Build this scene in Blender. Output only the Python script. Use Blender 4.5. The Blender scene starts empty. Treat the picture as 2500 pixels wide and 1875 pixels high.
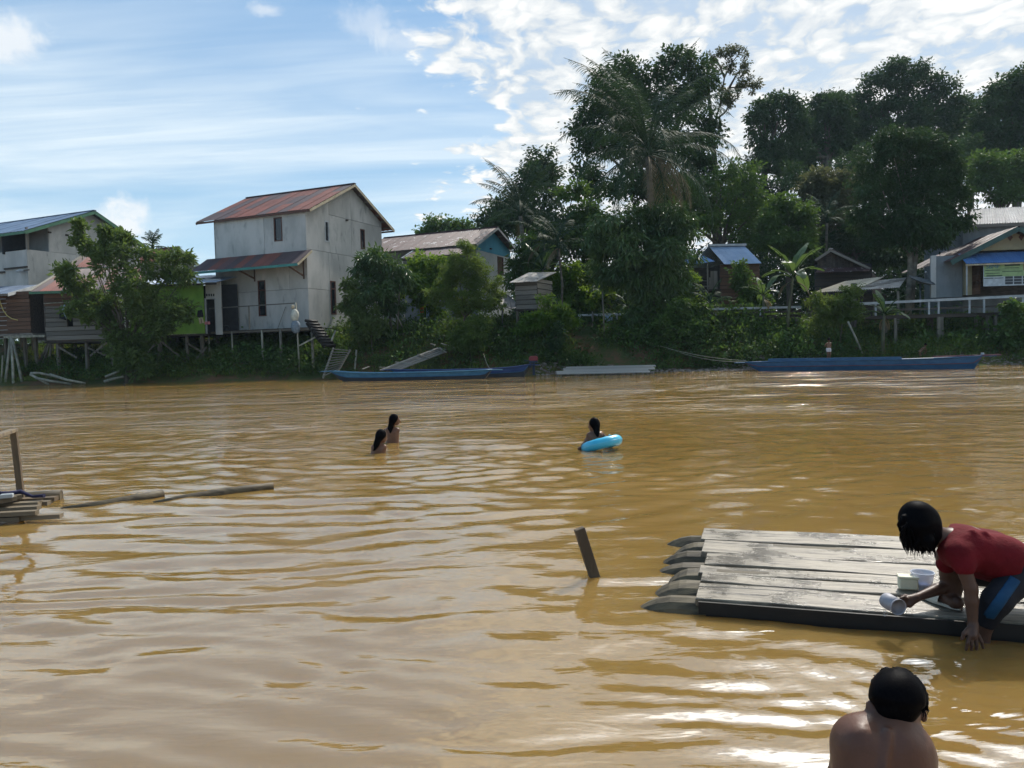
import bpy, bmesh, math, random
import numpy as np
from mathutils import Vector, Matrix

# ------------------------------------------------------------------ camera, sky, sun, exposure
SC = bpy.context.scene
COL = SC.collection
CAM_H = 1.5
FPX = 1880.0                     # focal length in pixels of the 2500 px wide photograph
PITCH = math.atan((937.5 - 858.0) / FPX)
ROLL = 0.024
f0 = Vector((0, math.cos(PITCH), -math.sin(PITCH)))
u0 = Vector((0, math.sin(PITCH), math.cos(PITCH)))
r0 = Vector((1, 0, 0))
CR = r0 * math.cos(ROLL) - u0 * math.sin(ROLL)
CU = u0 * math.cos(ROLL) + r0 * math.sin(ROLL)
CF = f0
CAM = Vector((0, 0, CAM_H))
cam_data = bpy.data.cameras.new('camera')
cam_data.sensor_width = 36.0
cam_data.lens = FPX / 2500.0 * 36.0
cam_data.clip_start = 0.05
cam_data.clip_end = 3000
cam = bpy.data.objects.new('camera', cam_data)
COL.objects.link(cam)
m = Matrix((CR, CU, -CF)).transposed().to_4x4()
m.translation = CAM
cam.matrix_world = m
SC.camera = cam

SUN_AZ = math.radians(31)        # to the right of the viewing direction
SUN_EL = math.radians(48)
SUN_DIR = Vector((math.sin(SUN_AZ) * math.cos(SUN_EL), math.cos(SUN_AZ) * math.cos(SUN_EL), math.sin(SUN_EL)))
sun_data = bpy.data.lights.new('sun', 'SUN')
sun_data.energy = 3.3
sun_data.angle = math.radians(0.6)
sun_data.color = (1.0, 0.93, 0.82)
sun = bpy.data.objects.new('sun', sun_data)
COL.objects.link(sun)
sun.rotation_euler = SUN_DIR.to_track_quat('Z', 'Y').to_euler()
sun.location = SUN_DIR * 200

SC.view_settings.view_transform = 'Standard'
SC.view_settings.look = 'None'
SC.view_settings.gamma = 1.0
SC.view_settings.exposure = 0.2
SC.view_settings.use_curve_mapping = False
SC.render.engine = 'CYCLES'
SC.cycles.use_denoising = True
SC.cycles.max_bounces = 5
SC.cycles.diffuse_bounces = 2
SC.cycles.glossy_bounces = 2
SC.cycles.transmission_bounces = 4
SC.cycles.transparent_max_bounces = 6
SC.cycles.sample_clamp_indirect = 6.0


def ray(px, py):
    x = (px - 1250.0) / FPX
    y = (937.5 - py) / FPX
    return CF + CR * x + CU * y


def at_y(px, py, Y):
    d = ray(px, py)
    return CAM + d * (Y / d.y)


def at_z(px, py, z):
    d = ray(px, py)
    return CAM + d * ((z - CAM_H) / d.z)


class NT:
    """tiny node-tree writer"""
    def __init__(self, tree):
        self.t = tree
        tree.nodes.clear()

    def n(self, kind, **kw):
        nd = self.t.nodes.new(kind)
        for k, v in kw.items():
            if k.startswith('i_'):
                nd.inputs[k[2:].replace('_', ' ')].default_value = v
            else:
                setattr(nd, k, v)
        return nd

    def l(self, a, b):
        self.t.links.new(a, b)

    def val(self, x, sock):
        if isinstance(x, bpy.types.NodeSocket):
            self.l(x, sock)
        elif isinstance(x, tuple) and len(x) == 3 and sock.type == 'RGBA':
            sock.default_value = (*x, 1)
        else:
            sock.default_value = x

    def math(self, op, a, b=0.0, c=None, clamp=False):
        nd = self.n('ShaderNodeMath', operation=op, use_clamp=clamp)
        self.val(a, nd.inputs[0]); self.val(b, nd.inputs[1])
        if c is not None: self.val(c, nd.inputs[2])
        return nd.outputs[0]

    def vmath(self, op, a, b=(0, 0, 0)):
        nd = self.n('ShaderNodeVectorMath', operation=op)
        self.val(a, nd.inputs[0]); self.val(b, nd.inputs[1])
        return nd.outputs['Value'] if op in ('DOT_PRODUCT', 'LENGTH', 'DISTANCE') else nd.outputs[0]

    def mix(self, f, a, b, blend='MIX'):
        nd = self.n('ShaderNodeMix', data_type='RGBA', blend_type=blend)
        self.val(f, nd.inputs[0]); self.val(a, nd.inputs[6]); self.val(b, nd.inputs[7])
        return nd.outputs[2]

    def noise(self, vec, scale, detail=3.0, rough=0.5, dist=0.0):
        nd = self.n('ShaderNodeTexNoise')
        nd.inputs['Scale'].default_value = scale
        nd.inputs['Detail'].default_value = detail
        nd.inputs['Roughness'].default_value = rough
        nd.inputs['Distortion'].default_value = dist
        self.l(vec, nd.inputs['Vector'])
        return nd.outputs['Fac']

    def smooth(self, x, a, b, lo=0.0, hi=1.0):
        nd = self.n('ShaderNodeMapRange', interpolation_type='SMOOTHSTEP')
        self.val(x, nd.inputs[0]); self.val(a, nd.inputs[1]); self.val(b, nd.inputs[2])
        self.val(lo, nd.inputs[3]); self.val(hi, nd.inputs[4])
        return nd.outputs[0]

    def scalev(self, vec, s):
        nd = self.n('ShaderNodeMapping')
        nd.inputs['Scale'].default_value = s
        self.l(vec, nd.inputs['Vector'])
        return nd.outputs[0]


def build_world():
    w = bpy.data.worlds.new('World')
    SC.world = w
    w.use_nodes = True
    T = NT(w.node_tree)
    sky = T.n('ShaderNodeTexSky', sky_type='NISHITA', sun_disc=False)
    sky.sun_elevation = SUN_EL
    sky.sun_rotation = SUN_AZ
    sky.air_density = 1.0
    sky.dust_density = 0.6
    sky.ozone_density = 2.0
    K = 0.092
    base = T.vmath('SCALE', sky.outputs[0]); base.node.inputs['Scale'].default_value = K
    d = T.vmath('NORMALIZE', T.n('ShaderNodeTexCoord').outputs['Generated'])
    sx = T.n('ShaderNodeSeparateXYZ'); T.l(d, sx.inputs[0])
    X, Y, Zc = sx.outputs
    el = T.math('MAXIMUM', Zc, 0.0)
    zz = T.math('ADD', el, 0.10)
    cb = T.n('ShaderNodeCombineXYZ')
    T.l(T.math('DIVIDE', X, zz), cb.inputs[0]); T.l(T.math('DIVIDE', Y, zz), cb.inputs[1])
    P = cb.outputs[0]
    # pull the strong Nishita brightening round the sun back towards an even blue
    lum = T.mix(0.55, base, (0.165, 0.430, 0.77))
    # pale low sky
    hz = T.smooth(el, 0.0, 0.40, 1.0, 0.0)
    low = T.mix(T.math('MULTIPLY', hz, 0.85), lum, (0.54, 0.75, 0.87))
    # cirrus veils: broad soft sheets with faint streaks in them
    cs = T.noise(T.scalev(P, (0.30, 0.80, 1)), 1.0, 5.0, 0.55, 0.7)
    cs2 = T.noise(T.scalev(P, (0.7, 5.0, 1)), 1.5, 5.0, 0.6, 0.6)
    cir = T.math('MULTIPLY', T.smooth(cs, 0.36, 0.62), T.math('ADD', T.math('MULTIPLY', T.smooth(cs2, 0.22, 0.80), 0.48), 0.36))
    cir = T.math('MULTIPLY', cir, T.smooth(el, 0.46, 0.28, 0.15, 1.0))
    c1 = T.mix(T.math('MINIMUM', cir, 0.80), low, (0.80, 0.89, 0.94))
    # altocumulus deck on the sunward side
    wob = T.noise(P, 1.1, 4.0, 0.6)
    wob2 = T.noise(P, 3.4, 5.0, 0.65)
    edge = T.math('ADD', X, T.math('MULTIPLY', T.math('SUBTRACT', wob, 0.5), 0.42))
    edge = T.math('ADD', edge, T.math('MULTIPLY', T.math('SUBTRACT', wob2, 0.5), 0.50))
    edge = T.math('ADD', edge, T.math('MULTIPLY', T.math('SUBTRACT', el, 0.30), 0.40))
    edge = T.math('ADD', edge, T.math('MULTIPLY', T.math('SUBTRACT', Y, 0.88), 0.45))  # unseen sky behind the camera kept clear of cloud to cut front fill
    cover = T.smooth(edge, -0.15, 0.07)
    wp = T.n('ShaderNodeVectorMath', operation='ADD')
    T.l(P, wp.inputs[0])
    wn = T.n('ShaderNodeTexNoise'); wn.inputs['Scale'].default_value = 4.0; wn.inputs['Detail'].default_value = 3.0
    T.l(P, wn.inputs['Vector'])
    sc_ = T.vmath('SCALE', wn.outputs['Color']); sc_.node.inputs['Scale'].default_value = 0.30
    T.l(sc_, wp.inputs[1])
    Pw = wp.outputs[0]
    vor = T.n('ShaderNodeTexVoronoi', feature='F1')
    vor.inputs['Scale'].default_value = 13.0
    T.l(T.scalev(Pw, (1.0, 0.62, 1)), vor.inputs['Vector'])
    puff = T.math('SUBTRACT', 1.0, T.math('MULTIPLY', vor.outputs['Distance'], 1.2))
    fine = T.noise(T.scalev(Pw, (1.0, 0.65, 1)), 15.0, 5.0, 0.62)
    big = T.noise(P, 1.3, 3.0)
    dens = T.math('ADD', T.math('MULTIPLY', puff, 0.34), T.math('ADD', T.math('MULTIPLY', fine, 0.62), T.math('MULTIPLY', big, 0.50)))
    thick = T.smooth(dens, 0.52, 0.98)
    thin_edge = T.smooth(T.math('ADD', cover, T.math('MULTIPLY', T.math('SUBTRACT', thick, 0.5), 1.1)), 0.12, 0.80)
    thin_edge = T.math('MULTIPLY', thin_edge, T.smooth(cover, 0.15, 0.60))
    cov = T.math('MULTIPLY', thin_edge, T.math('ADD', T.math('MULTIPLY', thick, 0.10), 0.89))
    sunv = T.vmath('DOT_PRODUCT', d, tuple(SUN_DIR))
    # cloud in front of the sun glares, brightest at the sun itself
    glow = T.math('ADD', T.smooth(sunv, 0.895, 1.0, 0.0, 2.6), T.smooth(sunv, 0.94, 1.0, 0.0, 5.0))
    ccol = T.mix(thick, (0.64, 0.69, 0.73), (1.06, 1.05, 1.01))
    gl = T.n('ShaderNodeVectorMath', operation='SCALE'); T.l(ccol, gl.inputs[0])
    T.l(T.math('ADD', glow, 0.96), gl.inputs['Scale'])
    c2 = T.mix(cov, c1, gl.outputs[0])
    # a few lone puffs low over the houses and high on the left
    out = c2
    nz = T.noise(d, 26.0, 6.0, 0.62, 0.4)
    for (px, py, r, s, sq) in ((305, 560, 0.032, 0.85, 1.0), (5, 92, 0.042, 0.75, 1.7), (985, 95, 0.035, 0.35, 2.2), (905, 50, 0.035, 0.35, 1.6), (655, 25, 0.02, 0.5, 2.5)):
        dv = ray(px, py).normalized()
        q = T.vmath('SUBTRACT', d, tuple(dv))
        q = T.scalev(q, (1.0, 1.0, sq))
        ln = T.vmath('LENGTH', q)
        f = T.math('ADD', T.math('DIVIDE', ln, r), T.math('MULTIPLY', T.math('SUBTRACT', nz, 0.5), 3.0))
        f = T.math('MULTIPLY', T.smooth(f, 1.25, 0.15), s)
        out = T.mix(f, out, (0.86, 0.88, 0.89))
    bg = T.n('ShaderNodeBackground')
    bg.inputs['Strength'].default_value = 1.0
    T.l(out, bg.inputs['Color'])
    wo = T.n('ShaderNodeOutputWorld')
    T.l(bg.outputs[0], wo.inputs[0])
    w.cycles.sampling_method = 'MANUAL'
    w.cycles.sample_map_resolution = 512


build_world()

# ------------------------------------------------------------------ object helpers
def tag(o, label=None, cat=None, group=None, kind=None):
    if label: o['label'] = label
    if cat: o['category'] = cat
    if group: o['group'] = group
    if kind: o['kind'] = kind
    return o


def thing(name, loc, label, cat, group=None):
    o = bpy.data.objects.new(name, None)
    o.empty_display_size = 0.2
    COL.objects.link(o)
    o.location = loc
    return tag(o, label, cat, group)


def origin_of(o):
    v = Vector((0, 0, 0))
    while o is not None:
        v = v + Vector(o.location)
        o = o.parent
    return v


def link(name, me, parent=None):
    o = bpy.data.objects.new(name, me)
    COL.objects.link(o)
    if parent is not None:
        o.parent = parent
    return o


class MB:
    """collects faces in world space; build() links one mesh object relative to its parent"""
    def __init__(self):
        self.v = []; self.f = []; self.smooth = []

    def face_set(self, verts, faces, smooth=False):
        b = len(self.v)
        self.v += [tuple(p) for p in verts]
        self.f += [tuple(b + i for i in f) for f in faces]
        self.smooth += [smooth] * len(faces)
        return self

    def hexa(self, p):          # p: 4 bottom then 4 top, same winding
        return self.face_set(p, [(0, 3, 2, 1), (4, 5, 6, 7), (0, 1, 5, 4), (1, 2, 6, 5), (2, 3, 7, 6), (3, 0, 4, 7)])

    def obox(self, c, ax, ay, az):    # centre and half-axes
        c = Vector(c); ax = Vector(ax); ay = Vector(ay); az = Vector(az)
        return self.hexa([c - ax - ay - az, c + ax - ay - az, c + ax + ay - az, c - ax + ay - az,
                          c - ax - ay + az, c + ax - ay + az, c + ax + ay + az, c - ax + ay + az])

    def beam(self, a, b, w, h, up=(0, 0, 1)):
        a = Vector(a); b = Vector(b); d = b - a
        up = Vector(up)
        s = d.cross(up)
        if s.length < 1e-6: s = d.cross(Vector((1, 0, 0)))
        s.normalize(); t = s.cross(d).normalized()
        return self.obox((a + b) / 2, d / 2, s * w / 2, t * h / 2)

    def tube(self, pts, rad, n=8, cap=True, smooth=True):
        pts = [Vector(p) for p in pts]
        if not hasattr(rad, '__len__'): rad = [rad] * len(pts)
        vs = []; fs = []
        ref = Vector((0.13, 0.2, 0.97))
        for i, p in enumerate(pts):
            d = (pts[min(i + 1, len(pts) - 1)] - pts[max(i - 1, 0)])
            if d.length < 1e-9: d = Vector((0, 0, 1))
            d.normalize()
            s = d.cross(ref)
            if s.length < 0.05: s = d.cross(Vector((1, 0, 0)))
            s.normalize(); t = s.cross(d)
            for k in range(n):
                a = 2 * math.pi * k / n
                vs.append(p + (s * math.cos(a) + t * math.sin(a)) * rad[i])
        for i in range(len(pts) - 1):
            for k in range(n):
                k2 = (k + 1) % n
                fs.append((i * n + k, i * n + k2, (i + 1) * n + k2, (i + 1) * n + k))
        self.face_set(vs, fs, smooth)
        if cap:
            b = len(self.v) - len(vs)
            self.f.append(tuple(b + k for k in range(n))[::-1]); self.smooth.append(False)
            e = b + (len(pts) - 1) * n
            self.f.append(tuple(e + k for k in range(n))); self.smooth.append(False)
        return self

    def prism(self, poly, off):       # poly: world points, off: vector
        n = len(poly); off = Vector(off)
        p = [Vector(q) for q in poly] + [Vector(q) + off for q in poly]
        fs = [tuple(range(n))[::-1], tuple(range(n, 2 * n))]
        fs += [(i, (i + 1) % n, n + (i + 1) % n, n + i) for i in range(n)]
        return self.face_set(p, fs)

    def build(self, name, mat, parent=None, bevel=0.0, fix=True):
        o0 = origin_of(parent) if parent is not None else Vector((0, 0, 0))
        loc = Vector((0, 0, 0))
        if parent is None and self.v:
            a = np.array(self.v); lo = a.min(0); hi = a.max(0)
            loc = Vector(((lo[0] + hi[0]) / 2, (lo[1] + hi[1]) / 2, lo[2]))
        me = bpy.data.meshes.new(name)
        sh = o0 + loc
        me.from_pydata([(x - sh.x, y - sh.y, z - sh.z) for x, y, z in self.v], [], self.f)
        me.polygons.foreach_set('use_smooth', self.smooth)
        if fix:
            bm = bmesh.new(); bm.from_mesh(me)
            bmesh.ops.recalc_face_normals(bm, faces=bm.faces)
            if bevel:
                bmesh.ops.bevel(bm, geom=bm.edges[:], offset=bevel, segments=1, affect='EDGES', clamp_overlap=True)
            bm.to_mesh(me); bm.free()
        me.materials.append(M[mat] if isinstance(mat, str) else mat)
        o = link(name, me, parent)
        o.location = loc
        return o


def np_mesh(name, verts, quads, mat, parent=None, smooth=False):
    """numpy verts (N,3) relative to parent, faces (F,4) or (F,3)"""
    me = bpy.data.meshes.new(name)
    nv, (nf, k) = len(verts), quads.shape
    me.vertices.add(nv); me.loops.add(nf * k); me.polygons.add(nf)
    me.vertices.foreach_set('co', np.ascontiguousarray(verts, dtype=np.float32).ravel())
    me.loops.foreach_set('vertex_index', np.ascontiguousarray(quads, dtype=np.int32).ravel())
    me.polygons.foreach_set('loop_start', np.arange(nf, dtype=np.int32) * k)
    me.polygons.foreach_set('use_smooth', np.full(nf, smooth))
    me.update(calc_edges=True)
    me.materials.append(M[mat] if isinstance(mat, str) else mat)
    return link(name, me, parent)


_unit = {}
def piece(name, parent, mat, c, ax, ay, az):
    """one board / slat / plank: a bevelled unit box shared by all pieces of that material, placed by its half-axes"""
    if mat not in _unit:
        me = bpy.data.meshes.new('board_' + mat)
        bm = bmesh.new(); bmesh.ops.create_cube(bm, size=2.0)
        bm.to_mesh(me); bm.free()
        me.materials.append(M[mat])
        _unit[mat] = me
    o = link(name, _unit[mat], parent)
    ax = Vector(ax); ay = Vector(ay); az = Vector(az)
    mt = Matrix((ax, ay, az)).transposed().to_4x4()
    mt.translation = Vector(c) - (origin_of(parent) if parent else Vector((0, 0, 0)))
    o.matrix_basis = mt
    return o


def bar(name, parent, mat, a, b, w, h, up=(0, 0, 1)):
    a = Vector(a); b = Vector(b); d = b - a; up = Vector(up)
    s = d.cross(up)
    if s.length < 1e-6: s = d.cross(Vector((1, 0, 0)))
    s.normalize(); t = s.cross(d).normalized()
    return piece(name, parent, mat, (a + b) / 2, d / 2, s * w / 2, t * h / 2)


# ------------------------------------------------------------------ materials
M = {}


def make_mat(name, c1, c2=None, rough=0.7, scale=3.0, detail=4.0, stretch=(1, 1, 1), bump=0.0, bscale=None, metal=0.0,
             rnd=0.0, c3=None, s3=0.6, t3=(0.5, 0.65), coord='pos', spec=0.4, lo=0.35, hi=0.65, hue_rnd=None, rvar=0.0):
    mt = bpy.data.materials.new(name); mt.use_nodes = True
    T = NT(mt.node_tree)
    if coord == 'pos':
        base = T.n('ShaderNodeNewGeometry').outputs['Position']
    else:
        base = T.n('ShaderNodeTexCoord').outputs['Object']
    oi = T.n('ShaderNodeObjectInfo')
    off = T.n('ShaderNodeVectorMath', operation='SCALE'); off.inputs[0].default_value = (37.0, 19.0, 53.0)
    T.l(oi.outputs['Random'], off.inputs['Scale'])
    vec = T.vmath('ADD', T.scalev(base, stretch), off.outputs[0])
    nz = T.noise(vec, scale, detail, 0.6)
    col = c1
    if c2 is not None:
        col = T.mix(T.smooth(nz, lo, hi), c1, c2)
    if c3 is not None:
        n3 = T.noise(vec, scale * s3, 5.0, 0.65, 0.4)
        col = T.mix(T.smooth(n3, t3[0], t3[1]), col, c3)
    if hue_rnd is not None:
        col = T.mix(T.smooth(oi.outputs['Random'], hue_rnd[0], hue_rnd[1]), col, hue_rnd[2])
    if rnd > 0:
        rr = T.math('FRACT', T.math('MULTIPLY', oi.outputs['Random'], 7.31))
        k = T.math('ADD', T.math('MULTIPLY', rr, 2 * rnd), 1.0 - rnd)
        g = T.n('ShaderNodeVectorMath', operation='SCALE')
        if isinstance(col, tuple): g.inputs[0].default_value = col
        else: T.l(col, g.inputs[0])
        T.l(k, g.inputs['Scale'])
        col = g.outputs[0]
    bs = T.n('ShaderNodeBsdfPrincipled')
    T.val(col, bs.inputs['Base Color'])
    if rvar:
        T.l(T.math('ADD', T.math('MULTIPLY', T.smooth(nz, 0.3, 0.7), rvar), rough), bs.inputs['Roughness'])
    else:
        bs.inputs['Roughness'].default_value = rough
    bs.inputs['Metallic'].default_value = metal
    bs.inputs['Specular IOR Level'].default_value = spec
    if bump:
        b = T.n('ShaderNodeBump'); b.inputs['Strength'].default_value = 1.0
        b.inputs['Distance'].default_value = bump
        h = nz if bscale is None else T.noise(vec, bscale, 5.0, 0.6)
        T.l(h, b.inputs['Height']); T.l(b.outputs[0], bs.inputs['Normal'])
    o = T.n('ShaderNodeOutputMaterial'); T.l(bs.outputs[0], o.inputs[0])
    M[name] = mt
    return mt


def leaf_mat(name, c1, c2, trans=(0.12, 0.2, 0.03), tw=0.35, rough=0.55, scale=0.6, spec=0.18, fine=9.0):
    mt = bpy.data.materials.new(name); mt.use_nodes = True
    T = NT(mt.node_tree)
    pos = T.n('ShaderNodeNewGeometry')
    n1 = T.noise(pos.outputs['Position'], scale, 3.0, 0.6)
    n2 = T.noise(pos.outputs['Position'], fine, 2.0, 0.6)
    f = T.math('ADD', T.math('MULTIPLY', n1, 0.55), T.math('MULTIPLY', n2, 0.45))
    col = T.mix(T.smooth(f, 0.36, 0.62), c1, c2)
    bs = T.n('ShaderNodeBsdfPrincipled')
    T.l(col, bs.inputs['Base Color']); bs.inputs['Roughness'].default_value = rough
    bs.inputs['Specular IOR Level'].default_value = spec
    tr = T.n('ShaderNodeBsdfTranslucent')
    T.l(T.mix(0.6, col, trans), tr.inputs['Color'])
    mx = T.n('ShaderNodeMixShader'); mx.inputs[0].default_value = tw
    T.l(bs.outputs[0], mx.inputs[1]); T.l(tr.outputs[0], mx.inputs[2])
    o = T.n('ShaderNodeOutputMaterial'); T.l(mx.outputs[0], o.inputs[0])
    M[name] = mt


# masonry and paint
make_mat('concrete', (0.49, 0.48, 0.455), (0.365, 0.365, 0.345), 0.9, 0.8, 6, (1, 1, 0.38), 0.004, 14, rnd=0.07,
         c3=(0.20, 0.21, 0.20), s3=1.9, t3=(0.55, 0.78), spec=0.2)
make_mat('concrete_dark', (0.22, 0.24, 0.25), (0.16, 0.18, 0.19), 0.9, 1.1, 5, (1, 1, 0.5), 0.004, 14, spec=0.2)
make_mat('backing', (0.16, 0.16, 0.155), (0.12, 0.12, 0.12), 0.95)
make_mat('green_wall', (0.20, 0.36, 0.06), (0.14, 0.28, 0.05), 0.85, 1.0, 5, (1, 1, 0.6), 0.002, 10, c3=(0.13, 0.15, 0.05), s3=0.8, t3=(0.66, 0.8), spec=0.25)
make_mat('yellow_wall', (0.36, 0.31, 0.19), (0.28, 0.25, 0.16), 0.85, 1.2, 4, spec=0.25)
make_mat('blue_gable', (0.07, 0.27, 0.40), (0.09, 0.33, 0.46), 0.75, 1.0, 5, (1, 1, 0.5), spec=0.3)
make_mat('white_wall', (0.50, 0.52, 0.52), (0.42, 0.45, 0.45), 0.85, 1.0, 5, (1, 1, 0.6), 0.002, 12, spec=0.25)
make_mat('green_paint', (0.07, 0.18, 0.105), (0.05, 0.14, 0.085), 0.6, 2.5, 4, spec=0.4)
make_mat('teal_paint', (0.06, 0.24, 0.21), (0.05, 0.18, 0.17), 0.6, 2.5, 4)
make_mat('dark_green_paint', (0.035, 0.085, 0.075), (0.025, 0.06, 0.055), 0.6, 2.5, 4)
make_mat('cream_paint', (0.50, 0.43, 0.30), (0.36, 0.30, 0.20), 0.7, 2.5, 5)
make_mat('white_paint', (0.42, 0.44, 0.45), (0.29, 0.31, 0.32), 0.65, 2.0, 5, rnd=0.08)
make_mat('window_frame', (0.11, 0.045, 0.03), (0.075, 0.035, 0.025), 0.6, 6.0)
make_mat('glass_dark', (0.012, 0.016, 0.022), None, 0.08, spec=0.6)
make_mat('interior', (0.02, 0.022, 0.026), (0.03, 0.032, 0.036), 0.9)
# timber
make_mat('wood_grey', (0.20, 0.185, 0.16), (0.11, 0.10, 0.085), 0.85, 3.0, 5, (0.4, 5, 3), 0.004, rnd=0.28, coord='obj', spec=0.25)
make_mat('wood_brown', (0.15, 0.085, 0.055), (0.085, 0.05, 0.035), 0.85, 3.0, 5, (0.4, 5, 3), 0.004, rnd=0.3, coord='obj', spec=0.25)
make_mat('wood_dark', (0.075, 0.062, 0.052), (0.04, 0.034, 0.03), 0.85, 3.0, 5, (0.4, 5, 3), 0.004, rnd=0.25, coord='obj', spec=0.25)
make_mat('wood_pale', (0.34, 0.31, 0.25), (0.20, 0.18, 0.15), 0.85, 3.0, 5, (0.4, 5, 3), 0.004, rnd=0.25, coord='obj', spec=0.25)
make_mat('post_wood', (0.20, 0.18, 0.145), (0.10, 0.09, 0.07), 0.9, 2.2, 5, (2, 2, 0.35), 0.006, 9, rnd=0.22, spec=0.2)
make_mat('post_pale', (0.30, 0.29, 0.23), (0.17, 0.165, 0.13), 0.9, 2.2, 5, (2, 2, 0.35), 0.006, 9, rnd=0.2, spec=0.2)
make_mat('bark', (0.13, 0.11, 0.085), (0.065, 0.055, 0.045), 0.95, 2.0, 6, (1.5, 1.5, 0.5), 0.02, 6, spec=0.15)
make_mat('bark_pale', (0.28, 0.25, 0.20), (0.15, 0.13, 0.105), 0.95, 1.6, 6, (1, 1, 1.2), 0.015, 6, spec=0.15)
make_mat('palm_trunk', (0.17, 0.15, 0.12), (0.09, 0.08, 0.065), 0.95, 1.5, 5, (0.6, 0.6, 4), 0.02, 4, spec=0.15)
make_mat('log_wood', (0.125, 0.098, 0.058), (0.055, 0.043, 0.027), 0.6, 2.5, 6, (0.8, 7, 7), 0.006, rnd=0.25, spec=0.25)
# sheet metal
make_mat('tin_red', (0.150, 0.055, 0.042), (0.195, 0.065, 0.046), 0.55, 1.2, 5, (1, 1, 1), rnd=0.12, hue_rnd=(0.45, 0.55, (0.085, 0.060, 0.063)), spec=0.35)
make_mat('tin_rust', (0.105, 0.052, 0.050), (0.075, 0.042, 0.042), 0.6, 1.6, 6, (1, 1, 1), c3=(0.36, 0.33, 0.33), s3=0.75, t3=(0.57, 0.66), rnd=0.12, spec=0.4)
make_mat('tin_bluegrey', (0.20, 0.25, 0.33), (0.15, 0.19, 0.26), 0.42, 1.2, 4, (1, 1, 1), metal=0.25, rnd=0.08, spec=0.5)
make_mat('tin_blue', (0.07, 0.17, 0.38), (0.10, 0.21, 0.42), 0.45, 1.2, 4, metal=0.1, rnd=0.07, spec=0.5)
make_mat('tin_skyblue', (0.30, 0.38, 0.50), (0.36, 0.43, 0.54), 0.45, 1.2, 4, metal=0.1, rnd=0.05, spec=0.5)
make_mat('tin_white', (0.46, 0.45, 0.43), (0.36, 0.33, 0.30), 0.5, 2.5, 6, rnd=0.1, c3=(0.25, 0.16, 0.11), s3=0.5, t3=(0.64, 0.75), metal=0.1, spec=0.4)
make_mat('tin_grey', (0.36, 0.34, 0.33), (0.28, 0.27, 0.26), 0.5, 2.0, 5, rnd=0.08, metal=0.15, spec=0.45)
make_mat('shingle', (0.11, 0.095, 0.085), (0.06, 0.05, 0.047), 0.9, 4.0, 4, (1, 1, 1), rnd=0.35, spec=0.2)
# earth
make_mat('near_mud', (0.20, 0.13, 0.07), (0.13, 0.085, 0.05), 0.8, 1.5, 6, bump=0.03, bscale=5, spec=0.3)
make_mat('pebble', (0.26, 0.22, 0.19), (0.15, 0.125, 0.11), 0.85, 6.0, 3, spec=0.25)
make_mat('rope', (0.30, 0.28, 0.22), None, 0.9)
make_mat('wire', (0.10, 0.11, 0.11), None, 0.6)
# leaves
leaf_mat('leaf_mid', (0.041, 0.084, 0.022), (0.081, 0.149, 0.035), (0.16, 0.26, 0.03), 0.30)
leaf_mat('leaf_front', (0.050, 0.085, 0.026), (0.105, 0.155, 0.050), (0.22, 0.32, 0.05), 0.34, 0.42, 1.1)
leaf_mat('leaf_dark', (0.024, 0.054, 0.021), (0.051, 0.096, 0.033), (0.07, 0.12, 0.02), 0.22, 0.6, 0.25)
leaf_mat('leaf_mango', (0.034, 0.075, 0.021), (0.068, 0.130, 0.034), (0.12, 0.2, 0.03), 0.26, 0.38, 0.5, 0.5)
leaf_mat('leaf_bright', (0.051, 0.111, 0.017), (0.093, 0.170, 0.025), (0.30, 0.44, 0.04), 0.42, 0.5, 0.9)
leaf_mat('leaf_fern', (0.050, 0.095, 0.022), (0.095, 0.150, 0.040), (0.26, 0.34, 0.05), 0.38, 0.55, 0.9)
leaf_mat('leaf_sparse', (0.05, 0.062, 0.030), (0.085, 0.10, 0.048), (0.18, 0.18, 0.06), 0.34)
leaf_mat('frond', (0.017, 0.038, 0.018), (0.032, 0.058, 0.027), (0.06, 0.11, 0.035), 0.22, 0.6, 0.5, 0.12)
leaf_mat('frond_dead', (0.13, 0.105, 0.06), (0.19, 0.15, 0.09), (0.25, 0.19, 0.08), 0.3, 0.7)
leaf_mat('banana_leaf', (0.040, 0.085, 0.028), (0.075, 0.13, 0.045), (0.18, 0.27, 0.05), 0.32, 0.36, 1.0, 0.5)
leaf_mat('grass_leaf', (0.050, 0.095, 0.018), (0.12, 0.17, 0.035), (0.30, 0.40, 0.05), 0.40, 0.6, 0.5)
leaf_mat('scrub_leaf', (0.031, 0.065, 0.018), (0.075, 0.124, 0.034), (0.13, 0.20, 0.03), 0.28, 0.5, 0.5)

# ------------------------------------------------------------------ smooth value noise for terrain and waves (numpy)
def vnoise(x, y, seed=0):
    xi = np.floor(x).astype(np.int64); yi = np.floor(y).astype(np.int64)
    fx = x - xi; fy = y - yi
    fx = fx * fx * (3 - 2 * fx); fy = fy * fy * (3 - 2 * fy)
    def h(a, b):
        n = (a * 374761393 + b * 668265263 + seed * 974711) & 0x7fffffff
        n = ((n ^ (n >> 13)) * 1274126177) & 0x7fffffff
        return ((n ^ (n >> 16)) & 0xffff) / 65535.0
    return (h(xi, yi) * (1 - fx) + h(xi + 1, yi) * fx) * (1 - fy) + (h(xi, yi + 1) * (1 - fx) + h(xi + 1, yi + 1) * fx) * fy


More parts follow.
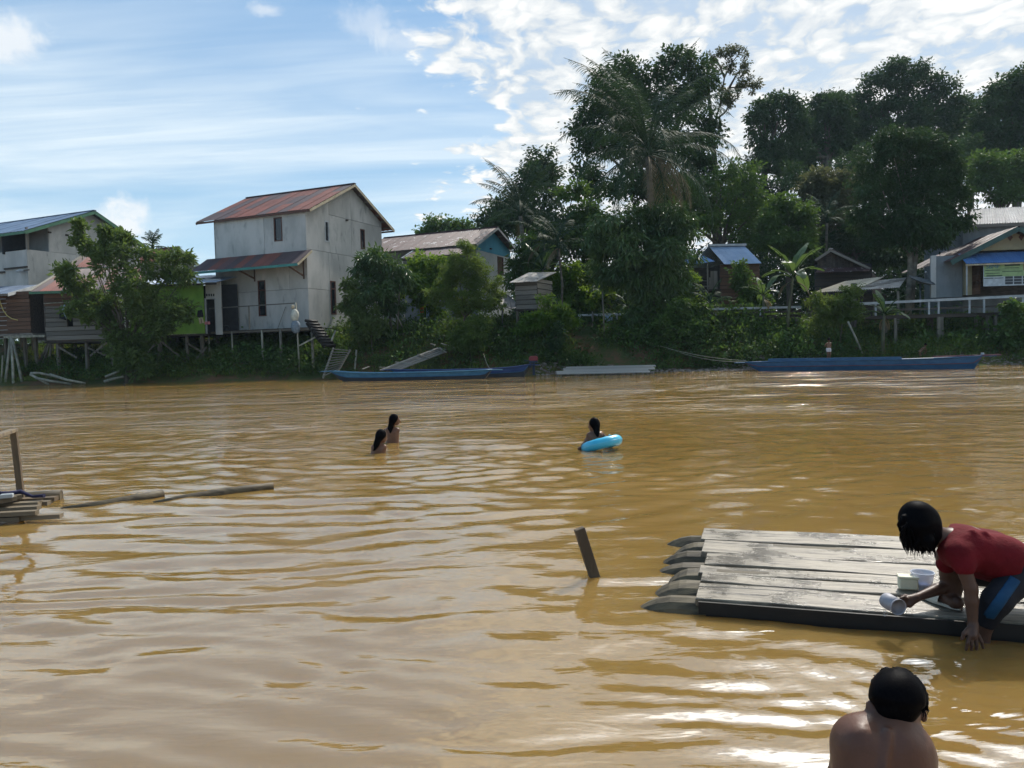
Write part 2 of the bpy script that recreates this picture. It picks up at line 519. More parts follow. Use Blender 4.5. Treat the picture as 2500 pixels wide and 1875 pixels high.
WX = np.array([-90, -34, -24, -16, -6, 0, 6, 12, 20, 30, 90.0])
WY = np.array([53, 51.5, 50.8, 50.0, 48.6, 47.6, 47.0, 46.6, 46.2, 45.8, 45.0])
SX = np.array([-90, -28, -20, -15, -10, -3, 3, 8, 15, 18, 22, 30, 90.0])     # how many metres the slope takes
SL = np.array([8.5, 8.5, 8.0, 6.5, 4.6, 4.4, 5.0, 5.0, 4.6, 5.5, 8.5, 9.0, 9.0])
TX = np.array([-90, -26, -15, -6, 2, 10, 16, 30, 90.0])                       # height of the bank top
TZ = np.array([2.9, 2.9, 3.0, 3.2, 3.2, 3.2, 3.1, 3.0, 3.0])


def bank_z(x, y):
    x = np.asarray(x, float); y = np.asarray(y, float)
    wob = (vnoise(x * 0.35, y * 0.0 + 3, 1) - 0.5) * 1.2 + (vnoise(x * 1.3, y * 0.0 + 9, 2) - 0.5) * 0.5
    d = y - (np.interp(x, WX, WY) + wob)
    sl = np.interp(x, SX, SL); top = np.interp(x, TX, TZ)
    beach = np.interp(x, [2, 5, 14, 18], [0.3, 1.3, 1.3, 0.5])
    t = np.clip((d - beach) / sl, 0, 1)
    t = t ** 0.85
    t = t * t * (3 - 2 * t) * 0.35 + t * 0.65
    z = np.where(d < 0, d * 0.35, np.minimum(d, beach) * 0.16) + t * top
    rough = (vnoise(x * 0.7, y * 0.7, 5) - 0.5) * 0.5 + (vnoise(x * 2.1, y * 2.1, 6) - 0.5) * 0.25
    z = z + rough * np.clip(d / 2.0, 0, 1) * np.where(t < 1, 1.0, 0.35)
    return np.maximum(z, -1.2)


def build_bank():
    xs = np.concatenate([np.linspace(-900, -62, 14), np.arange(-60, 60.1, 0.4), np.linspace(62, 900, 14)])
    ys = np.concatenate([np.arange(41, 62, 0.3), np.arange(62, 100, 2.0), np.linspace(102, 1400, 22)])
    X, Y = np.meshgrid(xs, ys)
    Z = bank_z(X, Y)
    v = np.stack([X, Y, Z], -1).reshape(-1, 3)
    nx, ny = len(xs), len(ys)
    i = np.arange(nx * ny).reshape(ny, nx)
    q = np.stack([i[:-1, :-1], i[:-1, 1:], i[1:, 1:], i[1:, :-1]], -1).reshape(-1, 4)
    mt = bpy.data.materials.new('bank_soil'); mt.use_nodes = True
    T = NT(mt.node_tree)
    P = T.n('ShaderNodeNewGeometry').outputs['Position']
    n1 = T.noise(P, 0.55, 5, 0.6); n2 = T.noise(P, 3.5, 5, 0.65); n3 = T.noise(P, 14, 4, 0.7)
    soil = T.mix(n2, (0.16, 0.085, 0.045), (0.085, 0.055, 0.035))
    green = T.mix(n3, (0.035, 0.055, 0.015), (0.085, 0.10, 0.03))
    col = T.mix(T.smooth(T.math('ADD', T.math('MULTIPLY', n1, 0.6), T.math('MULTIPLY', n2, 0.4)), 0.40, 0.56), soil, green)
    bs = T.n('ShaderNodeBsdfPrincipled'); T.l(col, bs.inputs['Base Color']); bs.inputs['Roughness'].default_value = 0.95
    bs.inputs['Specular IOR Level'].default_value = 0.15
    b = T.n('ShaderNodeBump'); b.inputs['Distance'].default_value = 0.08
    T.l(n3, b.inputs['Height']); T.l(b.outputs[0], bs.inputs['Normal'])
    o = T.n('ShaderNodeOutputMaterial'); T.l(bs.outputs[0], o.inputs[0])
    M['bank_soil'] = mt
    ob = np_mesh('river_bank', v, q, 'bank_soil', smooth=True)
    tag(ob, kind='structure')


build_bank()


def near_bank_z(x, y):
    z = (1.15 - y) * 0.22 + (vnoise(x * 1.7, y * 1.7, 21) - 0.5) * 0.12
    return np.clip(z, -0.45, 0.6)


def build_near_bank():
    xs = np.concatenate([np.linspace(-60, -8, 10), np.arange(-7.5, 7.6, 0.25), np.linspace(8, 60, 10)])
    ys = np.concatenate([np.linspace(-40, -4, 8), np.arange(-3.5, 6.1, 0.25)])
    X, Y = np.meshgrid(xs, ys)
    Z = near_bank_z(X, Y)
    v = np.stack([X, Y, Z], -1).reshape(-1, 3)
    nx, ny = len(xs), len(ys)
    i = np.arange(nx * ny).reshape(ny, nx)
    q = np.stack([i[:-1, :-1], i[:-1, 1:], i[1:, 1:], i[1:, :-1]], -1).reshape(-1, 4)
    ob = np_mesh('near_shore', v, q, 'near_mud', smooth=True)
    tag(ob, kind='structure')


build_near_bank()

# ------------------------------------------------------------------ river
def wave_h(x, y):
    rng = np.random.RandomState(7)
    h = np.zeros_like(x)
    dist = np.sqrt(x * x + y * y)
    patch = 0.55 + 0.9 * vnoise(x * 0.22 + 5, y * 0.30 + 2, 31)
    # warp so that crests are never ruler straight
    wx = x + 0.9 * (vnoise(x * 0.45, y * 0.6, 32) - 0.5) + 0.25 * (vnoise(x * 1.6, y * 1.9, 33) - 0.5)
    wy = y + 1.1 * (vnoise(x * 0.40 + 9, y * 0.55, 34) - 0.5) + 0.22 * (vnoise(x * 1.3, y * 2.1, 35) - 0.5)
    for i in range(26):
        lam = 0.20 * (1.070 ** i) * rng.uniform(0.92, 1.08)
        ang = math.pi / 2 + rng.normal(0, 0.36)
        slope = 0.0205 * (1.0 if lam < .5 else 0.55)
        a = slope * lam / (2 * math.pi)
        fade = np.clip(lam / (0.030 * dist + 1e-3) - 0.6, 0, 1)
        h += a * fade * patch * np.sin(2 * math.pi / lam * (wx * math.cos(ang) + wy * math.sin(ang)) + rng.uniform(0, 6.28))
    # rings spreading from the bathers and from the woman's hand
    for (cx, cy, lam, sl, reach) in RINGS:
        r = np.sqrt((wx * 0.35 + x * 0.65 - cx) ** 2 + (wy * 0.35 + y * 0.65 - cy) ** 2) + 1e-6
        env = np.exp(-((r - reach * 0.35) / (reach * 0.55)) ** 2) * np.clip(r / 0.25, 0, 1)
        fade = np.clip(lam / (0.030 * dist + 1e-3) - 0.6, 0, 1)
        h += sl * lam / 6.283 * env * fade * np.sin(6.283 / lam * r)
    # choppy disturbed water between the children
    for (cx, cy, rad, sl) in ((-0.5, 12.2, 2.9, 0.20), (1.05, 11.7, 1.1, 0.14), (2.4, 3.6, 0.9, 0.07), (1.35, 4.6, 0.8, 0.05), (-3.6, 8.6, 1.3, 0.05)):
        e = np.exp(-(((x - cx) / rad) ** 2 + ((y - cy) / (rad * 0.8)) ** 2))
        for lam, sd in ((0.55, 41), (0.28, 42), (0.16, 43)):
            ok = np.clip(lam / (0.022 * dist + 1e-3) - 0.6, 0, 1)
            h += e * ok * sl * lam * 0.33 * (vnoise(x / lam * 0.8, y / lam * 1.25, sd) - 0.5)
    return h


RINGS = [(-1.9, 12.9, 0.40, 0.075, 7.0), (1.2, 11.9, 0.36, 0.070, 6.5), (-2.1, 11.9, 0.46, 0.060, 9.5), (2.28, 3.70, 0.16, 0.075, 1.7),
         (1.95, 3.3, 0.13, 0.055, 1.0), (1.1, 4.5, 0.20, 0.030, 2.2), (0.42, 5.05, 0.22, 0.02, 1.5), (-0.5, 12.3, 0.8, 0.030, 11.0)]


def build_water():
    ys = [1.2]
    while ys[-1] < 46:
        ys.append(ys[-1] + max(0.022, 0.0072 * ys[-1]))
    ys = np.array(ys + [49, 54, 60.0])
    xs_u = np.linspace(-1.0, 1.0, 620)
    half = np.maximum(ys * 0.78 + 0.8, 2.6)
    X = half[:, None] * xs_u[None, :]
    Y = np.repeat(ys[:, None], len(xs_u), 1)
    Zh = wave_h(X, Y)
    Zh *= np.clip((44 - Y) / 8, 0, 1)
    # level off at the sides so that the sheet meets the wider flat river without a step
    Zh *= np.clip((1 - np.abs(xs_u))[None, :] / 0.03, 0, 1)
    v = np.stack([X, Y, Zh], -1).reshape(-1, 3)
    ny, nx = X.shape
    i = np.arange(nx * ny).reshape(ny, nx)
    q = np.stack([i[:-1, :-1], i[:-1, 1:], i[1:, 1:], i[1:, :-1]], -1).reshape(-1, 4)
    # wings left and right, and the strip behind the camera's feet
    ev = []; ef = []
    b = len(v)
    L = i[:, 0]; R = i[:, -1]
    out = np.stack([np.full(ny, -700.0), ys, np.zeros(ny)], -1)
    out2 = np.stack([np.full(ny, 700.0), ys, np.zeros(ny)], -1)
    v = np.concatenate([v, out, out2])
    lo = b + np.arange(ny); ro = b + ny + np.arange(ny)
    q = np.concatenate([q, np.stack([lo[:-1], L[:-1], L[1:], lo[1:]], -1), np.stack([R[:-1], ro[:-1], ro[1:], R[1:]], -1)])
    mt = bpy.data.materials.new('river_water'); mt.use_nodes = True
    T = NT(mt.node_tree)
    P = T.n('ShaderNodeNewGeometry').outputs['Position']
    n1 = T.noise(T.scalev(P, (0.25, 0.5, 1)), 0.35, 4, 0.6)
    col = T.mix(T.smooth(n1, 0.35, 0.7), (0.228, 0.137, 0.038), (0.266, 0.164, 0.051))
    bs = T.n('ShaderNodeBsdfPrincipled')
    T.l(col, bs.inputs['Base Color'])
    bs.inputs['Roughness'].default_value = 0.035
    bs.inputs['IOR'].default_value = 2.3
    bs.inputs['Specular IOR Level'].default_value = 0.5
    bs.subsurface_method = 'BURLEY'
    bs.inputs['Subsurface Weight'].default_value = 0.7
    bs.inputs['Subsurface Radius'].default_value = (0.45, 0.30, 0.12)
    bs.inputs['Subsurface Scale'].default_value = 1.0
    # fine ripples: short crests lying across the view, and small isotropic chop
    r1 = T.noise(T.scalev(P, (0.9, 2.6, 1)), 2.2, 3, 0.55, 0.4)
    r2 = T.noise(T.scalev(P, (1.4, 4.2, 1)), 6.0, 2, 0.5, 0.2)
    sxyz = T.n('ShaderNodeSeparateXYZ'); T.l(P, sxyz.inputs[0])
    far = T.smooth(sxyz.outputs[1], 5.0, 26.0)
    pat = T.smooth(T.noise(T.scalev(P, (0.16, 0.30, 1)), 1.0, 3, 0.6), 0.35, 0.65, 0.45, 1.35)
    amp1 = T.math('MULTIPLY', T.math('MULTIPLY', r1, pat), T.math('ADD', T.math('MULTIPLY', far, 0.045), 0.007))
    amp2 = T.math('MULTIPLY', r2, T.math('ADD', T.math('MULTIPLY', far, 0.004), 0.0012))
    r3 = T.noise(T.scalev(P, (0.55, 0.95, 1)), 1.0, 2, 0.5, 0.5)
    amp3 = T.math('MULTIPLY', T.math('MULTIPLY', r3, pat), T.smooth(sxyz.outputs[1], 9.0, 30.0, 0.0, 0.17))
    hh = T.math('ADD', T.math('ADD', amp1, amp2), amp3)
    bm = T.n('ShaderNodeBump'); bm.inputs['Distance'].default_value = 1.0; bm.inputs['Strength'].default_value = 1.0
    T.l(hh, bm.inputs['Height']); T.l(bm.outputs[0], bs.inputs['Normal'])
    o = T.n('ShaderNodeOutputMaterial'); T.l(bs.outputs[0], o.inputs[0])
    M['river_water'] = mt
    ob = np_mesh('river', v, q, 'river_water', smooth=True)
    tag(ob, kind='structure')


build_water()

# ------------------------------------------------------------------ facades
class Wall:
    """vertical plane through a ground point; hit() turns a photo pixel into (s, z) on it"""
    def __init__(self, p, az_deg):
        self.p = Vector((p[0], p[1], 0))
        a = math.radians(az_deg)
        self.az = az_deg
        self.d = Vector((math.cos(a), math.sin(a), 0))
        n = Vector((self.d.y, -self.d.x, 0))
        if n.dot(CAM - self.p) < 0: n = -n
        self.n = n

    def hit(self, q):
        r = ray(*q)
        t = (self.p - CAM).dot(self.n) / r.dot(self.n)
        w = CAM + r * t
        return (w - self.p).dot(self.d), w.z

    def P(self, s, z, off=0.0):
        v = self.p + self.d * s + self.n * off
        return Vector((v.x, v.y, z))

    def shift(self, off):
        w = Wall(self.p + self.n * off, self.az)
        w.n = self.n
        return w


def Z1(x, y): return (x * 0.28935, 480 + y * 0.28935)
def Z2(x, y): return (440 + x * 0.32558, 420 + y * 0.32558)
def Z3(x, y): return (780 + x * 0.28029, 520 + y * 0.28029)
def Z4(x, y): return (1300 + x * 0.27125, 560 + y * 0.27125)
def Z5(x, y): return (1900 + x * 0.30136, 440 + y * 0.30136)
def Z6(x, y): return (1100 + x * 0.36166, 80 + y * 0.36166)
def Z7(x, y): return (1750 + x * 0.33906, 100 + y * 0.33906)


def clip_poly(poly, a, b):
    """keep the part of a convex (s,z) polygon lying below the line a->b (a left of b)"""
    out = []
    def f(p):
        z = a[1] + (b[1] - a[1]) * (p[0] - a[0]) / (b[0] - a[0])
        return z - p[1]
    n = len(poly)
    for i in range(n):
        p, q = poly[i], poly[(i + 1) % n]
        fp, fq = f(p), f(q)
        if fp >= 0: out.append(p)
        if (fp > 0 and fq < 0) or (fp < 0 and fq > 0):
            t = fp / (fp - fq)
            out.append((p[0] + (q[0] - p[0]) * t, p[1] + (q[1] - p[1]) * t))
    return out


def panel(w, s0, s1, z0, z1, name, mat, parent, holes=(), clips=(), t0=-0.12, t1=0.0):
    ss = sorted({s0, s1, *[min(max(h[0], s0), s1) for h in holes], *[min(max(h[1], s0), s1) for h in holes]})
    zs = sorted({z0, z1, *[min(max(h[2], z0), z1) for h in holes], *[min(max(h[3], z0), z1) for h in holes]})
    m = MB()
    for i in range(len(ss) - 1):
        for j in range(len(zs) - 1):
            a, b, c, d = ss[i], ss[i + 1], zs[j], zs[j + 1]
            if b - a < 1e-4 or d - c < 1e-4: continue
            mx, mz = (a + b) / 2, (c + d) / 2
            if any(h[0] < mx < h[1] and h[2] < mz < h[3] for h in holes): continue
            poly = [(a, c), (b, c), (b, d), (a, d)]
            for k in clips:
                poly = clip_poly(poly, *k)
                if len(poly) < 3: break
            if len(poly) < 3: continue
            m.prism([w.P(s, z, t0) for s, z in poly], w.n * (t1 - t0))
    if not m.v: return None
    return m.build(name, mat, parent)


def window(w, s0, s1, z0, z1, parent, frame='window_frame', pane='glass_dark', fw=0.07, bars=(), proud=0.03, deep=-0.09):
    m = MB()
    def fr(a, b, c, d):
        m.prism([w.P(a, c, deep), w.P(b, c, deep), w.P(b, d, deep), w.P(a, d, deep)], w.n * (proud - deep))
    fr(s0, s0 + fw, z0, z1); fr(s1 - fw, s1, z0, z1)
    fr(s0 + fw, s1 - fw, z0, z0 + fw); fr(s0 + fw, s1 - fw, z1 - fw, z1)
    for z in bars: fr(s0 + fw, s1 - fw, z - fw / 2, z + fw / 2)
    f = m.build('window', frame, parent)
    g = MB().prism([w.P(s0 + fw * .5, z0 + fw * .5, -0.065), w.P(s1 - fw * .5, z0 + fw * .5, -0.065), w.P(s1 - fw * .5, z1 - fw * .5, -0.065), w.P(s0 + fw * .5, z1 - fw * .5, -0.065)], w.n * 0.015)
    g.build('pane', pane, f)
    return f


def rect_px(w, q0, q1):
    """two pixel corners (top left, bottom right) -> s0,s1,z0,z1 on a wall"""
    a, b = w.hit(q0), w.hit(q1)
    return min(a[0], b[0]), max(a[0], b[0]), min(a[1], b[1]), max(a[1], b[1])


def roof_slope(parent, E0, E1, R0, R1, ncol, nrow, mat, corr=5, amp=0.018, name='roof_sheet', seed=0, lift=0.012, jag=0.03):
    """corrugated sheets laid in columns from eave (E0..E1) to ridge (R0..R1)"""
    rng = random.Random(seed)
    E0, E1, R0, R1 = map(Vector, (E0, E1, R0, R1))
    n = (E1 - E0).cross(R0 - E0).normalized()
    if n.z < 0: n = -n
    def S(u, v): return E0.lerp(E1, u).lerp(R0.lerp(R1, u), v)
    out = []
    seg = corr * 4
    for r in range(nrow):
        v0, v1 = r / nrow, (r + 1) / nrow + (0.03 if r < nrow - 1 else 0)
        for c in range(ncol):
            j0 = rng.uniform(-jag, jag) / max((R0 - E0).length, 0.1) if r == 0 else 0
            vs = []
            for k in range(seg + 1):
                u = (c + k / seg * 1.04) / ncol
                u = min(u, 1.0)
                hgt = amp * math.cos(2 * math.pi * corr * k / seg) + lift * ((r % 2) * 0 + (1 - r / max(nrow, 1))) + (c % 2) * 0.006
                for v in (v0 + j0, v1):
                    p = S(u, v) + n * (hgt + (0.02 if v == v1 else 0.0) * 0)
                    vs += [p, p - n * 0.006]
            fs = []
            for k in range(seg):
                a, b = 4 * k, 4 * (k + 1)
                fs += [(a, b, b + 2, a + 2), (a + 1, a + 3, b + 3, b + 1), (a, a + 1, b + 1, b), (a + 2, b + 2, b + 3, a + 3)]
            m = MB(); m.face_set(vs, fs, False)
            out.append(m.build(name, mat, parent, fix=False))
    return out


def siding(w, s0, s1, z0, z1, h, mat, parent, holes=(), seed=0, off=0.0, name='board', slant=0.0):
    """lapped horizontal boards, each its own piece; slant = rise of the boards per metre of s"""
    rng = random.Random(seed)
    z = z0
    while z < z1 - 0.03:
        hh = min(h * rng.uniform(0.88, 1.12), z1 - z)
        spans = [(s0, s1)]
        for (a, b, c, d) in holes:
            if c < z + hh * 0.5 < d:
                nx = []
                for (p, q) in spans:
                    if b <= p or a >= q: nx.append((p, q)); continue
                    if a - p > 0.05: nx.append((p, a))
                    if q - b > 0.05: nx.append((b, q))
                spans = nx
        for (p, q) in spans:
            e0, e1 = p + rng.uniform(-0.03, 0.03), q + rng.uniform(-0.03, 0.03)
            tl = rng.uniform(-0.012, 0.012)
            a = w.P(e0, z + hh / 2 + slant * e0 - tl, off + 0.012); b = w.P(e1, z + hh / 2 + slant * e1 + tl, off + 0.012)
            d = b - a
            upv = (Vector((0, 0, 1)) - w.n * 0.10).normalized()
            nn = d.normalized().cross(upv).normalized()
            piece(name, parent, mat, (a + b) / 2 + w.n * rng.uniform(-0.004, 0.006), d / 2, upv * hh * 0.435, nn * 0.014)
        z += hh


def post(name, parent, mat, a, b, r=0.06, square=True, n=7):
    m = MB()
    if square: m.beam(a, b, r * 2, r * 2, up=(0.3, 1, 0))
    else: m.tube([a, Vector(a).lerp(Vector(b), 0.5) + Vector((0.01, 0, 0)), b], [r * 1.1, r, r * 0.92], n)
    return m.build(name, mat, parent)


def gz(x, y): return float(bank_z(x, y))


def stilt(parent, p, ztop, r=0.07, mat='post_wood', square=True, sink=0.25, name='stilt'):
    z0 = gz(p[0], p[1]) - sink
    return post(name, parent, mat, (p[0], p[1], z0), (p[0], p[1], ztop), r, square)

# ------------------------------------------------------------------ houses
def gable_frame(O, azG, azS, prof_px, over, ridge_px, side_sign=-1):
    """O: shared corner of gable face G and side face S. The ridge runs along S, away from O."""
    G = Wall(O, azG); S = Wall(O, azS)
    Gs = G.shift(over)
    prof = [Gs.hit(q) for q in prof_px]
    b = S.d * side_sign
    rp = Gs.P(prof[1][0], prof[1][1])
    rw = Wall(rp, azS)
    Lr = abs(rw.hit(ridge_px)[0])
    return dict(G=G, S=S, Gs=Gs, prof=prof, b=b, L=Lr, over=over)


def gable_roof(root, F, mat, ncol, nrow, fascia=None, eave_fascia=None, fh=0.16, corr=5, seed=1, cols2=None, purlins=0, ridge_mat=None, amp=0.018):
    G, Gs, prof, b, L = F['G'], F['Gs'], F['prof'], F['b'], F['L']
    P = [Gs.P(s, z) for s, z in prof]
    Q = [p + b * L for p in P]
    roof_slope(root, P[0], Q[0], P[1], Q[1], ncol, nrow, mat, corr, seed=seed, amp=amp)
    roof_slope(root, P[2], Q[2], P[1], Q[1], cols2 or max(3, ncol // 2), max(1, nrow - 1), mat, corr, seed=seed + 9, amp=amp)
    m = MB()
    m.beam(P[1] + Vector((0, 0, .03)) - b * 0.02, Q[1] + Vector((0, 0, .03)), 0.26, 0.05)
    m.build('ridge_cap', ridge_mat or mat, root)
    if fascia:
        for a, c in ((P[0], P[1]), (P[2], P[1])):
            off = Vector((0, 0, -fh / 2 - 0.03))
            bar('fascia', root, fascia, a + off, c + off, 0.035, fh)
            off2 = b * L
            bar('fascia', root, fascia, a + off + off2, c + off + off2, 0.035, fh)
    if eave_fascia:
        off = Vector((0, 0, -fh * 0.4 - 0.03))
        bar('eave_board', root, eave_fascia, P[0] + off + b * 0.03, Q[0] + off, 0.035, fh * 0.8)
        bar('eave_board', root, eave_fascia, P[2] + off + b * 0.03, Q[2] + off, 0.035, fh * 0.8)
    for k in range(purlins):
        t = (k + 0.6) / purlins
        for side in (0, 2):
            a = P[side].lerp(P[1], t) + Vector((0, 0, -0.10))
            bar('purlin', root, 'wood_grey', a + b * 0.04, a + b * min(L, 1.1 + F['over']), 0.06, 0.09)
    return P, Q


def roof_lines(F, drop=0.06):
    """roof profile as clip lines in the gable wall's own (s, z)"""
    p = [(s, z - drop) for s, z in F['prof']]
    p.sort()
    return [(p[0], p[1]), (p[1], p[2])]


def roof_z(F, s, drop=0.06):
    p = sorted(F['prof'])
    return float(np.interp(s, [q[0] for q in p], [q[1] for q in p])) - drop


def grey_house():
    O = at_y(*Z2(968, 1165), 53.0)
    fl = O.z
    root = thing('concrete_house', (O.x, O.y, fl), 'tall two-storey grey cement house with rusty red roof and narrow windows', 'house')
    F = gable_frame(O, 66, -24, [Z2(972, 275), Z2(1310, 88), Z2(1607, 435)], 0.55, Z2(497, 170))
    G, S = F['G'], F['S']
    gable_roof(root, F, 'tin_red', 11, 3, 'cream_paint', 'window_frame', 0.17, 5, 3, purlins=7)
    clips = roof_lines(F)
    gw = G.hit(Z2(1512, 520))[0]
    sl = S.hit(Z2(258, 560))[0]
    zt = roof_z(F, 0.0)
    zs = S.hit(Z2(930, 590))[1]                          # floor line between the storeys
    zg = G.hit(Z2(990, 582))[1]
    # side face (towards the river)
    w_up = rect_px(S, Z2(700, 343), Z2(768, 516))
    w_lo = rect_px(S, Z2(581, 815), Z2(648, 1080))
    g = 0.012
    def pan(w, s0, s1, z0, z1, holes=(), cl=()):
        panel(w, s0 + g, s1 - g, z0 + g, z1 - g, 'wall_panel', 'concrete', root, holes, cl, -0.10, 0.0)
    m1 = S.hit(Z2(632, 560))[0]
    pan(S, sl, m1, zs, zt); pan(S, m1, -0.01, zs, zt, [w_up])
    m2 = S.hit(Z2(818, 800))[0]
    zb = S.hit(Z2(760, 884))[1]
    sl2 = sl
    xs = [sl2, (w_lo[0] + w_lo[1]) / 2, m2, -0.01]
    for i in range(3):
        pan(S, xs[i], xs[i + 1], zb, zs, [w_lo]); 
    xs = [sl2, (w_lo[0] + w_lo[1]) / 2, -0.01]
    for i in range(2):
        pan(S, xs[i], xs[i + 1], fl, zb, [w_lo])
    # gable face
    h1 = rect_px(G, Z2(1080, 362), Z2(1119, 528)); h2 = rect_px(G, Z2(1349, 425), Z2(1386, 582)); h3 = rect_px(G, Z2(1124, 815), Z2(1171, 1070))
    a1 = G.hit(Z2(1123, 560))[0]; a2 = G.hit(Z2(1286, 560))[0]
    zmid = G.hit(Z2(1200, 340))[1]
    pan(G, 0.0, a1, zg, 30, [h1], clips)
    pan(G, a1, a2, zg, zmid, [h1], clips); pan(G, a1, a2, zmid, 30, [], clips)
    pan(G, a2, gw, zg, zmid, [h2], clips); pan(G, a2, gw, zmid, 30, [], clips)
    c1 = G.hit(Z2(1121, 800))[0]; c2 = G.hit(Z2(1332, 800))[0]
    zl = G.hit(Z2(1050, 880))[1]
    for (s0, s1) in ((0.0, c1), (c1, c2), (c2, gw)):
        pan(G, s0, s1, zl if s0 == 0 else fl + 1.0, zg, [h3])
    pan(G, 0.0, c1, fl, zl, [h3]); pan(G, c1, c2, fl, fl + 1.0, [h3]); pan(G, c2, gw, fl, fl + 1.0)
    # structure behind the panels
    bk = [w_up, w_lo]
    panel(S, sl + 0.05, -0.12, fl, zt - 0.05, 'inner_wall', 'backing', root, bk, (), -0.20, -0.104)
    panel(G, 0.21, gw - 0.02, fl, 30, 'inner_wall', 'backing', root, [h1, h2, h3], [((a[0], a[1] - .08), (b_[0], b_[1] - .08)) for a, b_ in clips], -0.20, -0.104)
    b = F['b']
    G2 = Wall(O + b * abs(sl), 66); G2.n = -G2.n
    panel(G2, 0, gw, fl, 30, 'end_wall', 'concrete', root, (), clips, -0.14, 0)
    S2 = Wall(G.P(gw, 0), -24); S2.n = -S2.n
    panel(S2, sl + 0.15, -0.15, fl, roof_z(F, gw), 'rear_wall', 'concrete', root, (), (), -0.14, 0)
    MB().prism([G.P(0, fl - 0.06, -0.02), G.P(gw, fl - 0.06, -0.02), S2.P(sl, fl - 0.06, -0.02), S.P(sl, fl - 0.06, -0.02)], (0, 0, -0.14)).build('floor_slab', 'concrete_dark', root)
    # windows
    window(S, *w_up, root); window(S, *w_lo, root, bars=(S.hit(Z2(610, 886))[1],))
    f = window(G, *h1, root, frame='white_paint', fw=0.09); f['label'] = 'window with white painted frame'
    window(G, *h2, root); window(G, *h3, root, bars=(G.hit(Z2(1146, 876))[1],), fw=0.08)
    # small vent blocks and pipe stubs
    for q in ((1245, 362), (1335, 645)):
        s, z = G.hit(Z2(*q))
        MB().obox(G.P(s, z, 0.06), G.d * 0.10, G.n * 0.06, (0, 0, 0.05)).build('beam_end', 'wood_dark', root)
    # awning over the lower storey
    o = 1.7
    So = S.shift(o)
    er = So.hit(Z2(880, 682)); wr = S.hit(Z2(990, 583))
    el = So.hit(Z2(75, 742))
    E0 = So.P(er[0], er[1]); E1 = So.P(el[0], er[1])
    W0 = S.P(wr[0], wr[1], 0.02); W1 = S.P(el[0] - (er[0] - wr[0]) * 0.2, wr[1], 0.02)
    roof_slope(root, E0, E1, W0, W1, 12, 1, 'tin_red', 5, seed=8, name='awning_sheet')
    bar('awning_fascia', root, 'teal_paint', E0 + Vector((0, 0, -.09)), E1 + Vector((0, 0, -.09)), 0.035, 0.17)
    bar('awning_fascia', root, 'cream_paint', E0 + Vector((0, 0, -.09)), W0 + Vector((0, 0, -.09)), 0.035, 0.14)
    for q in (Z2(562, 800), Z2(930, 780)):
        s, z = S.hit(q)
        a = S.P(s, z, 0.05); t = So.P(s, er[1] - 0.1)
        bar('awning_brace', root, 'wood_brown', a, t, 0.07, 0.10)
        bar('awning_post', root, 'wood_brown', a + Vector((0, 0, -0.2)), S.P(s, wr[1] - 0.1, 0.05), 0.10, 0.07)
    # deck along the river face on long poles
    D = S.shift(1.55)
    dl = D.hit(Z2(188, 1190))[0]; dr = D.hit(Z2(965, 1160))[0] + 0.25
    zd = fl - 0.02
    deck = thing('deck', D.P((dl + dr) / 2, zd), 'narrow plank deck on thin poles along the tall grey house', 'deck')
    n = int((dr - dl) / 0.24)
    for i in range(n):
        s = dl + (i + 0.5) * (dr - dl) / n
        piece('plank', deck, 'wood_dark', S.P(s, zd - 0.06 + random.Random(i).uniform(-.008, .008), 0.83), S.d * 0.108, S.n * 0.78, (0, 0, 0.02))
    for off in (0.25, 0.9, 1.5):
        bar('joist', deck, 'wood_grey', S.P(dl, zd - 0.15, off), S.P(dr, zd - 0.15, off), 0.07, 0.12)
    for q, r, rd in ((Z2(216, 1300), 0.07, False), (Z2(390, 1300), 0.06, False), (Z2(620, 1400), 0.075, False), (Z2(755, 1300), 0.10, False), (Z2(990, 1250), 0.09, False)):
        s = D.hit(q)[0]; p = D.P(s, 0)
        stilt(deck, p, zd - 0.1, r, 'post_pale' if r < 0.09 else 'post_wood', rd)
    # railing
    zr = D.hit(Z2(500, 1007))[1]
    for q in ((200, 1050), (515, 1050), (868, 1000)):
        s = D.hit(Z2(*q))[0]
        bar('rail_post', deck, 'wood_grey', D.P(s, zd), D.P(s, zr + 0.05), 0.08, 0.08, up=(0.3, 1, 0))
    s0 = D.hit(Z2(190, 1026))[0]; s1 = D.hit(Z2(872, 984))[0]
    bar('rail', deck, 'wood_grey', D.P(s0, zr, 0.05), D.P(s1, zr + 0.02, 0.05), 0.05, 0.07)
    # the long pole standing in the water with a net bag on it
    s, z = D.shift(0.35).hit(Z2(866, 990))
    dd = D.shift(0.35)
    p = dd.P(s, 0)
    pole = thing('mooring_pole', (p.x, p.y, gz(p.x, p.y)), 'tall thin pole beside the deck rail carrying a net bag', 'pole')
    post('shaft', pole, 'post_pale', (p.x + 0.1, p.y, gz(p.x, p.y) - 0.4), (p.x, p.y, z + 0.1), 0.055, False)
    bagp = dd.P(s, dd.hit(Z2(862, 1080))[1], 0.12)
    bag = thing('net_bag', bagp, 'pale net bag with floats hanging on the tall pole', 'bag')
    def blob(m, c, rx, ry, rz, seed, n1=8, n2=6):
        rr = random.Random(seed)
        vs = []; fs = []
        for j in range(n2 + 1):
            th = math.pi * j / n2
            for k in range(n1):
                ph = 2 * math.pi * k / n1
                q = 1 + rr.uniform(-0.16, 0.16)
                vs.append((c[0] + rx * q * math.sin(th) * math.cos(ph), c[1] + ry * q * math.sin(th) * math.sin(ph), c[2] + rz * math.cos(th)))
        for j in range(n2):
            for k in range(n1):
                k2 = (k + 1) % n1
                fs.append((j * n1 + k, j * n1 + k2, (j + 1) * n1 + k2, (j + 1) * n1 + k))
        m.face_set(vs, fs, True)
